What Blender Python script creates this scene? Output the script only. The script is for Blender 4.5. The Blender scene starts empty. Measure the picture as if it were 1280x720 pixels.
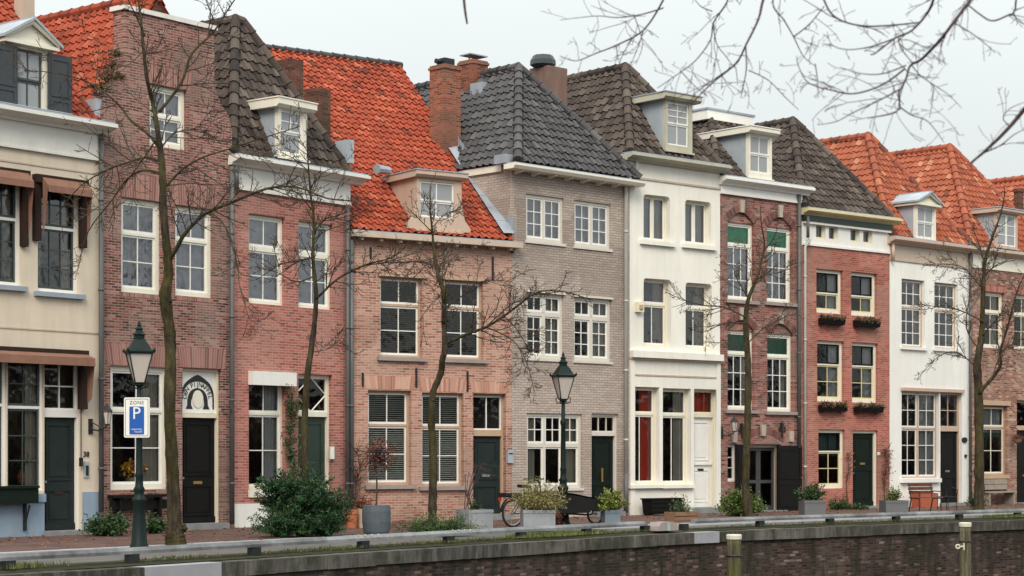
import bpy, bmesh, math, random
from mathutils import Vector, Matrix, geometry
R = random.Random(11)
F = 2400.0; HZ = 567.0; EYE = 1.7
SC = bpy.context.scene
COL = SC.collection
EYEP = Vector((0, 0, EYE))

def ray(px, py): return Vector(((px - 640) / F, 1, (HZ - py) / F))
def at(px, py, Y): return EYEP + ray(px, py) * Y
def gnd(px, py, z=0.0): return at(px, py, F * (EYE - z) / (py - HZ))

# ---------------------------------------------------------------- materials
class NT:
    def __init__(s, name):
        s.m = bpy.data.materials.new(name); s.m.use_nodes = True
        s.t = s.m.node_tree; s.t.nodes.clear()
        s.out = s.t.nodes.new('ShaderNodeOutputMaterial')
    def n(s, typ, props=None, **ins):
        nd = s.t.nodes.new('ShaderNode' + typ)
        for k, v in (props or {}).items(): setattr(nd, k, v)
        for k, v in ins.items():
            k = k.replace('_', ' ')
            s.set(nd, k, v)
        return nd
    def set(s, nd, k, v):
        sock = nd.inputs[int(k)] if k.isdigit() else nd.inputs[k]
        if isinstance(v, bpy.types.NodeSocket): s.t.links.new(v, sock)
        elif isinstance(v, (tuple, list)) and sock.type == 'RGBA' and len(v) == 3: sock.default_value = (*v, 1)
        else: sock.default_value = v
    def math(s, op, a, b=0.0, c=None):
        nd = s.t.nodes.new('ShaderNodeMath'); nd.operation = op
        s.set(nd, '0', a); s.set(nd, '1', b)
        if c is not None: s.set(nd, '2', c)
        return nd.outputs[0]
    def mix(s, fac, a, b, mode='MIX'):
        nd = s.t.nodes.new('ShaderNodeMix'); nd.data_type = 'RGBA'; nd.blend_type = mode
        s.set(nd, '0', fac); s.set(nd, '6', a); s.set(nd, '7', b)
        return nd.outputs[2]
    def obj(s): return s.n('TexCoord').outputs['Object']
    def noise(s, vec, scale, detail=4.0, rough=.55, stretch=None):
        if stretch:
            mp = s.n('Mapping', Vector=vec, Scale=stretch); vec = mp.outputs[0]
        return s.n('TexNoise', Vector=vec, Scale=scale, Detail=detail, Roughness=rough).outputs[0]
    def ramp(s, fac, stops, interp='LINEAR'):
        nd = s.n('ValToRGB'); s.set(nd, 'Fac', fac); cr = nd.color_ramp; cr.interpolation = interp
        while len(cr.elements) < len(stops): cr.elements.new(.5)
        for e, (p, c) in zip(cr.elements, stops):
            e.position = p; e.color = (*c, 1) if len(c) == 3 else c
        return nd.outputs[0]
    def bump(s, h, strength=.3, dist=.01, normal=None):
        nd = s.n('Bump', Height=h, Strength=strength, Distance=dist)
        if normal is not None: s.set(nd, 'Normal', normal)
        return nd.outputs[0]
    def done(s, color, rough=.7, normal=None, spec=.4, metal=0.0, trans=None):
        b = s.n('BsdfPrincipled')
        s.set(b, 'Base Color', color); s.set(b, 'Roughness', rough); s.set(b, 'Specular IOR Level', spec); s.set(b, 'Metallic', metal)
        if normal is not None: s.set(b, 'Normal', normal)
        s.t.links.new(b.outputs[0], s.out.inputs[0])
        return s.m

def sc3(c, k): return tuple(min(1, x * k) for x in c)
def paint(name, c, rough=.55, var=.1, scale=2.5, streak=.0, spec=.4, bump=.0, attr=None):
    t = NT(name); o = t.obj()
    f = t.noise(o, scale, 6)
    col = t.mix(t.math('MULTIPLY_ADD', f, 1.6, -.3), sc3(c, 1 - var), sc3(c, 1 + var))
    if streak:
        g = t.noise(o, 1.0, 7, .68, (4.2, 4.2, .5))
        g = t.ramp(g, [(.42, (0, 0, 0)), (.72, (1, 1, 1))])
        col = t.mix(t.math('MULTIPLY', g, streak), col, (c[0] * .42, c[1] * .42, c[2] * .40))
    nrm = None
    if bump: nrm = t.bump(t.noise(o, 40, 4), bump, .01)
    return t.done(col, rough, nrm, spec)

def brick(name, stops, mortar, rotz=0, bw=.215, rh=.064, ms=.007, stain=.25, bump=.5, moss=0.0, rough=.85, mossc=(.05, .055, .025), pale=0.0):
    t = NT(name); o = t.obj()
    if rotz:
        mp = t.n('Mapping', Vector=o); mp.inputs['Rotation'].default_value = (0, 0, rotz)
        sp = t.n('SeparateXYZ', Vector=mp.outputs[0]); x = sp.outputs[0]
    else:
        sp = t.n('SeparateXYZ', Vector=o); x = t.math('ADD', sp.outputs[0], sp.outputs[1])
    z = sp.outputs[2]
    # slightly uneven courses
    wob = t.noise(o, 1.1, 2)
    z2 = t.math('ADD', z, t.math('MULTIPLY_ADD', wob, .03, -.015))
    v = t.n('CombineXYZ', X=x, Y=z2).outputs[0]
    bt = t.n('TexBrick', Vector=v, Scale=1.0, Mortar_Size=ms, Mortar_Smooth=.15, Bias=0.0, Brick_Width=bw, Row_Height=rh)
    row = t.math('FLOOR', t.math('DIVIDE', z2, rh))
    even = t.math('SUBTRACT', 1.0, t.math('FLOORED_MODULO', row, 2.0))
    colm = t.math('FLOOR', t.math('DIVIDE', t.math('ADD', x, t.math('MULTIPLY', even, bw * .5)), bw))
    wn = t.n('TexWhiteNoise', {'noise_dimensions': '2D'}, Vector=t.n('CombineXYZ', X=colm, Y=row).outputs[0]).outputs[0]
    col = t.ramp(wn, stops)
    col = t.mix(bt.outputs['Fac'], col, mortar)
    big = t.noise(o, .55, 5, .6)
    col = t.mix(t.math('MULTIPLY', t.ramp(big, [(.4, (0, 0, 0)), (.7, (1, 1, 1))]), stain), col, t.mix(1.0, col, (.42, .40, .40), 'MULTIPLY'))
    vo = t.n('TexVoronoi', {'distance': 'CHEBYCHEV'}, Vector=t.n('CombineXYZ', X=x, Y=z).outputs[0], Scale=.75, Randomness=.85)
    vr = t.n('SeparateColor', Color=vo.outputs['Color'])
    col = t.mix(t.ramp(vr.outputs[0], [(.70, (0, 0, 0)), (.74, (.28, .28, .28))], 'CONSTANT' if False else 'LINEAR'), col, sc3(mortar, .9))
    col = t.mix(t.ramp(vr.outputs[1], [(.72, (0, 0, 0)), (.76, (.45, .45, .45))]), col, t.mix(1.0, col, (.62, .58, .58), 'MULTIPLY'))
    if pale:
        pn = t.ramp(t.noise(o, 1.3, 6, .65), [(.5, (0, 0, 0)), (.68, (1, 1, 1))])
        col = t.mix(t.math('MULTIPLY', pn, pale), col, sc3(mortar, 1.1))
    if moss:
        st = t.noise(o, 1.0, 6, .65, (2.2, 2.2, .5))
        col = t.mix(t.math('MULTIPLY', t.ramp(st, [(.45, (0, 0, 0)), (.62, (1, 1, 1))]), moss), col, mossc)
    stk = t.noise(o, 1.0, 5, .6, (5, 5, .45))
    col = t.mix(t.math('MULTIPLY', t.ramp(stk, [(.48, (0, 0, 0)), (.72, (1, 1, 1))]), stain * .5), col, t.mix(1.0, col, (.50, .48, .46), 'MULTIPLY'))
    fine = t.noise(o, 30, 3)
    col = t.mix(t.math('MULTIPLY_ADD', fine, .5, -.1), col, t.mix(1.0, col, (.75, .73, .72), 'MULTIPLY'))
    h = t.math('ADD', t.math('SUBTRACT', 1.0, bt.outputs['Fac']), t.math('MULTIPLY', fine, .4))
    return t.done(col, rough, t.bump(h, bump, .008), .25)

def attrmat(name, stops, rough=.7, moss=0.0, mossc=(.05, .05, .03), nscale=2.0, spec=.3, bump=.2, tint=.35):
    """colour per piece from the face attribute 'tile'"""
    t = NT(name); o = t.obj()
    a = t.n('Attribute', {'attribute_name': 'tile'}).outputs['Fac']
    col = t.ramp(a, stops)
    n1 = t.noise(o, nscale, 6, .65)
    col = t.mix(t.math('MULTIPLY', t.ramp(n1, [(.35, (0, 0, 0)), (.75, (1, 1, 1))]), tint), col, t.mix(1.0, col, (.45, .43, .42), 'MULTIPLY'))
    if moss:
        n2 = t.noise(o, 5.0, 6, .7)
        col = t.mix(t.math('MULTIPLY', t.ramp(n2, [(.5, (0, 0, 0)), (.66, (1, 1, 1))]), moss), col, mossc)
    f = t.noise(o, 45, 3)
    return t.done(col, rough, t.bump(f, bump, .006), spec)

def glassmat(name, tint=(.75, .8, .82), refl=.10, wob=.08):
    t = NT(name); o = t.obj()
    fr = t.n('Fresnel', IOR=1.5).outputs[0]
    fac = t.math('MINIMUM', t.math('MULTIPLY_ADD', fr, .9, refl), .9)
    nrm = t.bump(t.noise(o, 2.2, 2), wob, .25)
    g = t.n('BsdfGlossy', Roughness=.03, Color=(.95, .97, 1.0, 1)); t.set(g, 'Normal', nrm)
    tr = t.n('BsdfTransparent', Color=(*tint, 1))
    mx = t.n('MixShader'); t.set(mx, '0', fac); t.set(mx, '1', tr.outputs[0]); t.set(mx, '2', g.outputs[0])
    t.t.links.new(mx.outputs[0], t.out.inputs[0])
    return t.m

M = {}
W = (.74, .74, .70)
M['white'] = paint('white_paint', (.78, .78, .75), .5, .05, 3, .10)
M['white_old'] = paint('weathered_white_paint', (.72, .72, .68), .6, .08, 3, .14)
M['cream'] = paint('cream_paint', (.74, .69, .54), .5, .05, 3, .12)
M['ivory'] = paint('ivory_paint', (.76, .74, .64), .5, .05, 3, .12)
M['tan'] = paint('tan_paint', (.46, .33, .23), .6, .08, 3, .15)
M['beige'] = paint('beige_paint', (.50, .42, .34), .6, .08, 3, .2)
M['pinkbeige'] = paint('pinkish_beige_paint', (.52, .40, .32), .6, .06, 3, .15)
M['taupepaint'] = paint('pale_taupe_paint', (.62, .59, .53), .5, .05, 3, .08)
M['yellowcream'] = paint('yellow_cream_paint', (.66, .58, .33), .55, .08, 3, .2)
M['olive'] = paint('grey_olive_paint', (.46, .45, .36), .6, .1, 3, .25)
M['plaster1'] = paint('beige_plaster', (.64, .56, .455), .85, .07, 1.2, .2, .2, .15)
M['plaster6'] = paint('white_plaster', (.79, .78, .72), .85, .06, 1.2, .17, .2, .12)
M['plaster9'] = paint('bright_white_plaster', (.80, .80, .77), .85, .06, 1.2, .15, .2, .12)
M['blueplinth'] = paint('blue_grey_plinth', (.25, .33, .42), .7, .1, 2, .25, .3, .1)
M['bluesill'] = paint('blue_grey_stone', (.27, .33, .40), .6, .1, 3, .1)
M['door_teal'] = paint('dark_teal_paint', (.018, .027, .027), .5, .25, 3, .2, .18)
M['black'] = paint('black_paint', (.008, .008, .008), .5, .25, 4, 0, .15)
M['blackgreen'] = paint('blackish_green_paint', (.007, .013, .010), .5, .25, 4, 0, .15)
M['darkgreen'] = paint('dark_green_paint', (.02, .04, .03), .4, .2, 4, 0, .5)
M['greysash'] = paint('grey_teal_sash_paint', (.045, .06, .06), .45, .15, 4)
M['shutterblue'] = paint('slate_blue_shutter_paint', (.042, .050, .060), .5, .15, 3, .2)
M['doorgrey'] = paint('dark_grey_paint', (.06, .065, .065), .4, .1, 4)
M['brown'] = paint('brown_awning_cloth', (.24, .13, .095), .9, .12, 4, .3, .1)
M['darkbrown'] = paint('dark_brown_awning_cloth', (.035, .022, .018), .9, .2, 4, 0, .1)
M['lead'] = paint('lead_sheet', (.30, .34, .39), .5, .22, 2.2, .3, .4)
M['zinc'] = paint('zinc_sheet', (.36, .41, .46), .45, .15, 2.5, .3, .45)
M['pipe'] = paint('grey_downpipe', (.10, .105, .108), .5, .15, 3, .25)
M['pipepale'] = paint('pale_downpipe', (.50, .50, .47), .5, .1, 3, .3)
M['iron'] = paint('black_iron', (.014, .016, .017), .5, .25, 8, 0, .4)
M['lampgreen'] = paint('dark_green_lamp_paint', (.005, .014, .013), .5, .3, 6, 0, .2)
M['brass'] = NT('brass').done((.62, .40, .12), .35, None, .5, .9)
M['stone'] = paint('bluish_stone', (.23, .24, .25), .8, .22, 3, .3, .25, .3)
M['stonelight'] = paint('pale_grey_stone', (.42, .42, .46), .8, .12, 3, .2, .25, .3)
M['sillstone'] = paint('grey_sill_stone', (.30, .26, .25), .8, .15, 4, .2)
M['planter'] = paint('dark_grey_planter', (.13, .135, .145), .7, .15, 3, .2)
M['zincplanter'] = paint('galvanised_planter', (.27, .29, .32), .55, .2, 4, .35)
M['blueplanter'] = paint('blue_grey_planter', (.15, .20, .25), .6, .15, 4, .25)
M['slateplanter'] = paint('slate_tub', (.085, .105, .125), .7, .2, 6, .3)
M['terracotta'] = paint('terracotta', (.48, .15, .07), .8, .12, 6, .1)
M['creampot'] = paint('cream_pot', (.55, .44, .31), .8, .1, 6, .15)
M['orangepot'] = paint('orange_planter', (.38, .10, .05), .7, .1, 5, .15)
M['soil'] = paint('soil', (.03, .022, .016), .95, .3, 14)
M['benchwood'] = paint('brown_bench_slat', (.14, .06, .04), .6, .25, 9, .1)
M['greywood'] = paint('weathered_grey_wood', (.30, .26, .22), .85, .2, 9, .3)
M['oldwood'] = paint('weathered_crate_wood', (.22, .13, .08), .85, .2, 9, .3)
M['tyre'] = paint('tyre_rubber', (.012, .012, .013), .7, .2, 9)
M['steel'] = NT('steel').done((.45, .46, .47), .35, None, .5, .9)
M['bikebox'] = paint('black_bike_box', (.010, .010, .011), .55, .2, 5)
M['redlight'] = paint('red_plastic', (.45, .03, .02), .4, .1, 5)
M['signwhite'] = paint('sign_white', (.72, .72, .68), .45, .03, 5)
M['signblue'] = paint('sign_blue', (.012, .085, .36), .4, .05, 5)
M['signblack'] = paint('sign_black', (.02, .02, .02), .5, .05, 5)
M['lampglass'] = paint('frosted_lamp_glass', (.52, .47, .43), .25, .1, 3, 0, .5)
M['greenglass'] = paint('green_glazing', (.012, .11, .055), .2, .35, 7, 0, .6)
M['curtain'] = paint('net_curtain', (.48, .48, .50), .9, .12, 3, .15)
M['curtainwarm'] = paint('warm_curtain', (.42, .38, .33), .9, .15, 3, .2)
M['redcurtain'] = paint('red_curtain', (.70, .075, .04), .85, .2, 3, .2)
M['greencurtain'] = paint('green_curtain', (.07, .14, .13), .9, .2, 3, .2)
M['blind'] = paint('venetian_blind', (.46, .47, .44), .6, .08, 3)
M['blinddark'] = paint('dark_venetian_blind', (.085, .08, .062), .6, .08, 3)
M['orangelamp'] = paint('orange_lampshade', (.75, .30, .05), .7, .1, 3)
M['bluepotmoss'] = M['slateplanter']
M['glass'] = glassmat('window_glass', (.82, .85, .83), .012)
M['glassmid'] = glassmat('reflecting_glass', (.74, .77, .77), .07, .12)
M['glasspale'] = glassmat('old_window_glass', (.68, .70, .76), .12, .13)
M['plainglass'] = NT('dormer_glass').done((.27, .29, .31), .06, None, .8)
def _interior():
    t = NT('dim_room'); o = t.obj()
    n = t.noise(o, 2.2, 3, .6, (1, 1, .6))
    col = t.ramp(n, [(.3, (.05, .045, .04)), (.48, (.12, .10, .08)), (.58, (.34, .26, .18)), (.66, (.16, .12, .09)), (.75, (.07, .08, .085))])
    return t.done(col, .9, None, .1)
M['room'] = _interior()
M['mortar'] = paint('pale_mortar', (.42, .35, .30), .9, .1, 8)

B2 = [(0, (.06, .026, .026)), (.10, (.11, .042, .038)), (.30, (.185, .066, .055)), (.6, (.265, .095, .080)), (.85, (.33, .135, .116)), (1, (.42, .24, .21))]
M['brick2'] = brick('purple_brown_brick', B2, (.38, .30, .255), bw=.195, rh=.057, ms=.008, stain=.4, pale=.12)
M['brick3'] = brick('red_brick', [(0, (.26, .080, .064)), (.3, (.39, .120, .098)), (.7, (.46, .155, .128)), (1, (.52, .21, .17))], (.48, .32, .27), ms=.009, stain=.25)
M['brick4'] = brick('pale_pink_brick', [(0, (.22, .085, .068)), (.12, (.34, .15, .115)), (.6, (.445, .218, .168)), (1, (.53, .30, .235))], (.50, .385, .315), ms=.010, stain=.15, pale=.15)
M['brick5'] = brick('taupe_painted_brick', [(0, (.43, .36, .32)), (.5, (.49, .42, .375)), (1, (.54, .47, .415))], (.30, .25, .215), bw=.22, rh=.067, ms=.009, stain=.2, bump=.8)
M['brick7'] = brick('dark_red_brick', [(0, (.07, .034, .032)), (.25, (.22, .078, .062)), (.7, (.32, .115, .094)), (1, (.42, .21, .18))], (.30, .25, .22), stain=.35, pale=.2)
M['brick8'] = brick('bright_red_brick', [(0, (.28, .080, .060)), (.4, (.40, .122, .092)), (1, (.48, .17, .13))], (.46, .31, .25), bw=.2, rh=.06, ms=.006, stain=.15)
M['brick10'] = brick('mixed_brown_brick', [(0, (.10, .05, .04)), (.3, (.26, .11, .08)), (.65, (.36, .17, .12)), (.9, (.45, .27, .20)), (1, (.55, .42, .34))], (.36, .28, .23), stain=.25, pale=.3)
M['brickchim'] = brick('chimney_brick', [(0, (.13, .045, .03)), (.5, (.27, .085, .05)), (1, (.36, .13, .08))], (.30, .20, .15), stain=.3)
M['brickold'] = brick('old_brown_brick', [(0, (.07, .03, .025)), (.5, (.17, .06, .045)), (1, (.22, .09, .065))], (.16, .11, .09), stain=.4, moss=.4)
M['quaybrick'] = brick('wet_quay_brick', [(0, (.015, .010, .009)), (.4, (.060, .034, .027)), (.75, (.10, .058, .047)), (.93, (.15, .095, .082)), (1, (.30, .24, .21))], (.085, .069, .060), rotz=math.radians(-45.5), bw=.21, rh=.066, ms=.011, stain=.85, moss=.8, mossc=(.016, .017, .010), pale=.3, bump=.9)
M['plasterchim'] = paint('brown_plaster', (.21, .135, .115), .9, .15, 2, .5, .2, .2)
M['tile_orange'] = attrmat('orange_pantile', [(0, (.15, .045, .03)), (.25, (.29, .060, .033)), (.7, (.385, .078, .042)), (1, (.47, .14, .08))], .85, .45, (.15, .065, .04), 1.1, .2, .2, .5)
M['tile_orange_old'] = attrmat('weathered_orange_pantile', [(0, (.17, .06, .04)), (.3, (.32, .088, .05)), (.75, (.40, .118, .062)), (1, (.50, .23, .14))], .8, .4, (.16, .085, .055), 1.6, .25, .2, .45)
M['tile_dark'] = attrmat('charcoal_pantile', [(0, (.030, .029, .032)), (.5, (.052, .050, .054)), (1, (.095, .092, .094))], .6, .2, (.10, .095, .085), 1.6, .35, .2, .35)
M['tile_brown'] = attrmat('mossy_brown_pantile', [(0, (.030, .025, .024)), (.5, (.070, .056, .050)), (1, (.14, .115, .10))], .85, .42, (.10, .085, .062), 1.6, .2, .2, .4)
M['soldier2'] = attrmat('soldier_brick_purple', [(0, (.20, .09, .08)), (.5, (.30, .135, .115)), (1, (.37, .20, .17))], .85, 0, tint=.2)
M['soldier3'] = attrmat('soldier_brick_red', [(0, (.24, .07, .055)), (.5, (.37, .12, .10)), (1, (.46, .18, .14))], .85, 0, tint=.2)
M['soldier4'] = attrmat('soldier_brick_pink', [(0, (.36, .16, .12)), (.5, (.50, .26, .19)), (1, (.60, .36, .27))], .85, 0, tint=.15)
M['bark'] = attrmat('mossy_bark', [(0, (.045, .036, .028)), (1, (.10, .082, .062))], .95, .8, (.12, .11, .035), 2.2, .1, 1.0, .75)
def barkm():
    t = NT('mossy_bark'); o = t.obj()
    a = t.noise(o, 1.0, 7, .7, (14, 14, 3.2)); b = t.noise(o, 1.6, 5, .65); c = t.noise(o, 26, 4, .7)
    col = t.ramp(a, [(.3, (.016, .013, .010)), (.5, (.046, .037, .028)), (.7, (.098, .080, .062))])
    col = t.mix(t.math('MULTIPLY', t.ramp(b, [(.42, (0, 0, 0)), (.62, (1, 1, 1))]), .75), col, t.mix(.5, (.085, .080, .024, 1), t.mix(1.0, col, (1.5, 1.5, .7), 'MULTIPLY')))
    h = t.math('ADD', a, t.math('MULTIPLY', c, .35))
    return t.done(col, .95, t.bump(h, 1.0, .05), .1)
M['bark'] = barkm()
M['twig'] = attrmat('twig_bark', [(0, (.05, .040, .032)), (1, (.09, .07, .055))], .9, .1, (.07, .065, .03), 3, .1, 0, .2)
M['foretwig'] = attrmat('reddish_twig', [(0, (.050, .032, .036)), (1, (.095, .064, .068))], .9, 0, (.07, .065, .03), 3, .1, 0, .2)
def leafm(name, a, b, c): return attrmat(name, [(0, a), (.55, b), (1, c)], .55, 0, tint=.15, spec=.35, bump=0)
M['yew'] = leafm('dark_evergreen_leaf', (.010, .034, .012), (.022, .074, .024), (.05, .135, .045))
M['shrub'] = leafm('green_shrub_leaf', (.018, .042, .014), (.04, .09, .028), (.08, .15, .05))
M['midgreen'] = leafm('mid_green_leaf', (.03, .06, .012), (.08, .13, .028), (.16, .21, .06))
M['keystone'] = paint('beige_keystone', (.42, .37, .31), .8, .15, 5, .15)
M['soldier7'] = attrmat('arch_brick', [(0, (.10, .052, .046)), (.5, (.17, .08, .068)), (1, (.24, .13, .112))], .85, 0, tint=.3)
M['greenglassdark'] = paint('dark_green_glazing', (.006, .035, .02), .2, .35, 7, 0, .5)
M['drybox'] = leafm('dry_box_leaf', (.04, .032, .014), (.10, .075, .03), (.20, .13, .06))
M['lime'] = leafm('yellow_green_leaf', (.06, .09, .015), (.15, .19, .035), (.27, .30, .08))
M['bamboo'] = leafm('bamboo_leaf', (.10, .10, .03), (.22, .20, .07), (.36, .32, .14))
M['juniper'] = leafm('juniper_needle', (.02, .05, .012), (.055, .11, .028), (.10, .17, .05))
M['rust'] = leafm('rust_red_leaf', (.10, .03, .018), (.22, .075, .04), (.32, .13, .08))
M['grassm'] = leafm('moss_green_grass', (.06, .075, .02), (.12, .15, .035), (.20, .24, .07))
M['flower'] = leafm('orange_flower', (.65, .16, .03), (.80, .34, .04), (.85, .62, .10))

# ---------------------------------------------------------------- mesh builder
class MB:
    def __init__(s): s.v = []; s.f = []; s.m = []; s.t = []; s.smooth = False
    def vert(s, p): s.v.append(tuple(p)); return len(s.v) - 1
    def face(s, ids, m=0, t=.5): s.f.append(tuple(ids)); s.m.append(m); s.t.append(t)
    def poly(s, pts, m=0, t=.5): s.face([s.vert(p) for p in pts], m, t)
    def box(s, x0, x1, y0, y1, z0, z1, m=0, t=.5):
        if x0 > x1: x0, x1 = x1, x0
        if y0 > y1: y0, y1 = y1, y0
        if z0 > z1: z0, z1 = z1, z0
        b = len(s.v)
        s.v += [(x0, y0, z0), (x1, y0, z0), (x1, y1, z0), (x0, y1, z0), (x0, y0, z1), (x1, y0, z1), (x1, y1, z1), (x0, y1, z1)]
        for q in ((0, 3, 2, 1), (4, 5, 6, 7), (0, 1, 5, 4), (1, 2, 6, 5), (2, 3, 7, 6), (3, 0, 4, 7)):
            s.face([b + i for i in q], m, t)
    def obox(s, c, ex, ey, ez, m=0, t=.5):
        """box about c with half-axis vectors"""
        b = len(s.v)
        for sz in (-1, 1):
            for sx, sy in ((-1, -1), (1, -1), (1, 1), (-1, 1)):
                s.v.append(tuple(Vector(c) + ex * sx + ey * sy + ez * sz))
        for q in ((0, 3, 2, 1), (4, 5, 6, 7), (0, 1, 5, 4), (1, 2, 6, 5), (2, 3, 7, 6), (3, 0, 4, 7)):
            s.face([b + i for i in q], m, t)
    def prism_u(s, prof, x0, x1, m=0):
        """profile [(y,z)] extruded along x"""
        n = len(prof); b = len(s.v)
        s.v += [(x0, y, z) for y, z in prof] + [(x1, y, z) for y, z in prof]
        for i in range(n):
            j = (i + 1) % n; s.face((b + i, b + j, b + n + j, b + n + i), m)
        s.face([b + i for i in range(n)][::-1], m); s.face([b + n + i for i in range(n)], m)
    def prism_y(s, prof, y0, y1, m=0, t=.5):
        """profile [(x,z)] extruded along y"""
        n = len(prof); b = len(s.v)
        s.v += [(x, y0, z) for x, z in prof] + [(x, y1, z) for x, z in prof]
        for i in range(n):
            j = (i + 1) % n; s.face((b + j, b + i, b + n + i, b + n + j), m, t)
        s.face([b + i for i in range(n)], m, t); s.face([b + n + i for i in range(n)][::-1], m, t)
    def tube(s, pts, rad, n=6, m=0, t=.5, cap=True, jit=0.0):
        pts = [Vector(p) for p in pts]
        if not isinstance(rad, (list, tuple)): rad = [rad] * len(pts)
        b = len(s.v); up = None
        for i, p in enumerate(pts):
            a = pts[max(i - 1, 0)]; c = pts[min(i + 1, len(pts) - 1)]
            d = (c - a)
            if d.length < 1e-9: d = Vector((0, 0, 1))
            d.normalize()
            if up is None:
                up = Vector((0, 0, 1)) if abs(d.z) < .9 else Vector((1, 0, 0))
            x = d.cross(up)
            if x.length < 1e-6: x = d.orthogonal()
            x.normalize(); y = x.cross(d).normalized(); up = y
            for k in range(n):
                an = 2 * math.pi * k / n
                s.v.append(tuple(p + (x * math.cos(an) + y * math.sin(an)) * rad[i] * (1 + (R.uniform(-jit, jit) if jit else 0))))
        for i in range(len(pts) - 1):
            for k in range(n):
                k2 = (k + 1) % n
                s.face((b + i * n + k, b + i * n + k2, b + (i + 1) * n + k2, b + (i + 1) * n + k), m, t)
        if cap and n > 2:
            s.face([b + k for k in range(n)][::-1], m, t)
            e = b + (len(pts) - 1) * n
            s.face([e + k for k in range(n)], m, t)
    def lathe(s, prof, n=16, c=(0, 0, 0), m=0, t=.5, rot=0.0):
        b = len(s.v); c = Vector(c)
        for r, z in prof:
            for k in range(n):
                an = 2 * math.pi * k / n + rot
                s.v.append((c.x + r * math.cos(an), c.y + r * math.sin(an), c.z + z))
        for i in range(len(prof) - 1):
            for k in range(n):
                k2 = (k + 1) % n
                s.face((b + i * n + k, b + i * n + k2, b + (i + 1) * n + k2, b + (i + 1) * n + k), m, t)
        s.face([b + k for k in range(n)][::-1], m, t)
        e = b + (len(prof) - 1) * n; s.face([e + k for k in range(n)], m, t)
    def torus(s, c, ax, ay, r, w, n=28, k=6, m=0):
        pts = [Vector(c) + ax * (r * math.cos(2 * math.pi * i / n)) + ay * (r * math.sin(2 * math.pi * i / n)) for i in range(n + 1)]
        s.tube(pts, w, k, m, cap=False)
    def build(s, name, mats, parent=None, off=None, smooth=None):
        me = bpy.data.meshes.new(name)
        v = s.v if off is None else [(p[0] - off[0], p[1] - off[1], p[2] - off[2]) for p in s.v]
        me.from_pydata(v, [], s.f)
        if not isinstance(mats, (list, tuple)): mats = [mats]
        for mt in mats: me.materials.append(M[mt] if isinstance(mt, str) else mt)
        if any(s.m): me.polygons.foreach_set('material_index', s.m)
        a = me.attributes.new('tile', 'FLOAT', 'FACE'); a.data.foreach_set('value', s.t)
        if s.smooth if smooth is None else smooth: me.polygons.foreach_set('use_smooth', [True] * len(s.f))
        me.update()
        o = bpy.data.objects.new(name, me); COL.objects.link(o)
        if parent is not None: o.parent = parent
        return o

def tag(o, label=None, cat=None, group=None, kind=None):
    if label: o['label'] = label
    if cat: o['category'] = cat
    if group: o['group'] = group
    if kind: o['kind'] = kind
    return o
def thing(name, label, cat, loc=(0, 0, 0), rz=0.0, group=None):
    o = bpy.data.objects.new(name, None); COL.objects.link(o)
    o.location = loc; o.rotation_euler = (0, 0, rz); o.empty_display_size = .2
    return tag(o, label, cat, group)

def text_mesh(body, size, mat, name, parent, mtx, depth=.004, align='CENTER', spacing=1.0):
    cu = bpy.data.curves.new(name, 'FONT'); cu.body = body; cu.size = size; cu.extrude = depth
    cu.align_x = align; cu.align_y = 'CENTER'; cu.space_character = spacing; cu.resolution_u = 3
    tmp = bpy.data.objects.new('tmp', cu); COL.objects.link(tmp)
    dg = bpy.context.evaluated_depsgraph_get(); dg.update()
    me = bpy.data.meshes.new_from_object(tmp.evaluated_get(dg))
    bpy.data.objects.remove(tmp); bpy.data.curves.remove(cu)
    me.transform(mtx); me.materials.clear(); me.materials.append(M[mat])
    o = bpy.data.objects.new(name, me); COL.objects.link(o)
    if parent is not None: o.parent = parent
    return o
UPRIGHT = Matrix.Rotation(math.radians(90), 4, 'X')

# ---------------------------------------------------------------- street line
BX = [-150, 126, 290, 437, 640, 787, 900, 1002, 1112, 1214, 1322, 1420]
VP = [2530, 2530, 2530, 4200, 3100, 3400, 3400, 3500, 3200, 3200, 3200]
hs = [105 * (1 + 150 / 2530)]
for i in range(11): hs.append(hs[i] * (VP[i] - BX[i + 1]) / (VP[i] - BX[i]))
FP = [at(BX[i], HZ + hs[i], F * EYE / hs[i]) for i in range(12)]

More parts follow.
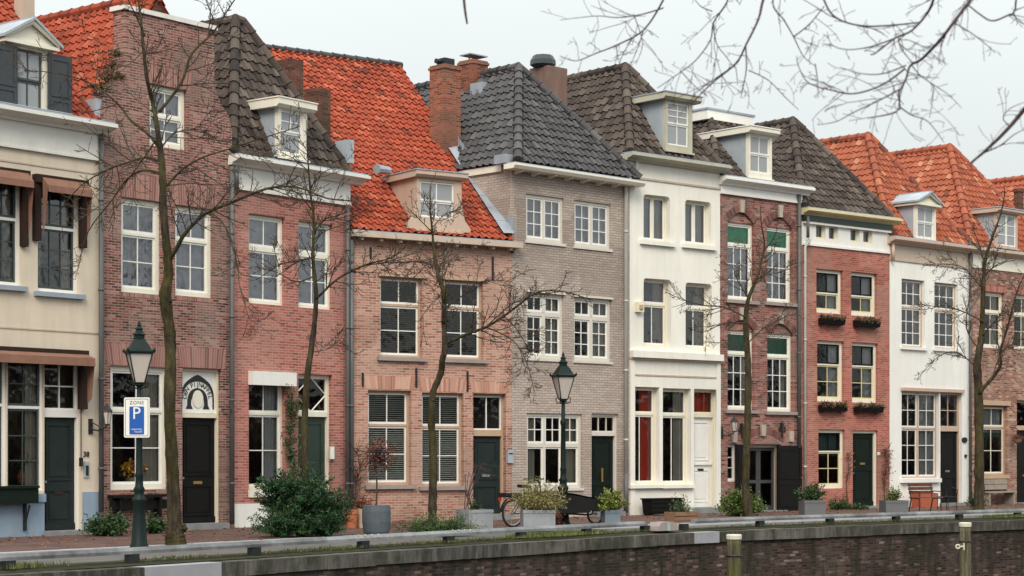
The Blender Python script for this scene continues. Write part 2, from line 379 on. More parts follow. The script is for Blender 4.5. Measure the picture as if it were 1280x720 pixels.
# ---------------------------------------------------------------- houses
class House:
    def __init__(s, i, name, label, depth=8.0):
        s.A = FP[i].copy(); s.B = FP[i + 1].copy(); s.A.z = s.B.z = 0
        d = s.B - s.A; s.W = d.length; s.u = d.normalized(); s.n = Vector((-s.u.y, s.u.x, 0)); s.ang = math.atan2(d.y, d.x)
        s.root = thing(name, label, 'house', s.A, s.ang, 'row houses along the quay')
        s.holes = []; s.D = depth
    def uz(s, px, py, d=0.0):
        r = ray(px, py); t = (d - (EYEP - s.A).dot(s.n)) / r.dot(s.n)
        P = EYEP + r * t; return (P - s.A).dot(s.u), P.z
    def U(s, px, d=0.0): return s.uz(px, 500, d)[0]
    def Z(s, px, py, d=0.0): return s.uz(px, py, d)[1]
    def dz(s, px, py, u):
        r = ray(px, py); t = (u - (EYEP - s.A).dot(s.u)) / r.dot(s.u)
        P = EYEP + r * t; return (P - s.A).dot(s.n), P.z
    def world(s, u, d, z): return s.A + s.u * u + s.n * d + Vector((0, 0, z))

    def wall(s, mats, ze, outline=None, sidez=None, side=True, fz=None):
        """front with real openings, reveals, side and back walls. mats: [main] or [main, upper]"""
        mb = MB()
        out = outline or [(0, 0), (s.W, 0), (s.W, ze), (0, ze)]
        loops = [out] + s.holes
        tris = geometry.tessellate_polygon([[Vector((u, z, 0)) for u, z in lp] for lp in loops])
        flat = [p for lp in loops for p in lp]
        ids = [mb.vert((u, 0, z)) for u, z in flat]
        for tr in tris:
            a, b, c = [flat[k] for k in tr]
            ar = (b[0] - a[0]) * (c[1] - a[1]) - (b[1] - a[1]) * (c[0] - a[0])
            if abs(ar) < 1e-9: continue
            mb.face([ids[k] for k in (tr if ar > 0 else tr[::-1])])
        for lp in s.holes:
            n = len(lp)
            for k in range(n):
                (u0, z0), (u1, z1) = lp[k], lp[(k + 1) % n]
                mb.poly([(u0, 0, z0), (u1, 0, z1), (u1, .3, z1), (u0, .3, z0)])
        zs = sidez if sidez is not None else ze
        if side:
            e = .004
            mb.poly([(e, 0.001, 0), (e, 0.001, zs), (e, s.D, zs), (e, s.D, 0)]); mb.poly([(s.W - e, 0.001, 0), (s.W - e, s.D, 0), (s.W - e, s.D, zs), (s.W - e, 0.001, zs)])
        mb.poly([(0, s.D, 0), (0, s.D, zs), (s.W, s.D, zs), (s.W, s.D, 0)])
        if outline:   # thickness for gables
            n = len(out)
            for k in range(n):
                (u0, z0), (u1, z1) = out[k], out[(k + 1) % n]
                if max(z0, z1) > zs - .01: mb.poly([(u0, 0, z0), (u0, .38, z0), (u1, .38, z1), (u1, 0, z1)])
            mb.face([mb.vert((u, .38, z)) for u, z in out if z >= zs - .01])
        mb.build('wall', mats, s.root)
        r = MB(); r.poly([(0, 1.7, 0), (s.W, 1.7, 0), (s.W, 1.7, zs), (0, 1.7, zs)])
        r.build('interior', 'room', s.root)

    def rect(s, px0, yt, px1, yb, rec):
        u0, z1 = s.uz(px0, yt, 0); z0 = s.uz(px0, yb, 0)[1]; u1 = s.uz(px1, yt, rec)[0]
        return u0, z0, u1, z1

    def window(s, px0, yt, px1, yb, secs, rec=.1, fw=.06, sw=.045, mw=.024, fm='white', sm=None, gm='glass', sill=None, curtain=None, bar=.06,
               arch=0.0, archinfill=None, mull=.05, leftx=0.0, label=None, greenm='greenglass', openmark=None):
        u0, z0, u1, z1 = s.rect(px0, yt, px1, yb, rec)
        u0 += leftx
        if arch:
            pts = [(u0, z0), (u1, z0), (u1, z1)]
            for k in range(1, 9):
                a = k / 9; pts.append((u1 + (u0 - u1) * a, z1 + arch * math.sin(math.pi * a)))
            s.holes.append(pts + [(u0, z1)])
        else: s.holes.append([(u0, z0), (u1, z0), (u1, z1), (u0, z1)])
        fr = MB(); y0, y1 = rec, rec + .1
        fr.box(u0, u0 + fw, y0, y1, z0, z1); fr.box(u1 - fw, u1, y0, y1, z0, z1)
        fr.box(u0 + fw, u1 - fw, y0, y1, z0, z0 + fw * 1.1); fr.box(u0 + fw, u1 - fw, y0, y1, z1 - fw, z1)
        iu0, iu1, iz0, iz1 = u0 + fw, u1 - fw, z0 + fw * 1.1, z1 - fw
        sa = MB(); hgt = iz1 - iz0; zt = iz1; gl = MB(); tot = sum(x[0] for x in secs)
        for k, sec in enumerate(secs):
            fracs, ncas, nc, nr = sec[:4]
            smat = sec[4] if len(sec) > 4 else 0
            zb = zt - hgt * fracs / tot
            a, b = zb, zt
            if k < len(secs) - 1:
                fr.box(iu0, iu1, y0 + .012, y1 - .004, zb - bar / 2, zb + bar / 2); a = zb + bar / 2
            if k > 0: b = zt - bar / 2
            cw = (iu1 - iu0 - mull * (ncas - 1)) / ncas
            for c in range(ncas):
                x0 = iu0 + c * (cw + mull); x1 = x0 + cw
                if c: fr.box(x0 - mull, x0, y0 + .006, y1 - .008, a, b)
                ys, ye = rec + .022 + .014 * k, rec + .062 + .014 * k
                sa.box(x0, x0 + sw, ys, ye, a, b, smat); sa.box(x1 - sw, x1, ys, ye, a, b, smat)
                sa.box(x0 + sw, x1 - sw, ys, ye, a, a + sw * 1.15, smat); sa.box(x0 + sw, x1 - sw, ys, ye, b - sw, b, smat)
                gx0, gx1, gz0, gz1 = x0 + sw, x1 - sw, a + sw * 1.15, b - sw
                for q in range(1, nc):
                    xm = gx0 + (gx1 - gx0) * q / nc; sa.box(xm - mw / 2, xm + mw / 2, ys + .004, ye - .004, gz0, gz1, smat)
                for q in range(1, nr):
                    zm = gz0 + (gz1 - gz0) * q / nr; sa.box(gx0, gx1, ys + .006, ye - .006, zm - mw / 2, zm + mw / 2, smat)
                gl.poly([(gx0, (ys + ye) / 2, gz0), (gx1, (ys + ye) / 2, gz0), (gx1, (ys + ye) / 2, gz1), (gx0, (ys + ye) / 2, gz1)], 1 if len(sec) > 5 and sec[5] else 0)
            zt = zb
        if arch:   # infill above the frame
            pts = [(u0, z1), (u1, z1)]
            for k in range(1, 9):
                a = k / 9; pts.append((u1 + (u0 - u1) * a, z1 + arch * math.sin(math.pi * a)))
            inf = MB(); inf.prism_y(pts, rec * .55, rec + .12); inf.build('arch_infill', archinfill, s.root)
        o = fr.build('window', fm, s.root)
        if label: o['label'] = label
        sa.build('sash', [sm or fm, 'black', 'yellowcream'], o)
        gl.build('pane', [gm, greenm], o)
        if curtain: s.curtain(o, curtain, iu0, iu1, iz0, iz1, rec + .15)
        if sill:
            mat, h, pr, ov = sill
            sl = MB(); sl.box(u0 - ov, u1 + ov, -pr, rec, z0 - h, z0 - .003); sl.build('sill', mat, o)
        return o, (u0, z0, u1, z1)

    def curtain(s, par, kind, u0, u1, z0, z1, y):
        def sheet(a, b, za, zb, mat, amp=.03, wl=.13, name='curtain', yy=0):
            mb = MB(); n = max(6, int((b - a) / wl * 8)); prev = None; ph = R.random() * 6
            for k in range(n + 1):
                u = a + (b - a) * k / n; d = y + yy + amp * math.sin(ph + 2 * math.pi * (u - a) / wl + .8 * math.sin(u * 9))
                cur = (mb.vert((u, d, za)), mb.vert((u, d, zb)))
                if prev: mb.face((prev[0], cur[0], cur[1], prev[1]))
                prev = cur
            mb.build(name, mat, par, smooth=True)
        w = u1 - u0; h = z1 - z0
        for kd in kind.split('+'):
            if kd == 'net': sheet(u0, u1, z0, z1, 'curtain')
            elif kd == 'netgap': sheet(u0, u0 + w * .48, z0, z1, 'curtain'); sheet(u0 + w * .56, u1, z0, z1, 'curtain')
            elif kd == 'half': sheet(u0, u1, z0, z0 + h * .45, 'curtain')
            elif kd == 'tophalf': sheet(u0, u1, z0 + h * .62, z1, 'curtain')
            elif kd == 'drapes': sheet(u0 - .05, u0 + w * .22, z0, z1, 'curtainwarm'); sheet(u1 - w * .25, u1 + .15, z0, z1, 'curtainwarm')
            elif kd == 'rdrape': sheet(u1 - w * .34, u1 + .15, z0, z1, 'curtainwarm')
            elif kd == 'rnet': sheet(u1 - w * .36, u1 + .15, z0, z1, 'curtain')
            elif kd == 'red': sheet(u0 + w * .60, u1 + .2, z0, z1, 'redcurtain', .05, .22)
            elif kd == 'redall': sheet(u0 + w * .1, u1 + .3, z0, z1, 'redcurtain', .05, .22)
            elif kd == 'greentop': sheet(u0, u1 + .2, z0 + h * .55, z1, 'greencurtain')
            elif kd == 'green': sheet(u0, u1 + .2, z0, z1, 'greencurtain')
            elif kd in ('blind', 'blinddark'):
                mb = MB(); n = int(h / .052)
                for k in range(n):
                    z = z0 + (k + .5) * h / n
                    mb.poly([(u0, y - .1, z - .012), (u1 + .1, y - .1, z - .012), (u1 + .1, y - .062, z + .012), (u0, y - .062, z + .012)])
                mb.build('blind', kd, par)

    def door(s, px0, yt, px1, yb, rec=.14, fw=.07, fm='white', dm='black', fan=None, panels=None, slot='brass', slotz=.9, step='stone', slotw=.24,
             knob='l', fangrid=(1, 1), gm='glass', barm=None, fansign=False, barh=.09, glazed=False):
        u0, z0, u1, z1 = s.rect(px0, yt, px1, yb, rec)
        s.holes.append([(u0, .012), (u1, .012), (u1, z1), (u0, z1)])
        fr = MB(); y0, y1 = rec, rec + .1
        fr.box(u0, u0 + fw, y0, y1, z0, z1); fr.box(u1 - fw, u1, y0, y1, z0, z1); fr.box(u0 + fw, u1 - fw, y0, y1, z1 - fw, z1)
        o = None; zd = z1 - fw
        if fan is not None:
            zf = s.Z(px0, fan, 0); fr.box(u0 + fw, u1 - fw, y0 - .015, y1, zf - barh, zf)
            zd = zf - barh
        fo = fr.build('door_frame', fm, s.root)
        if fan is not None and not fansign:
            g = MB(); g.poly([(u0 + fw, rec + .05, zf), (u1 - fw, rec + .05, zf), (u1 - fw, rec + .05, z1 - fw), (u0 + fw, rec + .05, z1 - fw)])
            g.build('pane', gm, fo)
            sa = MB(); a0, a1, b0, b1 = u0 + fw, u1 - fw, zf, z1 - fw; sw = .035
            sa.box(a0, a0 + sw, y0 + .02, y1 - .03, b0, b1); sa.box(a1 - sw, a1, y0 + .02, y1 - .03, b0, b1)
            sa.box(a0 + sw, a1 - sw, y0 + .02, y1 - .03, b0, b0 + sw); sa.box(a0 + sw, a1 - sw, y0 + .02, y1 - .03, b1 - sw, b1)
            if fangrid == 'diamond':
                cx, cz = (a0 + a1) / 2, (b0 + b1) / 2
                for (p, q) in (((a0, cz), (cx, b0)), ((cx, b0), (a1, cz)), ((a1, cz), (cx, b1)), ((cx, b1), (a0, cz))):
                    sa.tube([(p[0], rec + .045, p[1]), (q[0], rec + .045, q[1])], .018, 4)
            else:
                for q in range(1, fangrid[0]):
                    x = a0 + (a1 - a0) * q / fangrid[0]; sa.box(x - .014, x + .014, y0 + .024, y1 - .034, b0, b1)
                for q in range(1, fangrid[1]):
                    z = b0 + (b1 - b0) * q / fangrid[1]; sa.box(a0, a1, y0 + .026, y1 - .036, z - .014, z + .014)
            sa.build('fanlight_bar', barm or fm, fo)
        lf = MB(); a0, a1 = u0 + fw, u1 - fw; yl = rec + .045
        w = a1 - a0; hh = zd - z0
        if glazed:
            mid = (a0 + a1) / 2; gl = MB()
            for (x0, x1) in ((a0, mid - .006), (mid + .006, a1)):
                bw = .085
                lf.box(x0, x0 + bw, yl, yl + .05, z0, zd); lf.box(x1 - bw, x1, yl, yl + .05, z0, zd)
                for (q0, q1) in ((0, .09), (.44, .49), (.95, 1)): lf.box(x0 + bw, x1 - bw, yl + .002, yl + .048, z0 + q0 * hh, z0 + q1 * hh)
                gl.poly([(x0 + bw, yl + .025, z0), (x1 - bw, yl + .025, z0), (x1 - bw, yl + .025, zd), (x0 + bw, yl + .025, zd)])
            o = lf.build('door', dm, s.root); gl.build('pane', gm, o)
        else:
            lf.box(a0, a1, yl + .02, yl + .06, z0, zd)
            for (p0, p1, q0, q1) in (panels or [(.12, .88, .06, .36), (.12, .88, .44, .94)]):
                x0, x1, zz0, zz1 = a0 + w * p0, a0 + w * p1, z0 + hh * q0, z0 + hh * q1; e = .035
                lf.box(x0, x0 + e, yl, yl + .02, zz0, zz1); lf.box(x1 - e, x1, yl, yl + .02, zz0, zz1)
                lf.box(x0 + e, x1 - e, yl, yl + .02, zz0, zz0 + e); lf.box(x0 + e, x1 - e, yl, yl + .02, zz1 - e, zz1)
                lf.box(x0 + .09, x1 - .09, yl + .008, yl + .02, zz0 + .09, zz1 - .09)
            lf.box(a0, a1, yl - .01, yl + .02, z0 + .01, z0 + .14)
            o = lf.build('door', dm, s.root)
        if slot:
            sl = MB(); sl.box((a0 + a1) / 2 - slotw / 2, (a0 + a1) / 2 + slotw / 2, yl - .006, yl + .019, z0 + slotz, z0 + slotz + .065)
            sl.build('letter_slot', slot, o)
        if knob:
            kx = a0 + .06 if knob == 'l' else a1 - .06
            kb = MB(); kb.tube([(kx, yl + .02, z0 + 1.02), (kx, yl - .05, z0 + 1.02)], [.012, .028], 8); kb.build('door_knob', 'steel', o)
        if step:
            st = MB(); st.box(u0 - .05, u1 + .05, -.22, rec + .1, 0.0, max(z0, .03)); st.build('doorstep', step, s.root)
        return (u0, z0, u1, z1), o, fo

    def cornice(s, px, yt, yb, proj, ov=(0, 0), mat='white', frieze=None, fm=None, name='cornice', top=True):
        z1 = s.Z(px, yt, -proj); z0 = s.Z(px, yb, -proj * .6); h = z1 - z0; p = proj
        mb = MB()
        mb.prism_u([(0.004, z0), (-.3 * p, z0), (-.38 * p, z0 + .28 * h), (-.55 * p, z0 + .34 * h), (-.8 * p, z0 + .5 * h), (-.92 * p, z0 + .56 * h), (-p, z0 + .6 * h), (-p, z1 - .05 * h), (-p * .9, z1), (0.004, z1)], -ov[0], s.W + ov[1])
        o = mb.build(name, mat, s.root)
        gt = MB(); gt.box(-ov[0] + .02, s.W + ov[1] - .02, -p * .86, 0.1, z1 + .001, z1 + .035); gt.build('gutter_lining', 'lead', o)
        if frieze:
            zb = s.Z(px, frieze, 0)
            fr = MB(); fr.box(.003, s.W - .003, -.035, 0.0, zb, z0 + .01); fr.box(0, s.W, -.07, -.035, zb, zb + .07)
            fr.build('frieze', fm or mat, s.root)
        return z0, z1

    def band(s, name, px, yt, yb, proj, mat, u0=0.0, u1=None):
        z1 = s.Z(px, yt); z0 = s.Z(px, yb)
        mb = MB(); mb.box(u0, s.W if u1 is None else u1, -proj, 0.002, z0, z1); return mb.build(name, mat, s.root)

    def soldier(s, u0, u1, z0, h, mat, splay=.0, proj=.006):
        mb = MB(); n = max(3, int((u1 - u0) / .066)); c = (u0 + u1) / 2
        for k in range(n):
            a = u0 + (u1 - u0) * k / n; b = u0 + (u1 - u0) * (k + 1) / n - .013
            sp = splay
            mb.prism_y([(a, z0), (b, z0), (b + (b - c) * sp, z0 + h * R.uniform(.93, 1.0)), (a + (a - c) * sp, z0 + h * R.uniform(.93, 1.0))], -proj, .004, 0, R.random())
        mb.prism_y([(u0, z0 + .004), (u1 - .012, z0 + .004), (u1 - .012 + (u1 - c) * splay * .97, z0 + h * .92), (u0 + (u0 - c) * splay * .97, z0 + h * .92)], -.003, .003, 1)
        mb.build('brick_lintel', [mat, 'mortar'], s.root)

    def archring(s, u0, u1, z, rise, h, mat, proj=.008):
        mb = MB(); n = int((u1 - u0) / .062)
        def P(a): return Vector((u0 + (u1 - u0) * a, z + rise * math.sin(math.pi * a)))
        for k in range(n):
            a, b = k / n, (k + .86) / n
            p, q = P(a), P(b); d = (q - p); nn = Vector((-d.y, d.x)).normalized() * h
            mb.prism_y([tuple(p), tuple(q), tuple(q + nn), tuple(p + nn)], -proj, .004, 0, R.random())
        mb.build('brick_arch', mat, s.root)

    def pipe(s, px, yt, yb, mat, r=.05, elbow=None, d=-.09, mat2=None):
        u = s.U(px, d); z1 = s.Z(px, yt, d); z0 = max(.02, s.Z(px, yb, d))
        mb = MB(); pts = [(u, d, z0), (u, d, z1)]
        if elbow: pts = [(u, d, z0), (u, d, z1 - .25), (u + elbow[0] * .6, d - .05, z1 - .12), (u + elbow[0], d + elbow[1], z1)]
        mb.tube(pts, r, 10)
        z = z0 + .9
        while z < z1 - .4:
            mb.tube([(u, d, z), (u, d, z + .05)], r * 1.22, 10); z += 1.9
        return mb.build('downpipe', mat, s.root, smooth=True)

# -- tiled roof planes
def plane_frame(poly):
    p = [Vector(q) for q in poly]
    nrm = (p[1] - p[0]).cross(p[2] - p[0]).normalized()
    if nrm.z < 0: nrm = -nrm
    e1 = Vector((0, 0, 1)).cross(nrm).normalized(); e2 = nrm.cross(e1).normalized()
    if e2.z < 0: e1, e2 = -e1, -e2
    return p, nrm, e1, e2
def tiled(H, poly, mat, tw=.235, g=.30, name='roof', parent=None, hgt=.085, lip=.06):
    if 'orange' in mat: tw, g, hgt, lip = .21, .26, .052, .042
    else: tw, g, hgt, lip = .25, .285, .05, .042
    p, nrm, e1, e2 = plane_frame(poly); o = p[0]
    st = [((q - o).dot(e1), (q - o).dot(e2)) for q in p]
    s0, s1 = min(a for a, _ in st) - tw, max(a for a, _ in st) + tw
    t0, t1 = min(b for _, b in st), max(b for _, b in st) + g
    ca = sum(a for a, _ in st) / len(st); cb = sum(b for _, b in st) / len(st)
    prof = [(0, -.1), (.06, .55), (.22, 1.0), (.40, .72), (.52, .12), (.72, -.14), (.90, -.14), (1.0, -.1)]
    verts, faces, tv = [], [], []
    edges = []
    n = len(st)
    for i in range(n):
        a, b = Vector(st[i]), Vector(st[(i + 1) % n]); d = (b - a).normalized(); nn = Vector((-d.y, d.x))
        if (Vector((ca, cb)) - a).dot(nn) < 0: nn = -nn
        edges.append((a, nn))
    rows = int((t1 - t0) / g) + 1; cols = int((s1 - s0) / tw) + 1
    rr = random.Random(int(abs(o.x * 91 + o.z * 37 + o.y * 13) * 10) + 3)
    for r in range(rows):
        for c in range(cols):
            sa, ta = s0 + c * tw, t0 + r * g
            cen = Vector((sa + tw / 2, ta + g / 2))
            if any((cen - a).dot(nn) < -.36 for a, nn in edges): continue
            tv_ = min(1, max(0, rr.gauss(.55, .17))) if rr.random() > .06 else rr.choice((.02, .98))
            js, jt, jl = rr.uniform(-.006, .006), rr.uniform(-.012, .012), rr.uniform(-.008, .01)
            b = len(verts)
            for (x, h) in prof:
                P = o + e1 * (sa + x * tw + js)
                low = P + e2 * (ta + jt) + nrm * (h * hgt + lip + jl)
                upp = P + e2 * (ta + g + .03) + nrm * (h * hgt)
                bot = P + e2 * (ta + jt + .004) + nrm * (h * hgt + jl - .01)
                verts += [low, upp, bot]
            for k in range(len(prof) - 1):
                i = b + k * 3; faces.append((i, i + 3, i + 4, i + 1)); tv.append(tv_)
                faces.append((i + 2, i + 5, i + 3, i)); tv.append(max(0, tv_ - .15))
    bm = bmesh.new(); lay = bm.faces.layers.float.new('tile')
    vs = [bm.verts.new(v) for v in verts]
    for f, t in zip(faces, tv):
        fc = bm.faces.new([vs[k] for k in f]); fc[lay] = t; fc.smooth = False
    for a, nn in edges:
        co = o + e1 * a.x + e2 * a.y; no = e1 * nn.x + e2 * nn.y
        bmesh.ops.bisect_plane(bm, geom=bm.verts[:] + bm.edges[:] + bm.faces[:], plane_co=co - no * .0, plane_no=-no, clear_outer=True)
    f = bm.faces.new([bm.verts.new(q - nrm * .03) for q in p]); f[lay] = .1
    me = bpy.data.meshes.new(name); bm.to_mesh(me); bm.free()
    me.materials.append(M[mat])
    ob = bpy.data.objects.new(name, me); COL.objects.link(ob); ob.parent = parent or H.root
    return ob
def ridge(H, a, b, mat, parent, r=.12, name='ridge_tile', step=.36, lift=.03):
    a, b = Vector(a), Vector(b); L = (b - a).length; n = max(1, int(L / step)); mb = MB(); d = (b - a) / n
    for k in range(n):
        p = a + d * k + Vector((0, 0, lift)); q = p + d * 1.08
        mb.tube([p, p + d * .12, q], [r * 1.18, r * 1.05, r * .9], 10, 0, min(1, max(0, R.gauss(.5, .25))))
    o = mb.build(name, mat, parent or H.root); 
    return o
def hip_roof(H, ze, peak, mat, d0=-.02, ov=0.0, depth=9.0, trunc=None, rmat=None, ul=None, ur=None, hipstart=0.0):
    """ridge at right angles to the street with a hipped front; peak=(u,d,z)"""
    u0, u1 = -ov if ul is None else ul, H.W + ov if ur is None else ur
    um, dp, zp = peak
    w = trunc or 0.0
    a, b = (u0, d0, ze), (u1, d0, ze)
    pl, pr = (um - w, dp, zp), (um + w, dp, zp)
    front = [a, b, pr, pl] if w else [a, b, pr]
    ro = tiled(H, front, mat)
    tiled(H, [a, pl, (um - w, depth, zp), (u0, depth, ze)], mat, name='roof_slope', parent=ro)
    tiled(H, [b, (u1, depth, ze), (um + w, depth, zp), pr], mat, name='roof_slope', parent=ro)
    rm = rmat or mat
    ridge(H, a, pl, rm, ro, name='hip_tile'); ridge(H, b, pr, rm, ro, name='hip_tile')
    ridge(H, pl, (um - w, depth, zp), rm, ro)
    if w: ridge(H, pl, pr, rm, ro)
    return ro
def chimney(H, uc, pxl, pxr, yt, yb, mat, extra=.6, cap=True, name='chimney'):
    d, z1 = H.dz((pxl + pxr) / 2, yt, uc); z0 = H.dz((pxl + pxr) / 2, yb, uc)[1] - extra
    P = H.world(uc, d, z1); wv = (pxr - pxl) / F * P.y
    uw = Vector((H.u.x, H.u.y)); s = wv / (abs(H.u.x) + abs(H.n.x)) / 2
    mb = MB(); mb.box(uc - s, uc + s, d - s, d + s, z0, z1 - .12)
    if cap:
        mb.box(uc - s - .03, uc + s + .03, d - s - .03, d + s + .03, z1 - .12, z1 - .05); mb.box(uc - s, uc + s, d - s, d + s, z1 - .05, z1)
    else: mb.box(uc - s - .002, uc + s + .002, d - s - .002, d + s + .002, z1 - .12, z1)
    o = mb.build(name, mat, H.root); return o, (uc, d, z1, s)

def dormer(H, pxl, yt, pxr, yb, df, cheek, face, roofbox, win, roofmat='zinc', pediment=False, deep=2.6, shape=None, sashes=((.5, 1, 2, 1), (.5, 1, 2, 1)), fw=.08, sashm='white', glassm='plainglass'):
    """front face rectangle in pixels on plane d=df; roofbox (h, over_side, over_front); win inset (l, r, b, t) in metres"""
    u0, z1 = H.uz(pxl, yt, df); z0 = H.uz(pxl, yb, df)[1]; u1 = H.U(pxr, df)
    body = MB(); body.box(u0 + .01, u1 - .01, df + .13, df + deep, z0, z1)
    o = body.build('dormer', cheek, H.root)
    l, r, b, t = win; a0, a1, b0, b1 = u0 + l, u1 - r, z0 + b, z1 - t
    fc = MB()
    fc.box(u0, a0, df, df + .12, z0, z1); fc.box(a1, u1, df, df + .12, z0, z1); fc.box(a0, a1, df, df + .12, z0, b0); fc.box(a0, a1, df, df + .12, b1, z1)
    if shape: 
        for sx, x in ((-1, u0), (1, u1)):   # flared feet
            pts = [(x, z0), (x + sx * .28, z0), (x + sx * .26, z0 + .12), (x + sx * .10, z0 + .30), (x + sx * .03, z0 + .62), (x, z0 + .75)]
            fc.prism_y(pts if sx > 0 else pts[::-1], df + .002, df + .11)
    fc.build('dormer_front', face, o)
    sa = MB(); gl = MB(); zt = b1; tot = sum(x[0] for x in sashes); sw = .045
    for k, (fr, nca, nc, nr) in enumerate(sashes):
        zb = zt - (b1 - b0) * fr / tot; cw = (a1 - a0) / nca; ys = df + .035 + .02 * k; ye = ys + .04
        for c in range(nca):
            x0, x1 = a0 + c * cw, a0 + (c + 1) * cw
            sa.box(x0, x0 + sw, ys, ye, zb, zt); sa.box(x1 - sw, x1, ys, ye, zb, zt); sa.box(x0 + sw, x1 - sw, ys, ye, zb, zb + sw); sa.box(x0 + sw, x1 - sw, ys, ye, zt - sw, zt)
            for q in range(1, nc): xm = x0 + sw + (x1 - x0 - 2 * sw) * q / nc; sa.box(xm - .014, xm + .014, ys + .004, ye - .004, zb + sw, zt - sw)
            for q in range(1, nr): zm = zb + sw + (zt - zb - 2 * sw) * q / nr; sa.box(x0 + sw, x1 - sw, ys + .006, ye - .006, zm - .014, zm + .014)
            gl.poly([(x0, ys + .02, zb), (x1, ys + .02, zb), (x1, ys + .02, zt), (x0, ys + .02, zt)])
        zt = zb
    sa.build('dormer_sash', sashm, o); gl.build('pane', glassm, o)
    h, os_, of = roofbox
    rf = MB()
    if pediment:
        um = (u0 + u1) / 2
        x0, x1 = u0 - os_, u1 + os_
        rf.box(x0, x1, df - of, df + deep, z1 + .001, z1 + .07)
        rf.prism_y([(x0, z1 + .07), (x1, z1 + .07), (um, z1 + .07 + h)], df - of * .5, df + deep)
        rf.build('dormer_pediment', face, o)
        rb = MB()
        for (xa, xb) in ((x0 - .05, um), (um, x1 + .05)):
            za, zb = (z1 + .05, z1 + .1 + h) if xb == um else (z1 + .1 + h, z1 + .05)
            rb.prism_y([(xa, za + .03), (xb, zb), (xb, zb + .06), (xa, za + .09)], df - of - .06, df + deep)
        rb.build('dormer_roof', roofmat, o)
        # raking mouldings
        mo = MB()
        mo.tube([(x0, df - of, z1 + .1), (um, df - of, z1 + .07 + h)], .045, 4); mo.tube([(um, df - of, z1 + .07 + h), (x1, df - of, z1 + .1)], .045, 4)
        mo.build('raking_moulding', face, o)
    else:
        rf.prism_u([(df - of, z1 + .06), (df - of * .55, z1 + .001), (df + deep, z1 + .001), (df + deep, z1 + h), (df - of, z1 + h)], u0 - os_, u1 + os_)
        rf.build('dormer_cornice', face, o)
        rb = MB(); rb.box(u0 - os_ - .02, u1 + os_ + .02, df - of - .02, df + deep, z1 + h + .001, z1 + h + .03); rb.build('dormer_roof', roofmat, o)
    sl = MB(); sl.box(u0 - .04, u1 + .04, df - .06, df, z0 - .05, z0 - .002); sl.build('sill', face, o)
    return o, (u0, z0, u1, z1)
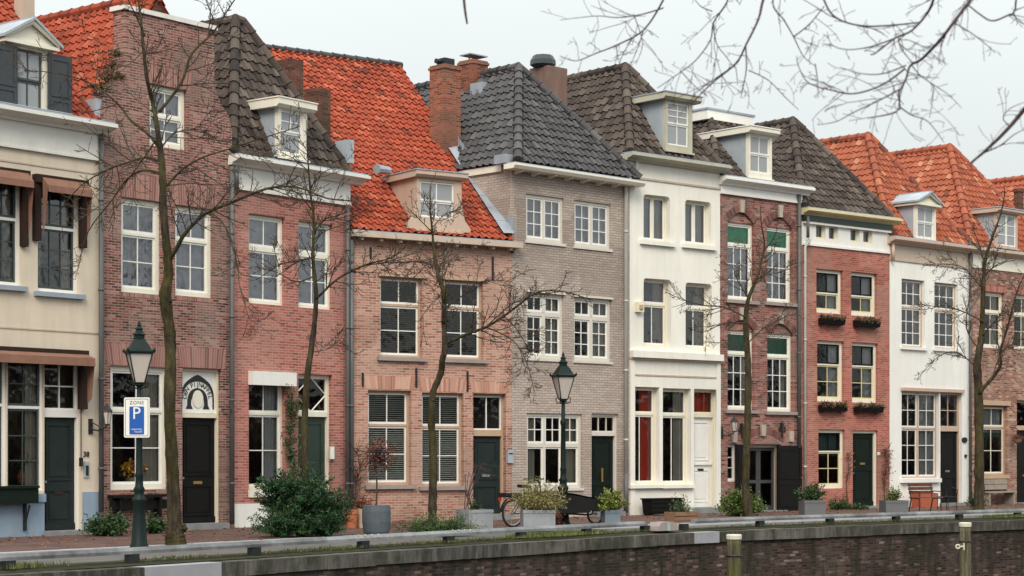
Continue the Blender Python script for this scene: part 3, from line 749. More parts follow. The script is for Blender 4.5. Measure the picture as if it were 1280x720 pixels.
# ================================================================ house 1: beige plaster
def house1():
    H = House(0, 'plaster_house', 'beige plastered house with blue plinth, brown awnings and shuttered pediment dormer')
    sl = ('bluesill', .10, .10, .10)
    for (a, b, t, bt) in ((47, 96, 222, 364), (-29, 23.5, 206, 353.5), (-108, -50, 190, 343)):
        H.window(a, t, b, bt, [(.42, 1, 3, 2), (.58, 1, 3, 3)], rec=.08, fm='white', sm='greysash', gm='glassmid', sill=sl, curtain='drapes', fw=.07)
    # shop front
    H.window(-62, 440, 6, 617, [(.36, 1, 2, 2), (.64, 1, 2, 3)], rec=.06, fm='white', sm='greysash', gm='glass', curtain='rdrape', fw=.06)
    H.window(9.0, 448, 52.5, 614, [(.36, 1, 2, 2), (.64, 1, 2, 3)], rec=.06, fm='white', sm='greysash', gm='glass', curtain='rdrape', fw=.055)
    H.door(55.5, 449, 98, 664, rec=.10, fm='white', dm='door_teal', fan=511.5, slot='darkbrown', slotz=.75, knob='l', fangrid=(2, 2), barh=.16, fw=.055)
    z0, z1 = H.cornice(0, 129.5, 145, .42, (.3, .12), 'white_old')
    zb = H.Z(0, 183); fr = MB(); fr.box(0, H.W, -.05, 0, zb, z0 + .01); fr.box(0, H.W, -.07, -.05, zb, zb + .05); fr.build('frieze', 'white_old', H.root)
    for y in (199, 408): H.band('string_line', 0, y, y + 2, .015, 'beige')
    H.wall('plaster1', z0 + .3)
    zp = H.Z(100, 615)
    pl = MB(); ud0, ud1 = H.U(55.5), H.U(98, .1)
    pl.box(.0, ud0 - .02, -.03, .003, 0, zp - .02); pl.box(ud1 + .02, H.W - .01, -.03, .003, 0, zp); pl.build('plinth', 'blueplinth', H.root)
    pl = MB(); pl.box(ud0 - .28, ud0 - .01, -.07, .003, zp - .19, zp - .02); pl.build('plinth_block', 'blueplinth', H.root)
    # awnings over the first floor windows
    for (a, b, yt, yb, l0, l1) in ((44, 113, 219, 302, 58, 101), (-34, 40, 206, 300, -20, 22)):
        d = -.34; u0, u1 = H.U(a, -.1), H.U(b, -.2); zt = H.Z(a, yt, -.1); zl = H.Z(a, yb - 2, -.1)
        mb = MB(); mb.box(u0, u1, -.16, -.001, zt - .14, zt + .03); mb.box(u0, u0 + .16, -.10, -.001, zl, zt - .14); mb.box(u1 - .16, u1, -.10, -.001, zl - .05, zt - .14)
        o = mb.build('awning', 'darkbrown', H.root)
        c = MB(); w0, w1 = u0 + .14, u1 - .06
        c.poly([(w0, -.165, zt - .03), (w1, -.165, zt - .03), (w1, d, zt - .20), (w0, d, zt - .20)])
        c.poly([(w0, d, zt - .20), (w1, d, zt - .20), (w1, d - .012, zt - .34), (w0, d - .012, zt - .34)])
        for x in (w0, w1 + .0):
            c.poly([(x, -.165, zt - .03), (x, d, zt - .20), (x + .015, d * .72, zt - .95), (x, -.165, zl + .12)])
        c.build('awning_cloth', 'brown', o)
    u0, u1 = 0.0, H.U(113, -.2); zt = H.Z(0, 437, -.1)
    mb = MB(); mb.box(u0, u1, -.16, -.001, zt - .05, zt + .07); mb.box(u1 - .18, u1, -.12, -.001, H.Z(110, 512), zt - .05)
    o = mb.build('awning', 'darkbrown', H.root)
    c = MB(); d = -.42
    c.poly([(u0, -.165, zt - .02), (u1 - .05, -.165, zt - .02), (u1 - .05, d, zt - .10), (u0, d, zt - .10)])
    c.poly([(u0, d, zt - .10), (u1 - .05, d, zt - .10), (u1 - .05, d - .01, zt - .27), (u0, d - .01, zt - .27)])
    c.poly([(u1 - .05, -.165, zt - .02), (u1 - .05, d, zt - .10), (u1 - .04, d * .7, zt - .95), (u1 - .05, -.165, zt - 1.05)])
    c.build('awning_cloth', 'brown', o)
    # number and bell plate
    u, z = H.uz(107.5, 568); text_mesh('38', .16, 'iron', 'house_number', H.root, Matrix.Translation((u, -.012, z)) @ UPRIGHT, .008)
    u0, q1 = H.uz(104.5, 577); q0 = H.Z(104.5, 597); mb = MB(); mb.box(u0, u0 + .13, -.03, -.001, q0, q1); o = mb.build('bell_plate', 'zinc', H.root)
    mb = MB(); mb.box(u0 + .035, u0 + .095, -.05, -.031, q0 + .05, q1 - .08); mb.build('bell_button', 'iron', o)
    u, z = H.uz(99, 512); mb = MB(); mb.tube([(u, -.06, z), (u, -.06, H.Z(99, 572))], .012, 5); mb.box(u - .03, u + .03, -.09, -.03, H.Z(99, 583), H.Z(99, 572)); mb.build('awning_crank', 'iron', H.root)
    # roof with right-hand verge
    d1, ze = .02, z1 + .03
    dt, zt = H.dz(20, 0, H.W - .05); de, zq = H.dz(117, 150, H.W - .05)
    k = (zt - ze) / (dt - d1); dr = dt + 1.3; zr = ze + k * (dr - d1)
    ro = tiled(H, [(0, d1, ze), (H.W - .05, d1, ze), (H.W - .05, dr, zr), (0, dr, zr)], 'tile_orange')
    mb = MB(); mb.poly([(0, dr, zr), (H.W, dr, zr), (H.W, 2 * dr, ze), (0, 2 * dr, ze)]); mb.poly([(0, d1, ze), (0, dr, zr), (0, 2 * dr, ze)]); mb.build('rear_slope', 'tile_orange', ro)
    ridge(H, (H.W - .08, d1, ze), (H.W - .08, dr, zr), 'tile_orange', ro, .1, 'verge_tile')
    mb = MB(); mb.poly([(H.W - .02, d1, ze - .5), (H.W - .02, dr, zr), (H.W - .02, 2 * dr, ze - .5)]); mb.build('gable_end', 'brickold', H.root)
    # dormer with shutters
    o, (u0, z0, u1, zz1) = dormer(H, 6, 53, 63, 137, -.09, 'shutterblue', 'ivory', (.42, .12, .16), (.26, .20, .05, .06), 'zinc', True, 2.6, sashm='greysash', fw=.1)
    for (a, b, q0, q1, ang) in ((u0 - .30, u0 + .26, z0 + .05, zz1 - .05, 0), (u1 - .10, u1 + .50, z0 - .02, zz1 - .05, 0)):
        s_ = MB(); s_.box(a, b, -.17, -.12, q0, q1); e = .05
        for (p0, p1) in ((.06, .30), (.34, .94)):
            y0, y1 = q0 + (q1 - q0) * p0, q0 + (q1 - q0) * p1
            s_.box(a + e, b - e, -.185, -.1705, y0, y0 + e); s_.box(a + e, b - e, -.185, -.1705, y1 - e, y1); s_.box(a + e, a + 2 * e, -.185, -.1705, y0 + e, y1 - e); s_.box(b - 2 * e, b - e, -.185, -.1705, y0 + e, y1 - e)
        s_.build('dormer_shutter', 'shutterblue', o)
    mb = MB(); mb.tube([(u0 - .3, -.18, z0 + .12), (u1 + .5, -.18, z0 + .12)], .012, 5); mb.build('dormer_rail', 'zinc', o)
    # lead upstand and chimney on the party wall
    mb = MB(); u, z = H.uz(112, 151, -.05); mb.box(H.W - .12, H.W + .1, .02, .45, z - .1, z + .52); mb.build('lead_upstand', 'zinc', H.root)
    chimney(H, H.W - .2, 18, 43, -70, 30, 'beige', .9, True)
    H.pipe(126.5, 166, 640, 'pipe', .055)
    return H
H1 = house1()

# ================================================================ house 2: purple brown brick, neck gable
def house2():
    H = House(1, 'gable_house', 'purple-brown brick house with tall flat-topped neck gable and dark door under an arched sign')
    zt = H.Z(157, 12); zsl = H.Z(126, 118)
    uL, uR = H.U(156), H.U(268)
    W_ = H.W
    zs = H.Z(292, 165)
    out = [(0, 0), (W_, 0), (W_, zs), (W_ - .10, zs + .35)]
    for k in range(1, 7):
        a = k / 7; out.append((uR + (W_ - .10 - uR) * (1 - a) ** 2, zs + .35 + (zt - 1.1 - zs - .35) * a))
    out += [(uR, zt - 1.0), (uR, zt), (uL, zt), (uL, zt - 1.0)]
    for k in range(6, 0, -1):
        a = k / 7; out.append((uL - (uL - .10) * (1 - a) ** 2, zs + .35 + (zt - 1.1 - zs - .35) * a))
    out += [(.10, zs + .35), (0, zs)]
    _, r = H.window(187, 104, 230, 181, [(.5, 1, 2, 1), (.5, 1, 2, 2)], rec=.09, fm='ivory', sm='white', gm='glasspale', curtain='net', fw=.10)
    H.soldier(r[0] - .1, r[2] + .1, r[3] + .01, .42, 'soldier2', .10)
    for (a, b, t, bt) in ((151.5, 198.5, 246, 364.5), (219, 263, 256, 369)):
        _, r = H.window(a, t, b, bt, [(.36, 1, 2, 1), (.64, 1, 2, 2)], rec=.09, fm='ivory', sm='white', gm='glasspale', curtain='net', fw=.10)
        H.soldier(r[0] - .1, r[2] + .1, r[3] + .01, .55, 'soldier2', .10)
        H.soldier(r[0], r[2], r[1] - .10, .09, 'soldier2')
    _, r = H.window(138, 456.5, 207, 612.5, [(.35, 1, 2, 1), (.65, 1, 2, 2)], rec=.09, fm='ivory', sm='white', gm='glass', curtain='rdrape', fw=.11)
    H.soldier(r[0] - .1, r[2] + .1, r[3] + .01, .50, 'soldier2', .10)
    rr, do, fo = H.door(228, 459.5, 273, 655, rec=.10, fm='cream', dm='black', fan=516, fansign=True, barh=.10, slot='brass', slotz=.88, slotw=.26, knob='l', fw=.06,
                        panels=[(.10, .90, .07, .36), (.10, .90, .45, .95)])
    H.soldier(rr[0] - .1, rr[2] + .1, rr[3] + .01, .48, 'soldier2', .10)
    # sign panel over the door
    u0, z0, u1, z1 = rr; zf = H.Z(228, 516); a0, a1, b0, b1 = u0 + .06, u1 - .06, zf, z1 - .06
    mb = MB(); mb.box(a0, a1, .155, .175, b0, b1); sp = mb.build('door_sign', 'white', fo)
    cx = (a0 + a1) / 2; w = (a1 - a0); h = b1 - b0; base = b0 + h * .10
    def arch(wd, hh, n=18, pt=.0):
        pts = []
        for k in range(n + 1):
            a = math.pi * k / n; x = -math.cos(a); y = math.sin(a) ** .8
            pts.append((cx + x * wd, base + hh * (.28 + .72 * y) + pt * max(0, 1 - abs(x) * 2.2)))
        return [(cx - wd, base)] + pts + [(cx + wd, base)]
    mb = MB()
    def ring(o_, i_, y0, y1, m=0):
        for k in range(len(o_) - 1): mb.prism_y([i_[k], i_[k + 1], o_[k + 1], o_[k]][::-1], y0, y1, m)
    ring(arch(w * .47, h * .76, pt=h * .06), arch(w * .43, h * .66), .146, .1545); mb.build('sign_arch', 'signblack', fo); mb = MB()
    ring(arch(w * .29, h * .50), arch(w * .19, h * .36), .146, .1545)
    mb.build('sign_arch', 'signblack', fo)
    mb = MB()
    for sx in (-1, 1):
        pts = [(cx + sx * w * .34, base), (cx + sx * w * .14, base), (cx + sx * w * .24, base + h * .20)]
        mb.prism_y(pts if sx < 0 else pts[::-1], .144, .1455)
    mb.build('sign_ribbon', 'signblack', fo)
    mb = MB(); mb.prism_y([(cx + w * .15 * math.cos(2 * math.pi * k / 20), base + h * .24 + h * .21 * math.sin(2 * math.pi * k / 20)) for k in range(20)][::-1], .13, .1535); mb.build('sign_fruit', 'ivory', fo)
    mb = MB(); mb.box(cx - w * .46, cx + w * .46, .135, .1535, base - h * .09, base - h * .012); mb.build('sign_base', 'white', fo)
    T = 'DEN PIJNAPPEL'; meshes = []
    for k, ch in enumerate(T):
        if ch == ' ': continue
        a = math.pi * (.055 + .89 * k / (len(T) - 1)); x = -math.cos(a); y = math.sin(a) ** .8
        px, pz = cx + x * w * .36, base + h * .58 * (.34 + .66 * y)
        tx, tz = math.sin(a) * .36 * w, .66 * .58 * h * .8 * math.cos(a) * math.sin(a) ** -.2
        ang = math.atan2(tz, tx)
        meshes.append(text_mesh(ch, h * .165, 'signblack', 'sign_letter', None, Matrix.Translation((px, .150, pz)) @ Matrix.Rotation(-ang, 4, 'Y') @ UPRIGHT, .003))
    bm = bmesh.new()
    for o in meshes: bm.from_mesh(o.data); bpy.data.objects.remove(o)
    me = bpy.data.meshes.new('sign_lettering'); bm.to_mesh(me); me.materials.append(M['signblack']); o = bpy.data.objects.new('sign_lettering', me); COL.objects.link(o); o.parent = fo
    H.wall('brick2', H.Z(126, 150), out, sidez=H.Z(126, 150))
    mb = MB(); mb.box(uL - .06, uR + .06, -.05, .43, zt, zt + .10); mb.build('gable_coping', 'white_old', H.root)
    # roof, ridge at right angles to the street
    ze = H.Z(126, 150); zr = H.dz(192, -3, W_ / 2)[1]
    mb = MB(); mb.poly([(0, .37, ze - .3), (W_, .37, ze - .3), (W_ / 2, .37, zr)]); mb.build('gable_end', 'brickold', H.root)
    um = W_ / 2; ro = tiled(H, [(-.1, .30, ze), (um, .30, zr), (um, 10, zr), (-.1, 10, ze)], 'tile_orange')
    tiled(H, [(W_ + .1, .30, ze), (W_ + .1, 10, ze), (um, 10, zr), (um, .30, zr)], 'tile_orange', name='roof_slope', parent=ro)
    ridge(H, (um, .3, zr), (um, 10, zr), 'tile_orange', ro)
    H.pipe(290, 208, 655, 'pipe', .055)
    # wooden flap seat below the window
    mb = MB(); a, b = H.U(141, -.2), H.U(211, -.2); z1 = H.Z(141, 619, -.2); mb.box(a, b, -.24, -.02, z1 - .06, z1); mb.box(a, b, -.14, -.09, z1 - .32, z1 - .12); mb.box(a + .2, a + .26, -.2, -.004, z1 - .5, z1 - .07); mb.box(b - .26, b - .2, -.2, -.004, z1 - .5, z1 - .07)
    mb.build('wall_seat', 'black', H.root)
    mb = MB(); mb.tube([(rr[2] + .02, .0, zf + .1), (rr[2] + .02, -.1, zf + .1), (rr[2] + .16, -.16, zf + .10)], .02, 6); mb.build('door_bracket', 'iron', H.root)
    return H
H2 = house2()

# ================================================================ house 3: red brick, white cornice
def house3():
    H = House(2, 'cornice_house', 'red brick house with broad white frieze, dark hipped roof and shutter box')
    for (a, b, t, bt) in ((311, 352.5, 266.5, 378.5), (373, 412, 275.5, 384)):
        H.window(a, t, b, bt, [(.37, 1, 2, 1), (.63, 1, 2, 2)], rec=.09, fm='ivory', sm='white', gm='glasspale', curtain='net', fw=.07, bar=.11)
    _, r = H.window(311, 474, 352.5, 612, [(.30, 1, 2, 1), (.70, 1, 2, 2)], rec=.10, fm='ivory', sm='white', gm='glass', curtain='rnet', fw=.07, sill=('ivory', .18, .05, .02))
    mb = MB(); mb.box(r[0] - .02, r[2] + .22, -.17, -.001, r[3] - .13, r[3] + .19); mb.build('shutter_box', 'white', H.root)
    H.door(373, 467, 411, 652, rec=.12, fm='ivory', dm='darkgreen', fan=514, fangrid='diamond', slot='steel', slotz=.95, fw=.07, barh=.12)
    z0, z1 = H.cornice(290, 190.5, 204, .40, (.12, .34), 'white_old', 236, 'white_old')
    H.wall('brick3', z0 + .3)
    zp = H.Z(292, 630); pl = MB(); pl.box(.06, H.U(371), -.025, .002, 0, zp); pl.build('plinth', 'white', H.root)
    um = H.W / 2; dp, zp = H.dz(299, 27, um)
    hip_roof(H, z1 + .04, (um, dp, zp), 'tile_brown', .0, trunc=.12, ur=H.W - .02, ul=.02)
    dormer(H, 348, 134, 384, 195, -.17, 'zinc', 'ivory', (.20, .16, .18), (.09, .16, .1, .04), 'ivory', deep=2.2, sashes=((.5, 1, 2, 2), (.5, 1, 1, 1)), fw=.08)
    mb = MB(); u, z = H.uz(434, 186, 0); mb.box(H.W - .10, H.W + .05, -.1, .4, z - .35, z + .22); mb.build('lead_upstand', 'zinc', H.root)
    chimney(H, H.W - .1, 380, 413, 112, 166, 'brickold', .6, False); chimney(H, H.W - .1, 346, 379, 76, 122, 'brickold', .6, False)
    H.pipe(434.5, 256, 652, 'pipe', .05); H.pipe(296, 207, 236, 'pipe', .05, d=-.14)
    u, z = H.uz(414, 566); mb = MB(); mb.box(u - .06, u + .06, -.05, -.001, z - .15, z + .15); mb.build('letter_box', 'white', H.root)
    return H
H3 = house3()

# ================================================================ house 4: pale pink brick, orange roof
def house4():
    H = House(3, 'pink_brick_house', 'pale pink brick house with steep orange roof and tan flared dormer')
    sl = ('sillstone', .10, .09, .10)
    for k, (a, b, t, bt) in enumerate(((475.5, 525, 345, 445.5), (556, 601, 349.5, 448))):
        H.window(a, t, b, bt, [(.34, 1, 2, 1), (.66, 1, 2, 2)], rec=.12, fm='tan', sm='white', gm='glass', curtain='blinddark', fw=.05, sill=sl)
        r = H.rect(a, t, b, bt, .12); mb = MB(); mb.box(r[0] - .08, r[2] + .12, -.05, .003, r[3] + .003, r[3] + .09); mb.build('lintel', 'tan', H.root)
    for (a, b, t, bt) in ((460, 511, 487.5, 606.5), (527.5, 576.5, 490.5, 608)):
        _, r = H.window(a, t, b, bt, [(.36, 1, 2, 1), (.64, 1, 2, 2)], rec=.12, fm='tan', sm='white', gm='glass', curtain='blind', fw=.06, sill=sl)
        H.soldier(r[0] - .05, r[2] + .08, r[3] + .03, .34, 'soldier4', .10)
    rr, _, _ = H.door(591.5, 491.5, 629, 643, rec=.14, fm='tan', dm='door_teal', fan=537, fangrid=(2, 1), barm='white', barh=.16, slot='steel', slotz=.95, fw=.06)
    H.soldier(rr[0] - .05, rr[2] + .05, rr[3] + .02, .30, 'soldier4', .10)
    zb, zt = H.Z(440, 295, -.2), H.Z(440, 287.5, -.28)
    mb = MB(); mb.box(-.03, H.W + .16, -.28, -.001, zb, zt); g = mb.build('gutter', 'beige', H.root)
    gl = MB(); gl.box(0, H.W + .1, -.24, .02, zt + .001, zt + .03); gl.build('gutter_lining', 'lead', g)
    for k in range(9):
        u = .25 + k * (H.W - .4) / 8; mb = MB(); mb.box(u - .04, u + .04, -.20, -.002, zb - .07, zb - .002); mb.build('gutter_bracket', 'beige', H.root)
    H.wall('brick4', zt)
    for (px, y0, y1) in ((463, 309, 323), (615.5, 321, 350), (453, 466, 483), (520, 460, 484), (584, 464, 489)):
        u, z1 = H.uz(px, y0); z0 = H.Z(px, y1); mb = MB(); mb.box(u - .022, u + .022, -.035, -.001, z0, z1); mb.build('wall_anchor', 'iron', H.root)
    u, z = H.uz(637, 570); mb = MB(); mb.box(u - .09, u + .09, -.06, -.001, z - .18, z + .16); o = mb.build('letter_box', 'zinc', H.root)
    mb = MB(); mb.box(u - .06, u + .06, -.07, -.061, z + .05, z + .08); mb.build('letter_slot', 'iron', o)
    uv = H.W - .02
    dr, zr = H.dz(501, 83, uv); d1, ze = -.16, zt + .03
    ul = -1.2
    ro = tiled(H, [(0.02, d1, ze), (uv, d1, ze), (uv, dr, zr), (0.02, dr, zr)], 'tile_orange')
    mb = MB(); mb.poly([(0, dr, zr), (H.W, dr, zr), (H.W, 2 * dr, ze), (0, 2 * dr, ze)]); mb.build('rear_slope', 'tile_orange', ro)
    mb = MB(); mb.poly([(.03, d1, ze - .3), (.03, dr, zr), (.03, 2 * dr, ze - .3)]); mb.poly([(H.W - .03, d1, ze - .3), (H.W - .03, dr, zr), (H.W - .03, 2 * dr, ze - .3)]); mb.build('gable_end', 'brickold', H.root)
    ridge(H, (0, dr, zr), (uv, dr, zr), 'tile_dark', ro, .10)
    # stepped lead flashing along the taller neighbour
    mb = MB(); n = 9; k0 = 0.0; k1 = .60
    for i in range(n):
        a, b = k0 + (k1 - k0) * i / n, k0 + (k1 - k0) * (i + 1) / n
        P = lambda q, uu, dz_: (uu, d1 + (dr - d1) * q, ze + (zr - ze) * q + dz_ + .10)
        mb.poly([P(a, uv - .34, .10), P(a, uv + .0, .12), P(b, uv + .0, .115), P(b, uv - .34, .095)]); mb.poly([P(a, uv - .003, .10), P(b, uv - .003, .10), P(b, uv - .003, .38), P(a, uv - .003, .42)])
    mb.build('lead_flashing', 'lead', ro)
    dormer(H, 521, 221, 577, 286, -.08, 'pinkbeige', 'pinkbeige', (.16, .10, .16), (.10, .22, .32, .08), 'lead', deep=2.4, shape=True, sashes=((.55, 1, 2, 1), (.45, 1, 2, 1)))
    mb = MB(); u, z = H.uz(474, 212, 1.0); mb.tube([(u - .1, .95, z), (u + .35, 1.1, z + .02)], [.13, .09], 8); mb.build('vent_cowl', 'lead', H.root)
    H.pipe(439.5, 300, 652, 'pipe', .055)
    return H
H4 = house4()

# ================================================================ house 5: taupe painted brick
def house5():
    H = House(4, 'taupe_house', 'taupe painted brick house with charcoal hipped roof, white casements and three chimneys')
    fm, sm = 'taupepaint', 'white'
    for (a, b, t, bt) in ((657.5, 703, 241.5, 300), (718, 761.5, 249.5, 307)):
        H.window(a, t, b, bt, [(1, 2, 2, 3)], rec=.06, fm=fm, sm=sm, gm='glasspale', curtain='net', fw=.08, mull=.07, sill=(fm, .07, .04, .04))
    for (a, b, t, bt) in ((658, 702.5, 365, 447), (717.5, 762, 371, 450)):
        H.window(a, t, b, bt, [(.30, 2, 2, 1), (.70, 2, 2, 3)], rec=.06, fm=fm, sm=sm, gm='glass', fw=.08, mull=.10, bar=.11, sill=(fm, .07, .04, .04), curtain='rdrape')
        r = H.rect(a, t, b, bt, .06); mb = MB(); mb.box(r[0] - .02, r[2] + .03, -.05, .003, r[3] + .003, r[3] + .06); mb.build('lintel', fm, H.root)
    H.window(658.5, 516, 725.5, 611, [(.42, 3, 2, 2), (.58, 3, 1, 1)], rec=.06, fm=fm, sm=sm, gm='glass', fw=.08, mull=.07, bar=.10, sill=(fm, .07, .04, .04), curtain='drapes')
    rr, do, _ = H.door(739.5, 516.5, 770.5, 640, rec=.08, fm=fm, dm='blackgreen', fan=540, fangrid=(3, 1), barh=.10, slot=None, fw=.07, knob=None)
    u, z1 = H.uz(753, 585, .1); mb = MB(); mb.box(u - .03, u + .03, .10, .124, z1 - .38, z1); mb.build('door_plate', 'brass', do)
    z0, zt = H.Z(640, 209, -.3), H.Z(648, 203.5, -.42)
    mb = MB(); mb.prism_u([(0, z0 - .02), (-.36, z0 - .02), (-.42, z0 + .06), (-.42, zt), (0, zt)], -.30, H.W + .20); g = mb.build('gutter', 'ivory', H.root)
    mb = MB(); mb.box(-.28, H.W + .18, -.38, .02, zt + .001, zt + .03); mb.build('gutter_lining', 'lead', g)
    for k in range(8):
        u = .1 + k * (H.W - .2) / 7; mb = MB(); mb.prism_u([(-.002, z0 - .11), (-.12, z0 - .10), (-.30, z0 - .06), (-.30, z0 - .022), (-.002, z0 - .022)], u - .03, u + .03); mb.build('gutter_bracket', 'ivory', H.root)
    H.wall('brick5', zt + .1)
    # eaves board on the left flank
    mb = MB(); mb.box(-.06, .0, .35, 8, zt - .12, zt + .05); mb.build('eaves_board', 'ivory', H.root)
    mb = MB(); mb.box(-.32, .05, -.10, .34, zt + .03, zt + .26); mb.build('lead_upstand', 'lead', H.root)
    um = H.W / 2; dp, zp = H.dz(648.5, 85, um)
    hip_roof(H, zt + .06, (um, dp, zp), 'tile_dark', -.30, ov=.08, depth=11, rmat='tile_dark')
    o, (u, d, z, s) = chimney(H, .25, 537, 576, 83, 182, 'brickchim', .9)
    mb = MB(); mb.box(u - .16, u + .2, d - .16, d + .16, z, z + .20); mb.tube([(u - .16, d, z + .1), (u - .34, d, z + .1)], .07, 8); mb.build('chimney_cowl', 'iron', o)
    o, (u, d, z, s) = chimney(H, um - .1, 573, 610, 77, 112, 'brickchim', .9)
    mb = MB()
    for x in (-.25, .25): mb.tube([(u + x * .6, d, z), (u + x * .6, d, z + .14)], .025, 5)
    mb.box(u - .32, u + .36, d - .22, d + .22, z + .14, z + .17); mb.build('chimney_cowl', 'lead', o)
    mb = MB(); mb.box(u - s - .1, u + s, d - s - .5, d - s, z - 1.15, z - .72); mb.build('lead_flashing', 'lead', o)
    o, (u, d, z, s) = chimney(H, H.W - .3, 662, 709, 86, 140, 'plasterchim', 1.2, False)
    mb = MB(); mb.lathe([(.27, 0), (.37, .07), (.36, .20), (.28, .34), (.27, .34)], 8, (u - .22, d, z)); mb.build('chimney_pot', 'shutterblue', o)
    return H
H5 = house5()

# ================================================================ house 6: white plaster
def house6():
    H = House(5, 'white_plaster_house', 'tall white plastered house with red curtains and olive cornice, between taupe and dark brick houses')
    def rounded(r, rad=.12):
        u0, z0, u1, z1 = r
        pts = [(u0, z0), (u1, z0), (u1, z1 - rad)]
        for k in range(1, 5): a = math.pi / 2 * k / 4; pts.append((u1 - rad + rad * math.cos(a), z1 - rad + rad * math.sin(a)))
        for k in range(1, 5): a = math.pi / 2 * k / 4; pts.append((u0 + rad - rad * math.sin(a), z1 - rad + rad * math.cos(a)))
        return pts + [(u0, z1 - rad)]
    for (a, b, t, bt) in ((804.5, 832, 242, 300), (856.5, 883.5, 249, 304.5)):
        H.window(a, t, b, bt, [(1, 2, 1, 1)], rec=.17, fm='cream', sm='white', gm='glassmid', curtain='net', fw=.05, mull=.05, sill=('plaster6', .12, .10, .16))
        H.holes[-1] = rounded(H.rect(a, t, b, bt, .17))
    for (a, b, t, bt) in ((804.5, 833, 347, 432), (857, 884, 352.5, 435)):
        H.window(a, t, b, bt, [(.37, 1, 1, 1), (.63, 1, 2, 1)], rec=.19, fm='cream', sm='white', gm='glassmid', curtain='rdrape', fw=.05)
        H.holes[-1] = rounded(H.rect(a, t, b, bt, .19))
    sl = ('plaster6', .10, .10, .08)
    H.window(788, 483, 818.5, 606, [(.27, 1, 1, 1), (.73, 1, 2, 1)], rec=.18, fm='cream', sm='white', gm='glass', curtain='red', fw=.05, sill=sl)
    H.window(828.5, 485, 858, 606, [(.27, 1, 1, 1), (.73, 1, 2, 1)], rec=.18, fm='cream', sm='white', gm='glass', curtain='rdrape', fw=.05, sill=sl)
    rr, do, fo = H.door(867.5, 486, 892.5, 635, rec=.18, fm='cream', dm='white', fan=516, fangrid=(1, 1), barh=.12, slot='darkbrown', slotz=1.05, fw=.05, knob=None,
                        panels=[(.14, .86, .06, .42), (.14, .86, .52, .95)])
    H.curtain(fo, 'redall', rr[0] + .05, rr[2] - .05, H.Z(867.5, 514), rr[3] - .05, .4)
    mb = MB(); mb.box(rr[0] + .06, rr[2] - .06, .19, .224, rr[1] + 1.22, rr[1] + 1.27); mb.build('door_rail', 'white', do)
    z0, z1 = H.cornice(770, 186.5, 196.5, .38, (.22, .10), 'olive')
    H.band('string_line', 787, 220, 222.5, .03, 'beige'); H.band('shop_cornice', 787, 438, 446.5, .16, 'plaster6', -.0); H.band('shop_cornice', 787, 446.5, 449, .08, 'beige'); H.band('string_line', 787, 467, 469, .02, 'beige', .15, H.W - .1)
    za = H.Z(787, 449)
    for a in (787.5, 895): mb = MB(); u = H.U(a); mb.box(max(u, .004), max(u, .004) + .16, -.04, .002, .0, za); mb.build('pilaster', 'plaster6', H.root)
    H.wall('plaster6', z0 + .3)
    um = H.W / 2; dp, zp = H.dz(783, 85, um)
    hip_roof(H, z1 + .05, (um, dp, zp), 'tile_brown', -.02, trunc=.05, depth=11)
    dormer(H, 832, 124, 865.5, 187, .02, 'zinc', 'olive', (.17, .20, .2), (.09, .14, .16, .05), 'lead', deep=2.2, sashes=((.5, 1, 2, 3), (.5, 1, 2, 1)))
    H.pipe(782.5, 222, 592, 'pipepale', .055, (-.05, -.22), d=-.10); H.pipe(782.5, 592, 641, 'pipe', .058, d=-.10); H.pipe(796, 194, 220, 'pipepale', .05, d=-.1)
    u, z = H.uz(797, 383); mb = MB(); mb.box(u - .12, u + .14, -.12, -.001, z - .16, z + .12); o = mb.build('alarm_box', 'cream', H.root); mb = MB(); mb.box(u - .05, u + .07, -.16, -.121, z - .08, z + .04); mb.build('alarm_lamp', 'tan', o)
    return H
H6 = house6()

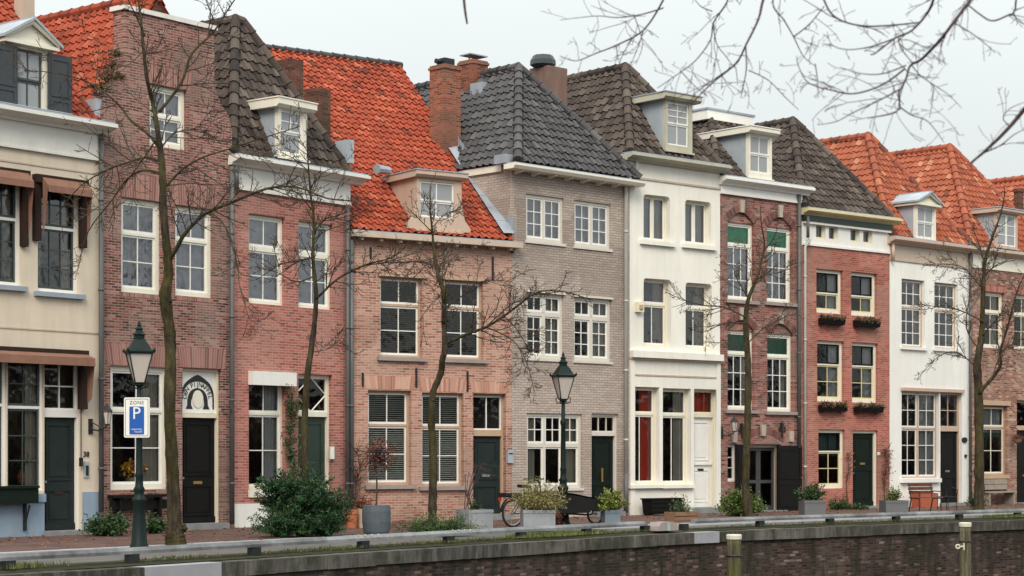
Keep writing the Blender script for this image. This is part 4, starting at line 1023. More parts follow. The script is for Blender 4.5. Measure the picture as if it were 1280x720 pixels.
# ================================================================ house 7: dark brick with arches
def house7():
    H = House(6, 'arched_window_house', 'dark red brick house with brick arches, green toplights and open black shutters at the door')
    keys = []
    for (a, b, t, bt, sash) in ((909.5, 939.5, 276.5, 374, 0), (958.5, 987, 282.5, 377, 0), (909.5, 939.5, 412, 512, 0), (959, 988, 416.5, 514, 0)):
        o, r = H.window(a, t, b, bt, [(.28, 1, 1, 1, 0, 1), (.72, 1, 3, 3)], rec=.12, fm='ivory', sm='white', greenm='greenglass' if t < 300 else 'greenglassdark', gm='glasspale' if t < 300 else 'glass', curtain='net' if t < 300 else 'drapes', fw=.07,
                        sill=('sillstone', .10, .09, .12), arch=.30, archinfill='brick7')
        H.archring(r[0] - .03, r[2] + .03, r[3] + .005, .30, .20, 'soldier7')
        um = (r[0] + r[2]) / 2; mb = MB(); mb.prism_y([(um - .07, r[3] + .30), (um + .07, r[3] + .30), (um + .10, r[3] + .66), (um - .10, r[3] + .66)], -.06, .003); mb.build('keystone', 'keystone', H.root)
    H.window(909.5, 555, 918.5, 602, [(1, 1, 1, 3)], rec=.08, fm='white', gm='glass', fw=.04)
    rr, do, fo = H.door(932, 555, 971.5, 640, rec=.16, fm='beige', dm='doorgrey', slot=None, knob='l', fw=.10, glazed=True)
    for k in range(6): pass
    H.archring(rr[0] - .1, rr[2] + .1, rr[3] + .02, .28, .20, 'soldier7')
    for px, yt, yb in ((917, 540, 553), (953, 531, 545), (988, 539, 552)):
        u, z1 = H.uz(px, yt); z0 = H.Z(px, yb); mb = MB(); mb.prism_y([(u - .08, z0), (u + .08, z0), (u + .10, z1), (u - .10, z1)], -.07, .003); mb.build('keystone', 'keystone', H.root)
    for px, yt, yb in ((927, 529, 547), (977, 528, 546)):   # ornamental wall anchors
        u, z1 = H.uz(px, yt); z0 = H.Z(px, yb); zm = (z0 + z1) / 2; mb = MB()
        mb.tube([(u, -.03, z0), (u, -.03, z1)], .03, 6)
        for s_ in (-1, 1): mb.tube([(u, -.03, zm), (u + .10 * s_, -.03, zm + .10), (u + .14 * s_, -.03, zm + .02), (u + .08 * s_, -.03, zm - .06)], .025, 5); mb.tube([(u, -.03, z1 - .1), (u + .09 * s_, -.03, z1 - .02)], .02, 5)
        mb.build('wall_anchor', 'iron', H.root)
    for (pa, pb, yt, yb) in ((919.5, 931.5, 555.5, 641), (971.5, 1001.5, 557, 640)):
        a, b = H.U(pa, -.05), H.U(pb, -.05); z1, z0 = H.Z(pa, yt, -.05), max(.02, H.Z(pa, yb, -.05)); mb = MB(); mb.box(a, b, -.09, -.03, z0, z1)
        e = .07
        for (q0, q1) in ((.05, .42), (.48, .95)):
            y0, y1 = z0 + (z1 - z0) * q0, z0 + (z1 - z0) * q1
            mb.box(a + e, b - e, -.105, -.0905, y0, y0 + .05); mb.box(a + e, b - e, -.105, -.0905, y1 - .05, y1); mb.box(a + e, a + e + .05, -.105, -.0905, y0 + .05, y1 - .05); mb.box(b - e - .05, b - e, -.105, -.0905, y0 + .05, y1 - .05)
        o = mb.build('shutter', 'black', H.root)
        mb = MB(); mb.tube([(b - .06, -.11, (z0 + z1) / 2), (b - .06, -.14, (z0 + z1) / 2)], .025, 6); mb.build('shutter_knob', 'steel', o)
    z0, z1 = H.cornice(897, 217.5, 228.5, .32, (.06, .26), 'white', 241.5, 'white')
    H.wall('brick7', z0 + .3)
    dt, zt = H.dz(941, 158, H.W - .05); ul = max(.5, H.uz(888, 155, dt)[0])
    a, b, c, d = (-.02, -.0, z1 + .05), (H.W, -.0, z1 + .05), (H.W, dt, zt), (ul, dt, zt)
    ro = tiled(H, [a, b, c, d], 'tile_brown')
    tiled(H, [a, d, (ul, 9, zt), (-.02, 9, z1 + .05)], 'tile_brown', name='roof_slope', parent=ro)
    ridge(H, a, d, 'tile_brown', ro, .11, 'hip_tile')
    mb = MB(); mb.box(ul - .25, H.W - .12, dt - .12, 9, zt - .02, zt + .26); o = mb.build('flat_roof_edge', 'white', H.root)
    mb = MB(); mb.box(ul - .28, H.W - .10, dt - .15, 9, zt + .261, zt + .32); mb.build('flat_roof', 'lead', o)
    mb = MB(); mb.prism_u([(dt + .3, zt + .3), (9, zt + .3), (9, zt + .9), (2.6 + dt, zt + .75)], ul, H.W - .3); mb.build('flat_roof_rise', 'lead', o)
    dormer(H, 936, 166, 965, 221, -.12, 'zinc', 'ivory', (.17, .14, .2), (.07, .10, .16, .05), 'white', deep=2.2, sashes=((.5, 1, 2, 1), (.5, 1, 2, 1)))
    H.pipe(999, 243, 560, 'pipe', .055)
    return H
H7 = house7()

# ================================================================ house 8: narrow bright red brick
def house8():
    H = House(7, 'narrow_red_house', 'narrow bright red brick house with white attic frieze of four tiny windows and flower boxes')
    for (a, b, t, bt) in ((1020, 1029.5, 279, 298.5), (1036, 1045, 281, 300.5), (1063, 1072, 284, 302.5), (1079, 1088, 286, 304.5)):
        H.window(a, t, b, bt, [(1, 1, 1, 1)], rec=.08, fm='cream', gm='glass', fw=.05, sw=.02, curtain='net')
    for (a, b, t, bt) in ((1020.5, 1050.5, 335.5, 390.5), (1064, 1093, 339.5, 394)):
        H.window(a, t, b, bt, [(.55, 1, 2, 1, 1), (.45, 1, 2, 1, 2)], rec=.10, fm='ivory', sm='white', gm='glass', fw=.10, curtain='rnet', bar=.04)
    for (a, b, t, bt) in ((1021.5, 1052, 425, 501.5), (1065, 1094.5, 427.5, 503)):
        H.window(a, t, b, bt, [(.38, 1, 2, 1, 1), (.62, 1, 2, 2, 2)], rec=.10, fm='ivory', sm='white', gm='glass', fw=.10, curtain='rnet', bar=.04)
    H.window(1023, 536.5, 1053, 611, [(.36, 1, 2, 1, 1), (.64, 1, 2, 2, 2)], rec=.10, fm='ivory', sm='white', gm='glass', fw=.10, curtain='greentop', bar=.04)
    rr, do, _ = H.door(1066, 538, 1095, 633, rec=.08, fm='ivory', dm='blackgreen', slot='brass', slotz=1.28, fw=.08, panels=[(.1, .9, .06, .50), (.1, .9, .58, .95)], knob='l')
    z0, z1 = H.cornice(998, 257.5, 266.5, .36, (.06, .22), 'yellowcream')
    zb = H.Z(1002, 306); zg = H.Z(1002, 276)
    mb = MB(); mb.box(.0, H.W, -.12, .003, zg, z0 + .002); mb.build('cornice_shadow_band', 'darkgreen', H.root)  # dark green strip stands for the shadow under the cornice
    mb = MB(); mb.box(.03, H.W - .02, -.10, .003, zg - .07, zg - .002); mb.box(.03, H.W - .02, -.05, .003, zb, zb + .07); mb.build('frieze_moulding', 'white', H.root)
    # white upper wall with the four openings, red brick below
    holes = H.holes; top = [h for h in holes if h[0][1] > zb]; low = [h for h in holes if h[0][1] <= zb]
    H.holes = low; H.wall('brick8', zb)
    mb = MB(); out = [(0, zb), (H.W, zb), (H.W, z0 + .3), (0, z0 + .3)]; loops = [out] + top; flat = [p for l in loops for p in l]
    ids = [mb.vert((u, -.004, z)) for u, z in flat]
    for tr in geometry.tessellate_polygon([[Vector((u, z, 0)) for u, z in l] for l in loops]):
        a, b, c = [flat[k] for k in tr]; ar = (b[0] - a[0]) * (c[1] - a[1]) - (b[1] - a[1]) * (c[0] - a[0])
        mb.face([ids[k] for k in (tr if ar > 0 else tr[::-1])])
    for l in top:
        for k in range(4): (u0, q0), (u1, q1) = l[k], l[(k + 1) % 4]; mb.poly([(u0, -.004, q0), (u1, -.004, q1), (u1, .25, q1), (u0, .25, q0)])
    for u in (0.0, H.W): mb.poly([(u, -.004, zb), (u, -.004, z0 + .3), (u, 8, z0 + .3), (u, 8, zb)])
    mb.build('frieze', 'white', H.root)
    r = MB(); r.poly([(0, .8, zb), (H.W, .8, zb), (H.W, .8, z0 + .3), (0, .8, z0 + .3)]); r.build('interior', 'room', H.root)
    um = H.W / 2; dp, zp = H.dz(992, 152, um)
    hip_roof(H, z1 + .05, (um, dp, zp), 'tile_brown', -.08, depth=11, trunc=.04)
    H.pipe(1006.5, 298, 622, 'pipepale', .045, (.12, -.10), d=-.07); H.pipe(1010, 270, 297, 'pipe', .045, d=-.18)
    u, z = H.uz(1098, 567); mb = MB(); mb.box(u - .06, u + .06, -.03, -.001, z - .05, z + .05); mb.build('number_plate', 'white', H.root)
    return H
H8 = house8()

# ================================================================ house 9: white, orange roof
def house9():
    H = House(8, 'white_cottage', 'white house with beige frieze, orange hipped roof and wide multi-pane ground window')
    for (a, b, t, bt) in ((1127, 1152.5, 348, 433), (1168, 1194, 352.5, 435)):
        H.window(a, t, b, bt, [(.41, 1, 3, 2), (.59, 1, 3, 3)], rec=.10, fm='pinkbeige', sm='white', gm='glassmid', fw=.04, curtain='drapes', sill=('plaster9', .09, .08, .08))
    H.window(1127, 489, 1170.5, 598, [(.42, 2, 2, 2), (.58, 2, 2, 3)], rec=.10, fm='pinkbeige', sm='white', gm='glass', fw=.05, curtain='rnet', mull=.09)
    rr, do, fo = H.door(1175.5, 490, 1199, 629, rec=.10, fm='pinkbeige', dm='black', fan=533.5, fangrid=(2, 2), barh=.14, slot='steel', slotz=1.0, fw=.05)
    r = H.rect(1127, 489, 1199, 598, .1)
    mb = MB(); mb.box(r[0] - .05, r[2] + .05, -.09, .003, r[3] + .02, r[3] + .12); mb.build('lintel', 'pinkbeige', H.root)
    mb = MB(); mb.box(r[0] - .08, H.U(1173) + .02, -.12, .003, r[1] - .14, r[1] - .01); mb.build('sill', 'plaster9', H.root)
    z0, z1 = H.cornice(1106, 293.5, 302.5, .32, (.12, .0), 'pinkbeige')
    zb = H.Z(1112, 325); mb = MB(); mb.box(.002, H.W, -.025, .003, zb, z0 + .01); mb.box(.002, H.W, -.04, -.025, zb, zb + .05); mb.build('frieze', 'beige', H.root)
    H.wall('plaster9', z0 + .3)
    um = H.W / 2; dp, zp = H.dz(1086, 171, um)
    hip_roof(H, z1 + .05, (um, dp, zp), 'tile_orange_old', -.02, depth=11, trunc=.05)
    dormer(H, 1145.5, 256, 1170, 299, -.12, 'zinc', 'ivory', (.30, .12, .14), (.08, .10, .08, .04), 'zinc', True, 2.2, sashes=((.5, 1, 2, 1), (.5, 1, 2, 1)))
    H.pipe(1116.5, 304, 326, 'pinkbeige', .05, d=-.1)
    u, z = H.uz(1205, 550); mb = MB(); mb.prism_y([(u + .14 * math.cos(2 * math.pi * k / 16), z + .09 * math.sin(2 * math.pi * k / 16)) for k in range(16)][::-1], -.04, -.001); mb.build('name_plate', 'iron', H.root)
    u, z = H.uz(1206.5, 570); mb = MB(); mb.box(u - .05, u + .05, -.04, -.001, z - .05, z + .05); mb.build('bell_button', 'iron', H.root)
    H.pipe(1213, 300, 628, 'pipe', .05)
    return H
H9 = house9()

# ================================================================ house 10: mixed brown brick
def house10():
    H = House(9, 'brown_brick_house', 'mottled brown brick house with cream frieze and orange roof, next to the white house')
    for (a, b, t, bt) in ((1229, 1252, 364, 434.5), (1267.5, 1291, 367.5, 437)):
        _, r = H.window(a, t, b, bt, [(.34, 1, 2, 1), (.66, 1, 2, 2)], rec=.10, fm='ivory', sm='cream', gm='glass', fw=.08, curtain='rdrape')
        H.soldier(r[0] - .05, r[2] + .05, r[3] + .01, .22, 'soldier3', .1)
    _, r = H.window(1228, 507, 1255.5, 594, [(.30, 1, 2, 1), (.70, 1, 2, 2)], rec=.12, fm='tan', sm='ivory', gm='glass', fw=.05, curtain='tophalf+greentop', sill=('tan', .12, .06, .05))
    mb = MB(); mb.box(r[0] - .1, r[2] + .1, -.07, .003, r[3] + .02, r[3] + .18); mb.build('lintel', 'tan', H.root)
    H.door(1271, 500, 1297, 629, rec=.12, fm='tan', dm='black', fan=533, fangrid=(1, 1), barh=.12, fw=.05)
    z0, z1 = H.cornice(1214, 307.5, 315.5, .30, (0.0, .1), 'pinkbeige')
    zb = H.Z(1214, 334); mb = MB(); mb.box(.06, H.W, -.03, .003, zb, z0 + .01); mb.build('frieze', 'ivory', H.root)
    H.wall('brick10', z0 + .3)
    um = H.W / 2; dp, zp = H.dz(1188, 185, um)
    hip_roof(H, z1 + .05, (um, dp, zp), 'tile_orange_old', -.02, depth=11, trunc=.05)
    dormer(H, 1246, 265, 1272, 308, -.12, 'zinc', 'pinkbeige', (.14, .14, .16), (.07, .08, .06, .04), 'zinc', deep=2.2, sashes=((1, 2, 1, 3),))
    return H
H10 = house10()
def house11():
    H = House(10, 'corner_brick_house', 'brown brick house past the mottled one, showing mainly its orange roof and small dark chimney')
    H.window(1345, 372, 1368, 440, [(.4, 1, 2, 1), (.6, 1, 2, 2)], fm='ivory', curtain='drapes'); H.window(1380, 376, 1402, 442, [(.4, 1, 2, 1), (.6, 1, 2, 2)], fm='ivory', curtain='drapes')
    H.window(1340, 515, 1370, 598, [(.4, 1, 2, 1), (.6, 1, 2, 2)], fm='ivory', curtain='drapes'); H.door(1382, 510, 1404, 629, fan=535)
    z0, z1 = H.cornice(1322, 322, 330, .3, (0, .1), 'ivory')
    H.wall('brick10', z0 + .3)
    um = H.W / 2; dp, zp = H.dz(1290, 223, um)
    hip_roof(H, z1 + .05, (um, dp, zp), 'tile_orange_old', -.02, depth=11, trunc=.05)
    chimney(H, .3, 1267, 1279, 236, 262, 'brickold', .6)
    return H
H11 = house11()
HS = [H1, H2, H3, H4, H5, H6, H7, H8, H9, H10, H11]
for h in HS: print('HOUSE', h.root.name, 'W %.2f ang %.1f' % (h.W, math.degrees(h.ang)))
# ================================================================ ground, quay, water
FPx = [Vector((p.x, p.y)) for p in FP]
def extend(pl, a, b):
    pl = [Vector(p) for p in pl]
    return [pl[0] + (pl[0] - pl[1]).normalized() * a] + pl + [pl[-1] + (pl[-1] - pl[-2]).normalized() * b]
def offset(pl, d):
    out = []
    for i, p in enumerate(pl):
        a = pl[max(i - 1, 0)]; b = pl[min(i + 1, len(pl) - 1)]; t = (b - a).normalized(); out.append(p + Vector((t.y, -t.x)) * d)
    return out
def resample(pl, step):
    out = []; 
    for a, b in zip(pl, pl[1:]):
        n = max(1, int(round((b - a).length / step)))
        out += [a + (b - a) * k / n for k in range(n)]
    return out + [pl[-1]]
FACE = extend(FPx, 18, 25)
QP = [(-60, 147), (0, 144), (165, 134.5), (330, 124.5), (490, 114.5), (651, 105), (808, 96.3), (950, 90), (1120, 84), (1272, 79), (1420, 74.5)]
RAIL = [Vector((at(px, HZ + h, F * EYE / h).x, F * EYE / h)) for px, h in QP]
RAILX = extend(RAIL, 22, 30)
def strip(name, A, B, z, mat, za=None):
    mb = MB(); loop = [(p.x, p.y) for p in A] + [(p.x, p.y) for p in reversed(B)]
    ids = [mb.vert((x, y, z)) for x, y in loop]
    for tr in geometry.tessellate_polygon([[Vector((x, y, 0)) for x, y in loop]]):
        a, b, c = [loop[k] for k in tr]; ar = (b[0] - a[0]) * (c[1] - a[1]) - (b[1] - a[1]) * (c[0] - a[0])
        mb.face([ids[k] for k in (tr if ar > 0 else tr[::-1])])
    return tag(mb.build(name, mat), kind='structure')
def paving():
    t = NT('clinker_paving'); o = t.obj()
    rot = t.n('Mapping', Vector=o); rot.inputs['Rotation'].default_value = (0, 0, math.radians(-44))
    bt = t.n('TexBrick', Vector=rot.outputs[0], Scale=1.0, Mortar_Size=.008, Mortar_Smooth=.2, Bias=0.0, Brick_Width=.21, Row_Height=.075, Color1=(.10, .055, .045, 1), Color2=(.20, .11, .088, 1), Mortar=(.05, .042, .036, 1))
    n = t.noise(o, 1.2, 6, .65); col = t.mix(t.ramp(n, [(.38, (0, 0, 0)), (.7, (1, 1, 1))]), bt.outputs['Color'], t.mix(1.0, bt.outputs['Color'], (.5, .48, .46), 'MULTIPLY'))
    return t.done(col, .75, t.bump(t.math('SUBTRACT', 1.0, bt.outputs['Fac']), .5, .01), .35)
M['paving'] = paving()
M['road'] = paint('worn_grey_road', (.11, .10, .095), .8, .2, 2, 0, .3, .2)
M['earth'] = paint('dark_mossy_earth', (.035, .036, .018), .95, .35, 5, 0, .2, .4)
M['groundm'] = paint('brown_ground', (.07, .06, .05), .95, .2, 1)
M['copingm'] = paint('dark_bluestone', (.085, .082, .076), .75, .3, 4, .65, .3, .35)
M['copinglight'] = paint('pale_bluestone', (.30, .30, .33), .75, .12, 4, .15, .3, .3)
def railm():
    t = NT('weathered_grey_rail'); o = t.obj(); n = t.noise(o, .55, 6, .7); f = t.noise(o, 9, 5, .7)
    c = t.ramp(n, [(.36, (.07, .073, .075)), (.5, (.17, .18, .19)), (.64, (.30, .315, .33))]); c = t.mix(t.math('MULTIPLY', f, .6), c, t.mix(1.0, c, (.5, .5, .48), 'MULTIPLY'))
    return t.done(c, .6, t.bump(f, .4, .01), .3)
M['rail'] = railm()
def moorm(name, k, moss):
    t = NT(name); o = t.obj(); a = t.noise(o, 1.0, 7, .72, (16, 16, 1.1)); b = t.noise(o, 1.8, 6, .7, (1.5, 1.5, .7))
    col = t.ramp(a, [(.32, (.018 * k, .015 * k, .011 * k)), (.5, (.085 * k, .075 * k, .055 * k)), (.66, (.19 * k, .17 * k, .13 * k))])
    col = t.mix(t.math('MULTIPLY', t.ramp(b, [(.42, (0, 0, 0)), (.6, (1, 1, 1))]), moss), col, (.09, .095, .02, 1))
    return t.done(col, .9, t.bump(a, 1.0, .03), .2)
M['mooring'] = moorm('mossy_mooring_wood', .9, .7); M['mooring2'] = moorm('grey_mooring_wood', 1.15, .25)
M['capwhite'] = paint('dirty_white_cap', (.55, .54, .44), .7, .15, 6)
def water():
    t = NT('canal_water'); o = t.obj()
    n = t.noise(o, 1.6, 3, .55, (1, 1, 1)); return t.done((.018, .020, .014), .08, t.bump(n, .35, .05), .5)
M['water'] = water()

EDGE = offset(RAILX, .55)
KERB = offset(FACE, 4.9)
far = [Vector((-900, 700)), Vector((-900, 1500)), Vector((1500, 1500)), Vector((1500, 500))]
def rvec0(g):
    v = Vector((g.gauss(0, 1), g.gauss(0, 1), g.gauss(0, 1))); return v.normalized()
def tess(name, loop, z, mat):
    mb = MB(); loop = [(p.x, p.y) for p in loop]; ids = [mb.vert((x, y, z)) for x, y in loop]
    for tr in geometry.tessellate_polygon([[Vector((x, y, 0)) for x, y in loop]]):
        a, b, c = [loop[k] for k in tr]; ar = (b[0] - a[0]) * (c[1] - a[1]) - (b[1] - a[1]) * (c[0] - a[0])
        mb.face([ids[k] for k in (tr if ar > 0 else tr[::-1])])
    return tag(mb.build(name, mat), kind='structure')
BACK = extend(offset(RAILX, .15), 500, 900)
tess('ground', BACK + [Vector((1600, 900)), Vector((1600, 1600)), Vector((-1000, 1600)), Vector((-1000, -600))], -.14, 'groundm')
strip('pavement', offset(FACE, -.6)[::-1], KERB[::-1], .0, 'paving')
strip('road', offset(FACE, 5.02)[::-1], offset(RAILX, -.55)[::-1], -.06, 'road')
VV = [offset(RAILX, d_) for d_ in (-.62, -.1, .06, .24)]; mb = MB()
for r_, (la, lb, za, zb) in enumerate(((VV[0], VV[1], -.02, -.012), (VV[1], VV[2], -.012, -.03), (VV[2], VV[3], -.03, -.052))):
    for k in range(len(la) - 1): mb.poly([(la[k].x, la[k].y, za), (lb[k].x, lb[k].y, zb), (lb[k + 1].x, lb[k + 1].y, zb), (la[k + 1].x, la[k + 1].y, za)])
tag(mb.build('verge', 'earth'), kind='structure')
# kerb stones between pavement and road
mb = MB(); A = resample(KERB, 1.0); B = offset(A, .16)
for i in range(len(A) - 1):
    t_ = (A[i + 1] - A[i]).normalized() * .006
    q = [A[i] + t_, B[i] + t_, B[i + 1] - t_, A[i + 1] - t_]
    b = len(mb.v); z = R.uniform(.002, .008)
    mb.v += [(p.x, p.y, -.13) for p in q] + [(p.x, p.y, z) for p in q]
    for f in ((4, 5, 6, 7), (0, 1, 5, 4), (1, 2, 6, 5), (2, 3, 7, 6), (3, 0, 4, 7)): mb.face([b + k for k in f])
tag(mb.build('kerb', 'stonelight'), kind='structure')
mb = MB(); mb.poly([(-1200, -300, -2.15), (1600, -300, -2.15), (1600, 900, -2.15), (-1200, 900, -2.15)]); tag(mb.build('canal_water', 'water'), kind='structure')
NQ = [Vector((-300, 4.5)), Vector((2, 5.0)), Vector((14, 11)), Vector((42, 39)), Vector((100, 96)), Vector((170, 160)), Vector((400, 160)), Vector((400, -250)), Vector((-300, -250))]
tess('near_quay', NQ, 0.0, 'paving')
mb = MB()
for a, b in zip(NQ[:6], NQ[1:6]): mb.poly([(a.x, a.y, -2.6), (b.x, b.y, -2.6), (b.x, b.y, 0), (a.x, a.y, 0)])
nw = tag(mb.build('canal_bank', 'quaybrick'), kind='structure')
# unseen quads added along the near bank to darken window and door reflections
rg = random.Random(99); mb = MB()
for _ in range(9000):
    s_ = rg.uniform(6, 170); b_ = Vector((24, 12, 0)) + Vector((.70, .71, 0)) * s_ + Vector((.71, -.70, 0)) * rg.uniform(0, 6)
    z = 7.5 * rg.random() ** .9 * (.75 + .25 * math.sin(s_ * .55) * math.sin(s_ * .21 + 1)); q = b_ + Vector((0, 0, z)); d = rvec0(rg); e = d.orthogonal().normalized(); w_ = rg.uniform(.35, .9) * (1.25 - z / 16)
    mb.poly([q - d * w_ - e * w_ * .4, q + d * w_ - e * w_ * .4, q + d * w_ + e * w_ * .4, q - d * w_ + e * w_ * .4], 0, rg.random())
tag(mb.build('added_reflection_screen', 'foretwig'), kind='stuff')
# leaf scatter added as contact shading, densest at the house fronts
mb = MB(); ln = resample(offset(FACE, .15), .05)
for p in ln:
    if not -80 < 640 + F * p.x / p.y < 1380: continue
    for _ in range(3):
        d_ = 5.2 * rg.random() ** 2.2; q = Vector((p.x + .71 * d_, p.y - .70 * d_, .004)); a_ = rg.random() * 6.28; w_ = rg.uniform(.02, .05)
        e1, e2 = Vector((math.cos(a_), math.sin(a_), rg.uniform(0, .5))) * w_, Vector((-math.sin(a_), math.cos(a_), rg.uniform(0, .5))) * w_ * .6
        mb.poly([q, q + e1 * .5 + e2, q + e1 * 1.5, q + e1 * .6 - e2 * .8], 0, rg.random())
tag(mb.build('contact_shade_leaves', 'rust'), kind='stuff')
# quay wall: brick face, coping stones
qw = thing('quay_wall', 'dark wet brick quay wall with bluestone coping along the canal', 'quay wall', (RAIL[5].x, RAIL[5].y, 0))
off0 = qw.location
WALLF = resample(offset(RAILX, .50), 2.0)
mb = MB(); acc = 0
# built along its own length so that the brick pattern follows the bend
for a, b in zip(WALLF, WALLF[1:]):
    mb.poly([(a.x, a.y, -2.6), (b.x, b.y, -2.6), (b.x, b.y, -.29), (a.x, a.y, -.29)])
mb.build('wall', 'quaybrick', qw, off0)
fine = resample(offset(RAILX, .56), .03); CO = []; cuts = [-220, 181, 277, 868, 900, 1480]
pxs = [640 + F * p.x / p.y for p in fine]; cp = [min(range(len(fine)), key=lambda k: abs(pxs[k] - c) + (0 if fine[k].y > 15 else 1e6)) for c in cuts]
for a_, b_ in zip(cp, cp[1:]):
    L_ = (fine[b_] - fine[a_]).length; n_ = max(1, round(L_ / 1.35)) if L_ > 2.2 else 1
    CO += [fine[a_ + (b_ - a_) * k // n_] for k in range(n_)]
CO.append(fine[cp[-1]]); CI = offset(CO, -.42)
lightpx = [(181, 277), (868, 900)]
def copem():
    t = NT('bluestone_coping'); o = t.obj(); a = t.n('Attribute', {'attribute_name': 'tile'}).outputs['Fac']
    col = t.ramp(a, [(0, (.038, .035, .030)), (.5, (.066, .061, .054)), (1, (.11, .102, .092))])
    st = t.noise(o, 1.0, 7, .7, (7, 7, .9)); col = t.mix(t.math('MULTIPLY', t.ramp(st, [(.46, (0, 0, 0)), (.66, (1, 1, 1))]), .7), col, (.17, .165, .15, 1))
    dk = t.noise(o, 1.3, 6, .7, (2, 2, 1)); col = t.mix(t.math('MULTIPLY', t.ramp(dk, [(.45, (0, 0, 0)), (.62, (1, 1, 1))]), .8), col, (.028, .029, .017, 1))
    return t.done(col, .8, t.bump(t.noise(o, 14, 5, .7), .6, .02), .25)
M['copingvar'] = copem()
def topx(p): return 640 + F * p.x / p.y
for i in range(len(CO) - 1):
    a, b = CO[i], CO[i + 1]; px0, px1 = topx(a), topx(b)
    if px1 < -220 or px0 > 1480: continue
    mid = (px0 + px1) / 2; light = None
    for l0, l1 in lightpx:
        if l0 < mid < l1: light = True
    t_ = (b - a).normalized() * .004; q = [CI[i] + t_, CI[i + 1] - t_, b - t_, a + t_]; h = -.062 + R.uniform(-.006, .004)
    mb = MB(); mb.v += [(p.x, p.y, -.305 + R.uniform(-.01, .01)) for p in q] + [(p.x, p.y, h) for p in q]; tv = R.random()
    for f in ((0, 3, 2, 1), (4, 5, 6, 7), (0, 1, 5, 4), (1, 2, 6, 5), (2, 3, 7, 6), (3, 0, 4, 7)): mb.face(f, 0, tv)
    o = mb.build('coping_stone', 'copinglight' if light else 'copingvar', qw, off0)
    if light: o['label'] = 'pale replaced coping stone'
# grass tufts and moss on the verge
def blades(mb, c, r, n, h, rng, mean=.45):
    for _ in range(n):
        p = Vector((c.x + rng.gauss(0, r), c.y + rng.gauss(0, r), 0)); hh = h * rng.uniform(.4, 1.1); a = rng.random() * 6.28
        w = Vector((math.cos(a), math.sin(a), 0)) * .006; tip = p + Vector((rng.gauss(0, .3), rng.gauss(0, .3), 1)) * hh
        mb.poly([p - w, p + w, tip], 0, min(1, max(0, rng.gauss(mean, .25))))
rg = random.Random(5); mb = MB()
VG = resample(offset(RAILX, -.05), .06)
for p in VG:
    px = topx(p)
    if not -60 < px < 1340: continue
    dens = 1.0
    if 640 < px < 760 or 0 < px < 90 or px > 1200: dens = 2.2
    t_ = Vector((.71, -.70))
    for _ in range(int(5 * dens + rg.random())):
        if rg.random() < .55 + .5 * math.sin(p.x * 1.7) * math.sin(p.y * .9): continue
        c = Vector((p.x, p.y, -.02)) + Vector((t_.x, t_.y, 0)) * rg.uniform(-.42, .26)
        blades(mb, c, .04, int(4 * dens), .06 * dens ** .6, rg, .35 if dens < 2 else .55)
tag(mb.build('grass', 'grassm'), kind='stuff')

# ---- low guard rails
def guard_rail(label, px0, px1, posts, bevel=(0, 0)):
    pts = [p for p in resample(RAILX, .5) if px0 - .0 <= topx(p) <= px1]
    org = Vector((pts[0].x, pts[0].y, 0)); root = thing('guard_rail', label, 'guard rail', org, 0, 'low rails along the quay edge')
    mb = MB(); prof = [(-.075, .115), (.07, .115), (.07, .165), (.03, .215), (-.075, .215)]; b = len(mb.v)
    for i, p in enumerate(pts):
        a = pts[max(i - 1, 0)]; c = pts[min(i + 1, len(pts) - 1)]; t_ = (c - a).normalized(); n_ = Vector((t_.y, -t_.x))
        e = t_ * (0)
        for (x, z) in prof:
            q = p + n_ * x
            if i == 0: q = q + t_ * ((z - .075) * bevel[0])
            if i == len(pts) - 1: q = q - t_ * ((z - .075) * bevel[1])
            mb.v.append((q.x, q.y, z))
    n = len(prof)
    for i in range(len(pts) - 1):
        for k in range(n):
            k2 = (k + 1) % n; mb.face((b + i * n + k, b + (i + 1) * n + k, b + (i + 1) * n + k2, b + i * n + k2))
    mb.face([b + k for k in range(n)]); mb.face([b + (len(pts) - 1) * n + k for k in range(n)][::-1])
    mb.build('beam', 'rail', root, org)
    for px in posts:
        p = min(resample(RAILX, .02), key=lambda q: abs(topx(q) - px)); mb = MB()
        ex = Vector((.70, .71, 0)); ey = Vector((.71, -.70, 0))
        mb.obox((p.x, p.y, .045), ex * .10, ey * .065, Vector((0, 0, .072))); mb.build('post', 'iron', root, org)
    return root, org
g1, og = guard_rail('long grey guard rail on black posts, running left from the gap', -200, 817, (-130, 10, 165, 318, 454, 561, 651, 733, 806), (0, .9))
g2, og2 = guard_rail('long grey guard rail on black posts, running right from the gap', 847, 1480, (855, 950, 1037, 1120, 1199, 1272, 1350, 1430), (.9, 0))
for px in (444, 562):   # row of bolts
    p = min(resample(RAILX, .02), key=lambda q: abs(topx(q) - px)); mb = MB()
    for k in range(4):
        q = Vector((p.x, p.y, .215)) + Vector((.70, .71, 0)) * (k * .16 + .05) + Vector((.02, -.02, 0)); mb.lathe([(.018, 0), (.018, .012), (.008, .016)], 6, q)
    mb.build('bolt_row', 'capwhite', g1, og)
# stone bollard block in the gap
p = gnd(829, 663); t = thing('stone_block', 'low grey stone block with iron bar, in the gap between the two rails', 'stone block', p, math.radians(45))
mb = MB(); mb.prism_y([(-.34, 0), (.34, 0), (.30, .12), (.16, .19), (-.24, .19), (-.32, .10)], -.16, .16); mb.build('block', 'sillstone', t)
mb = MB(); mb.box(-.05, .02, -.19, -.161, 0, .17); mb.build('bar', 'zinc', t)

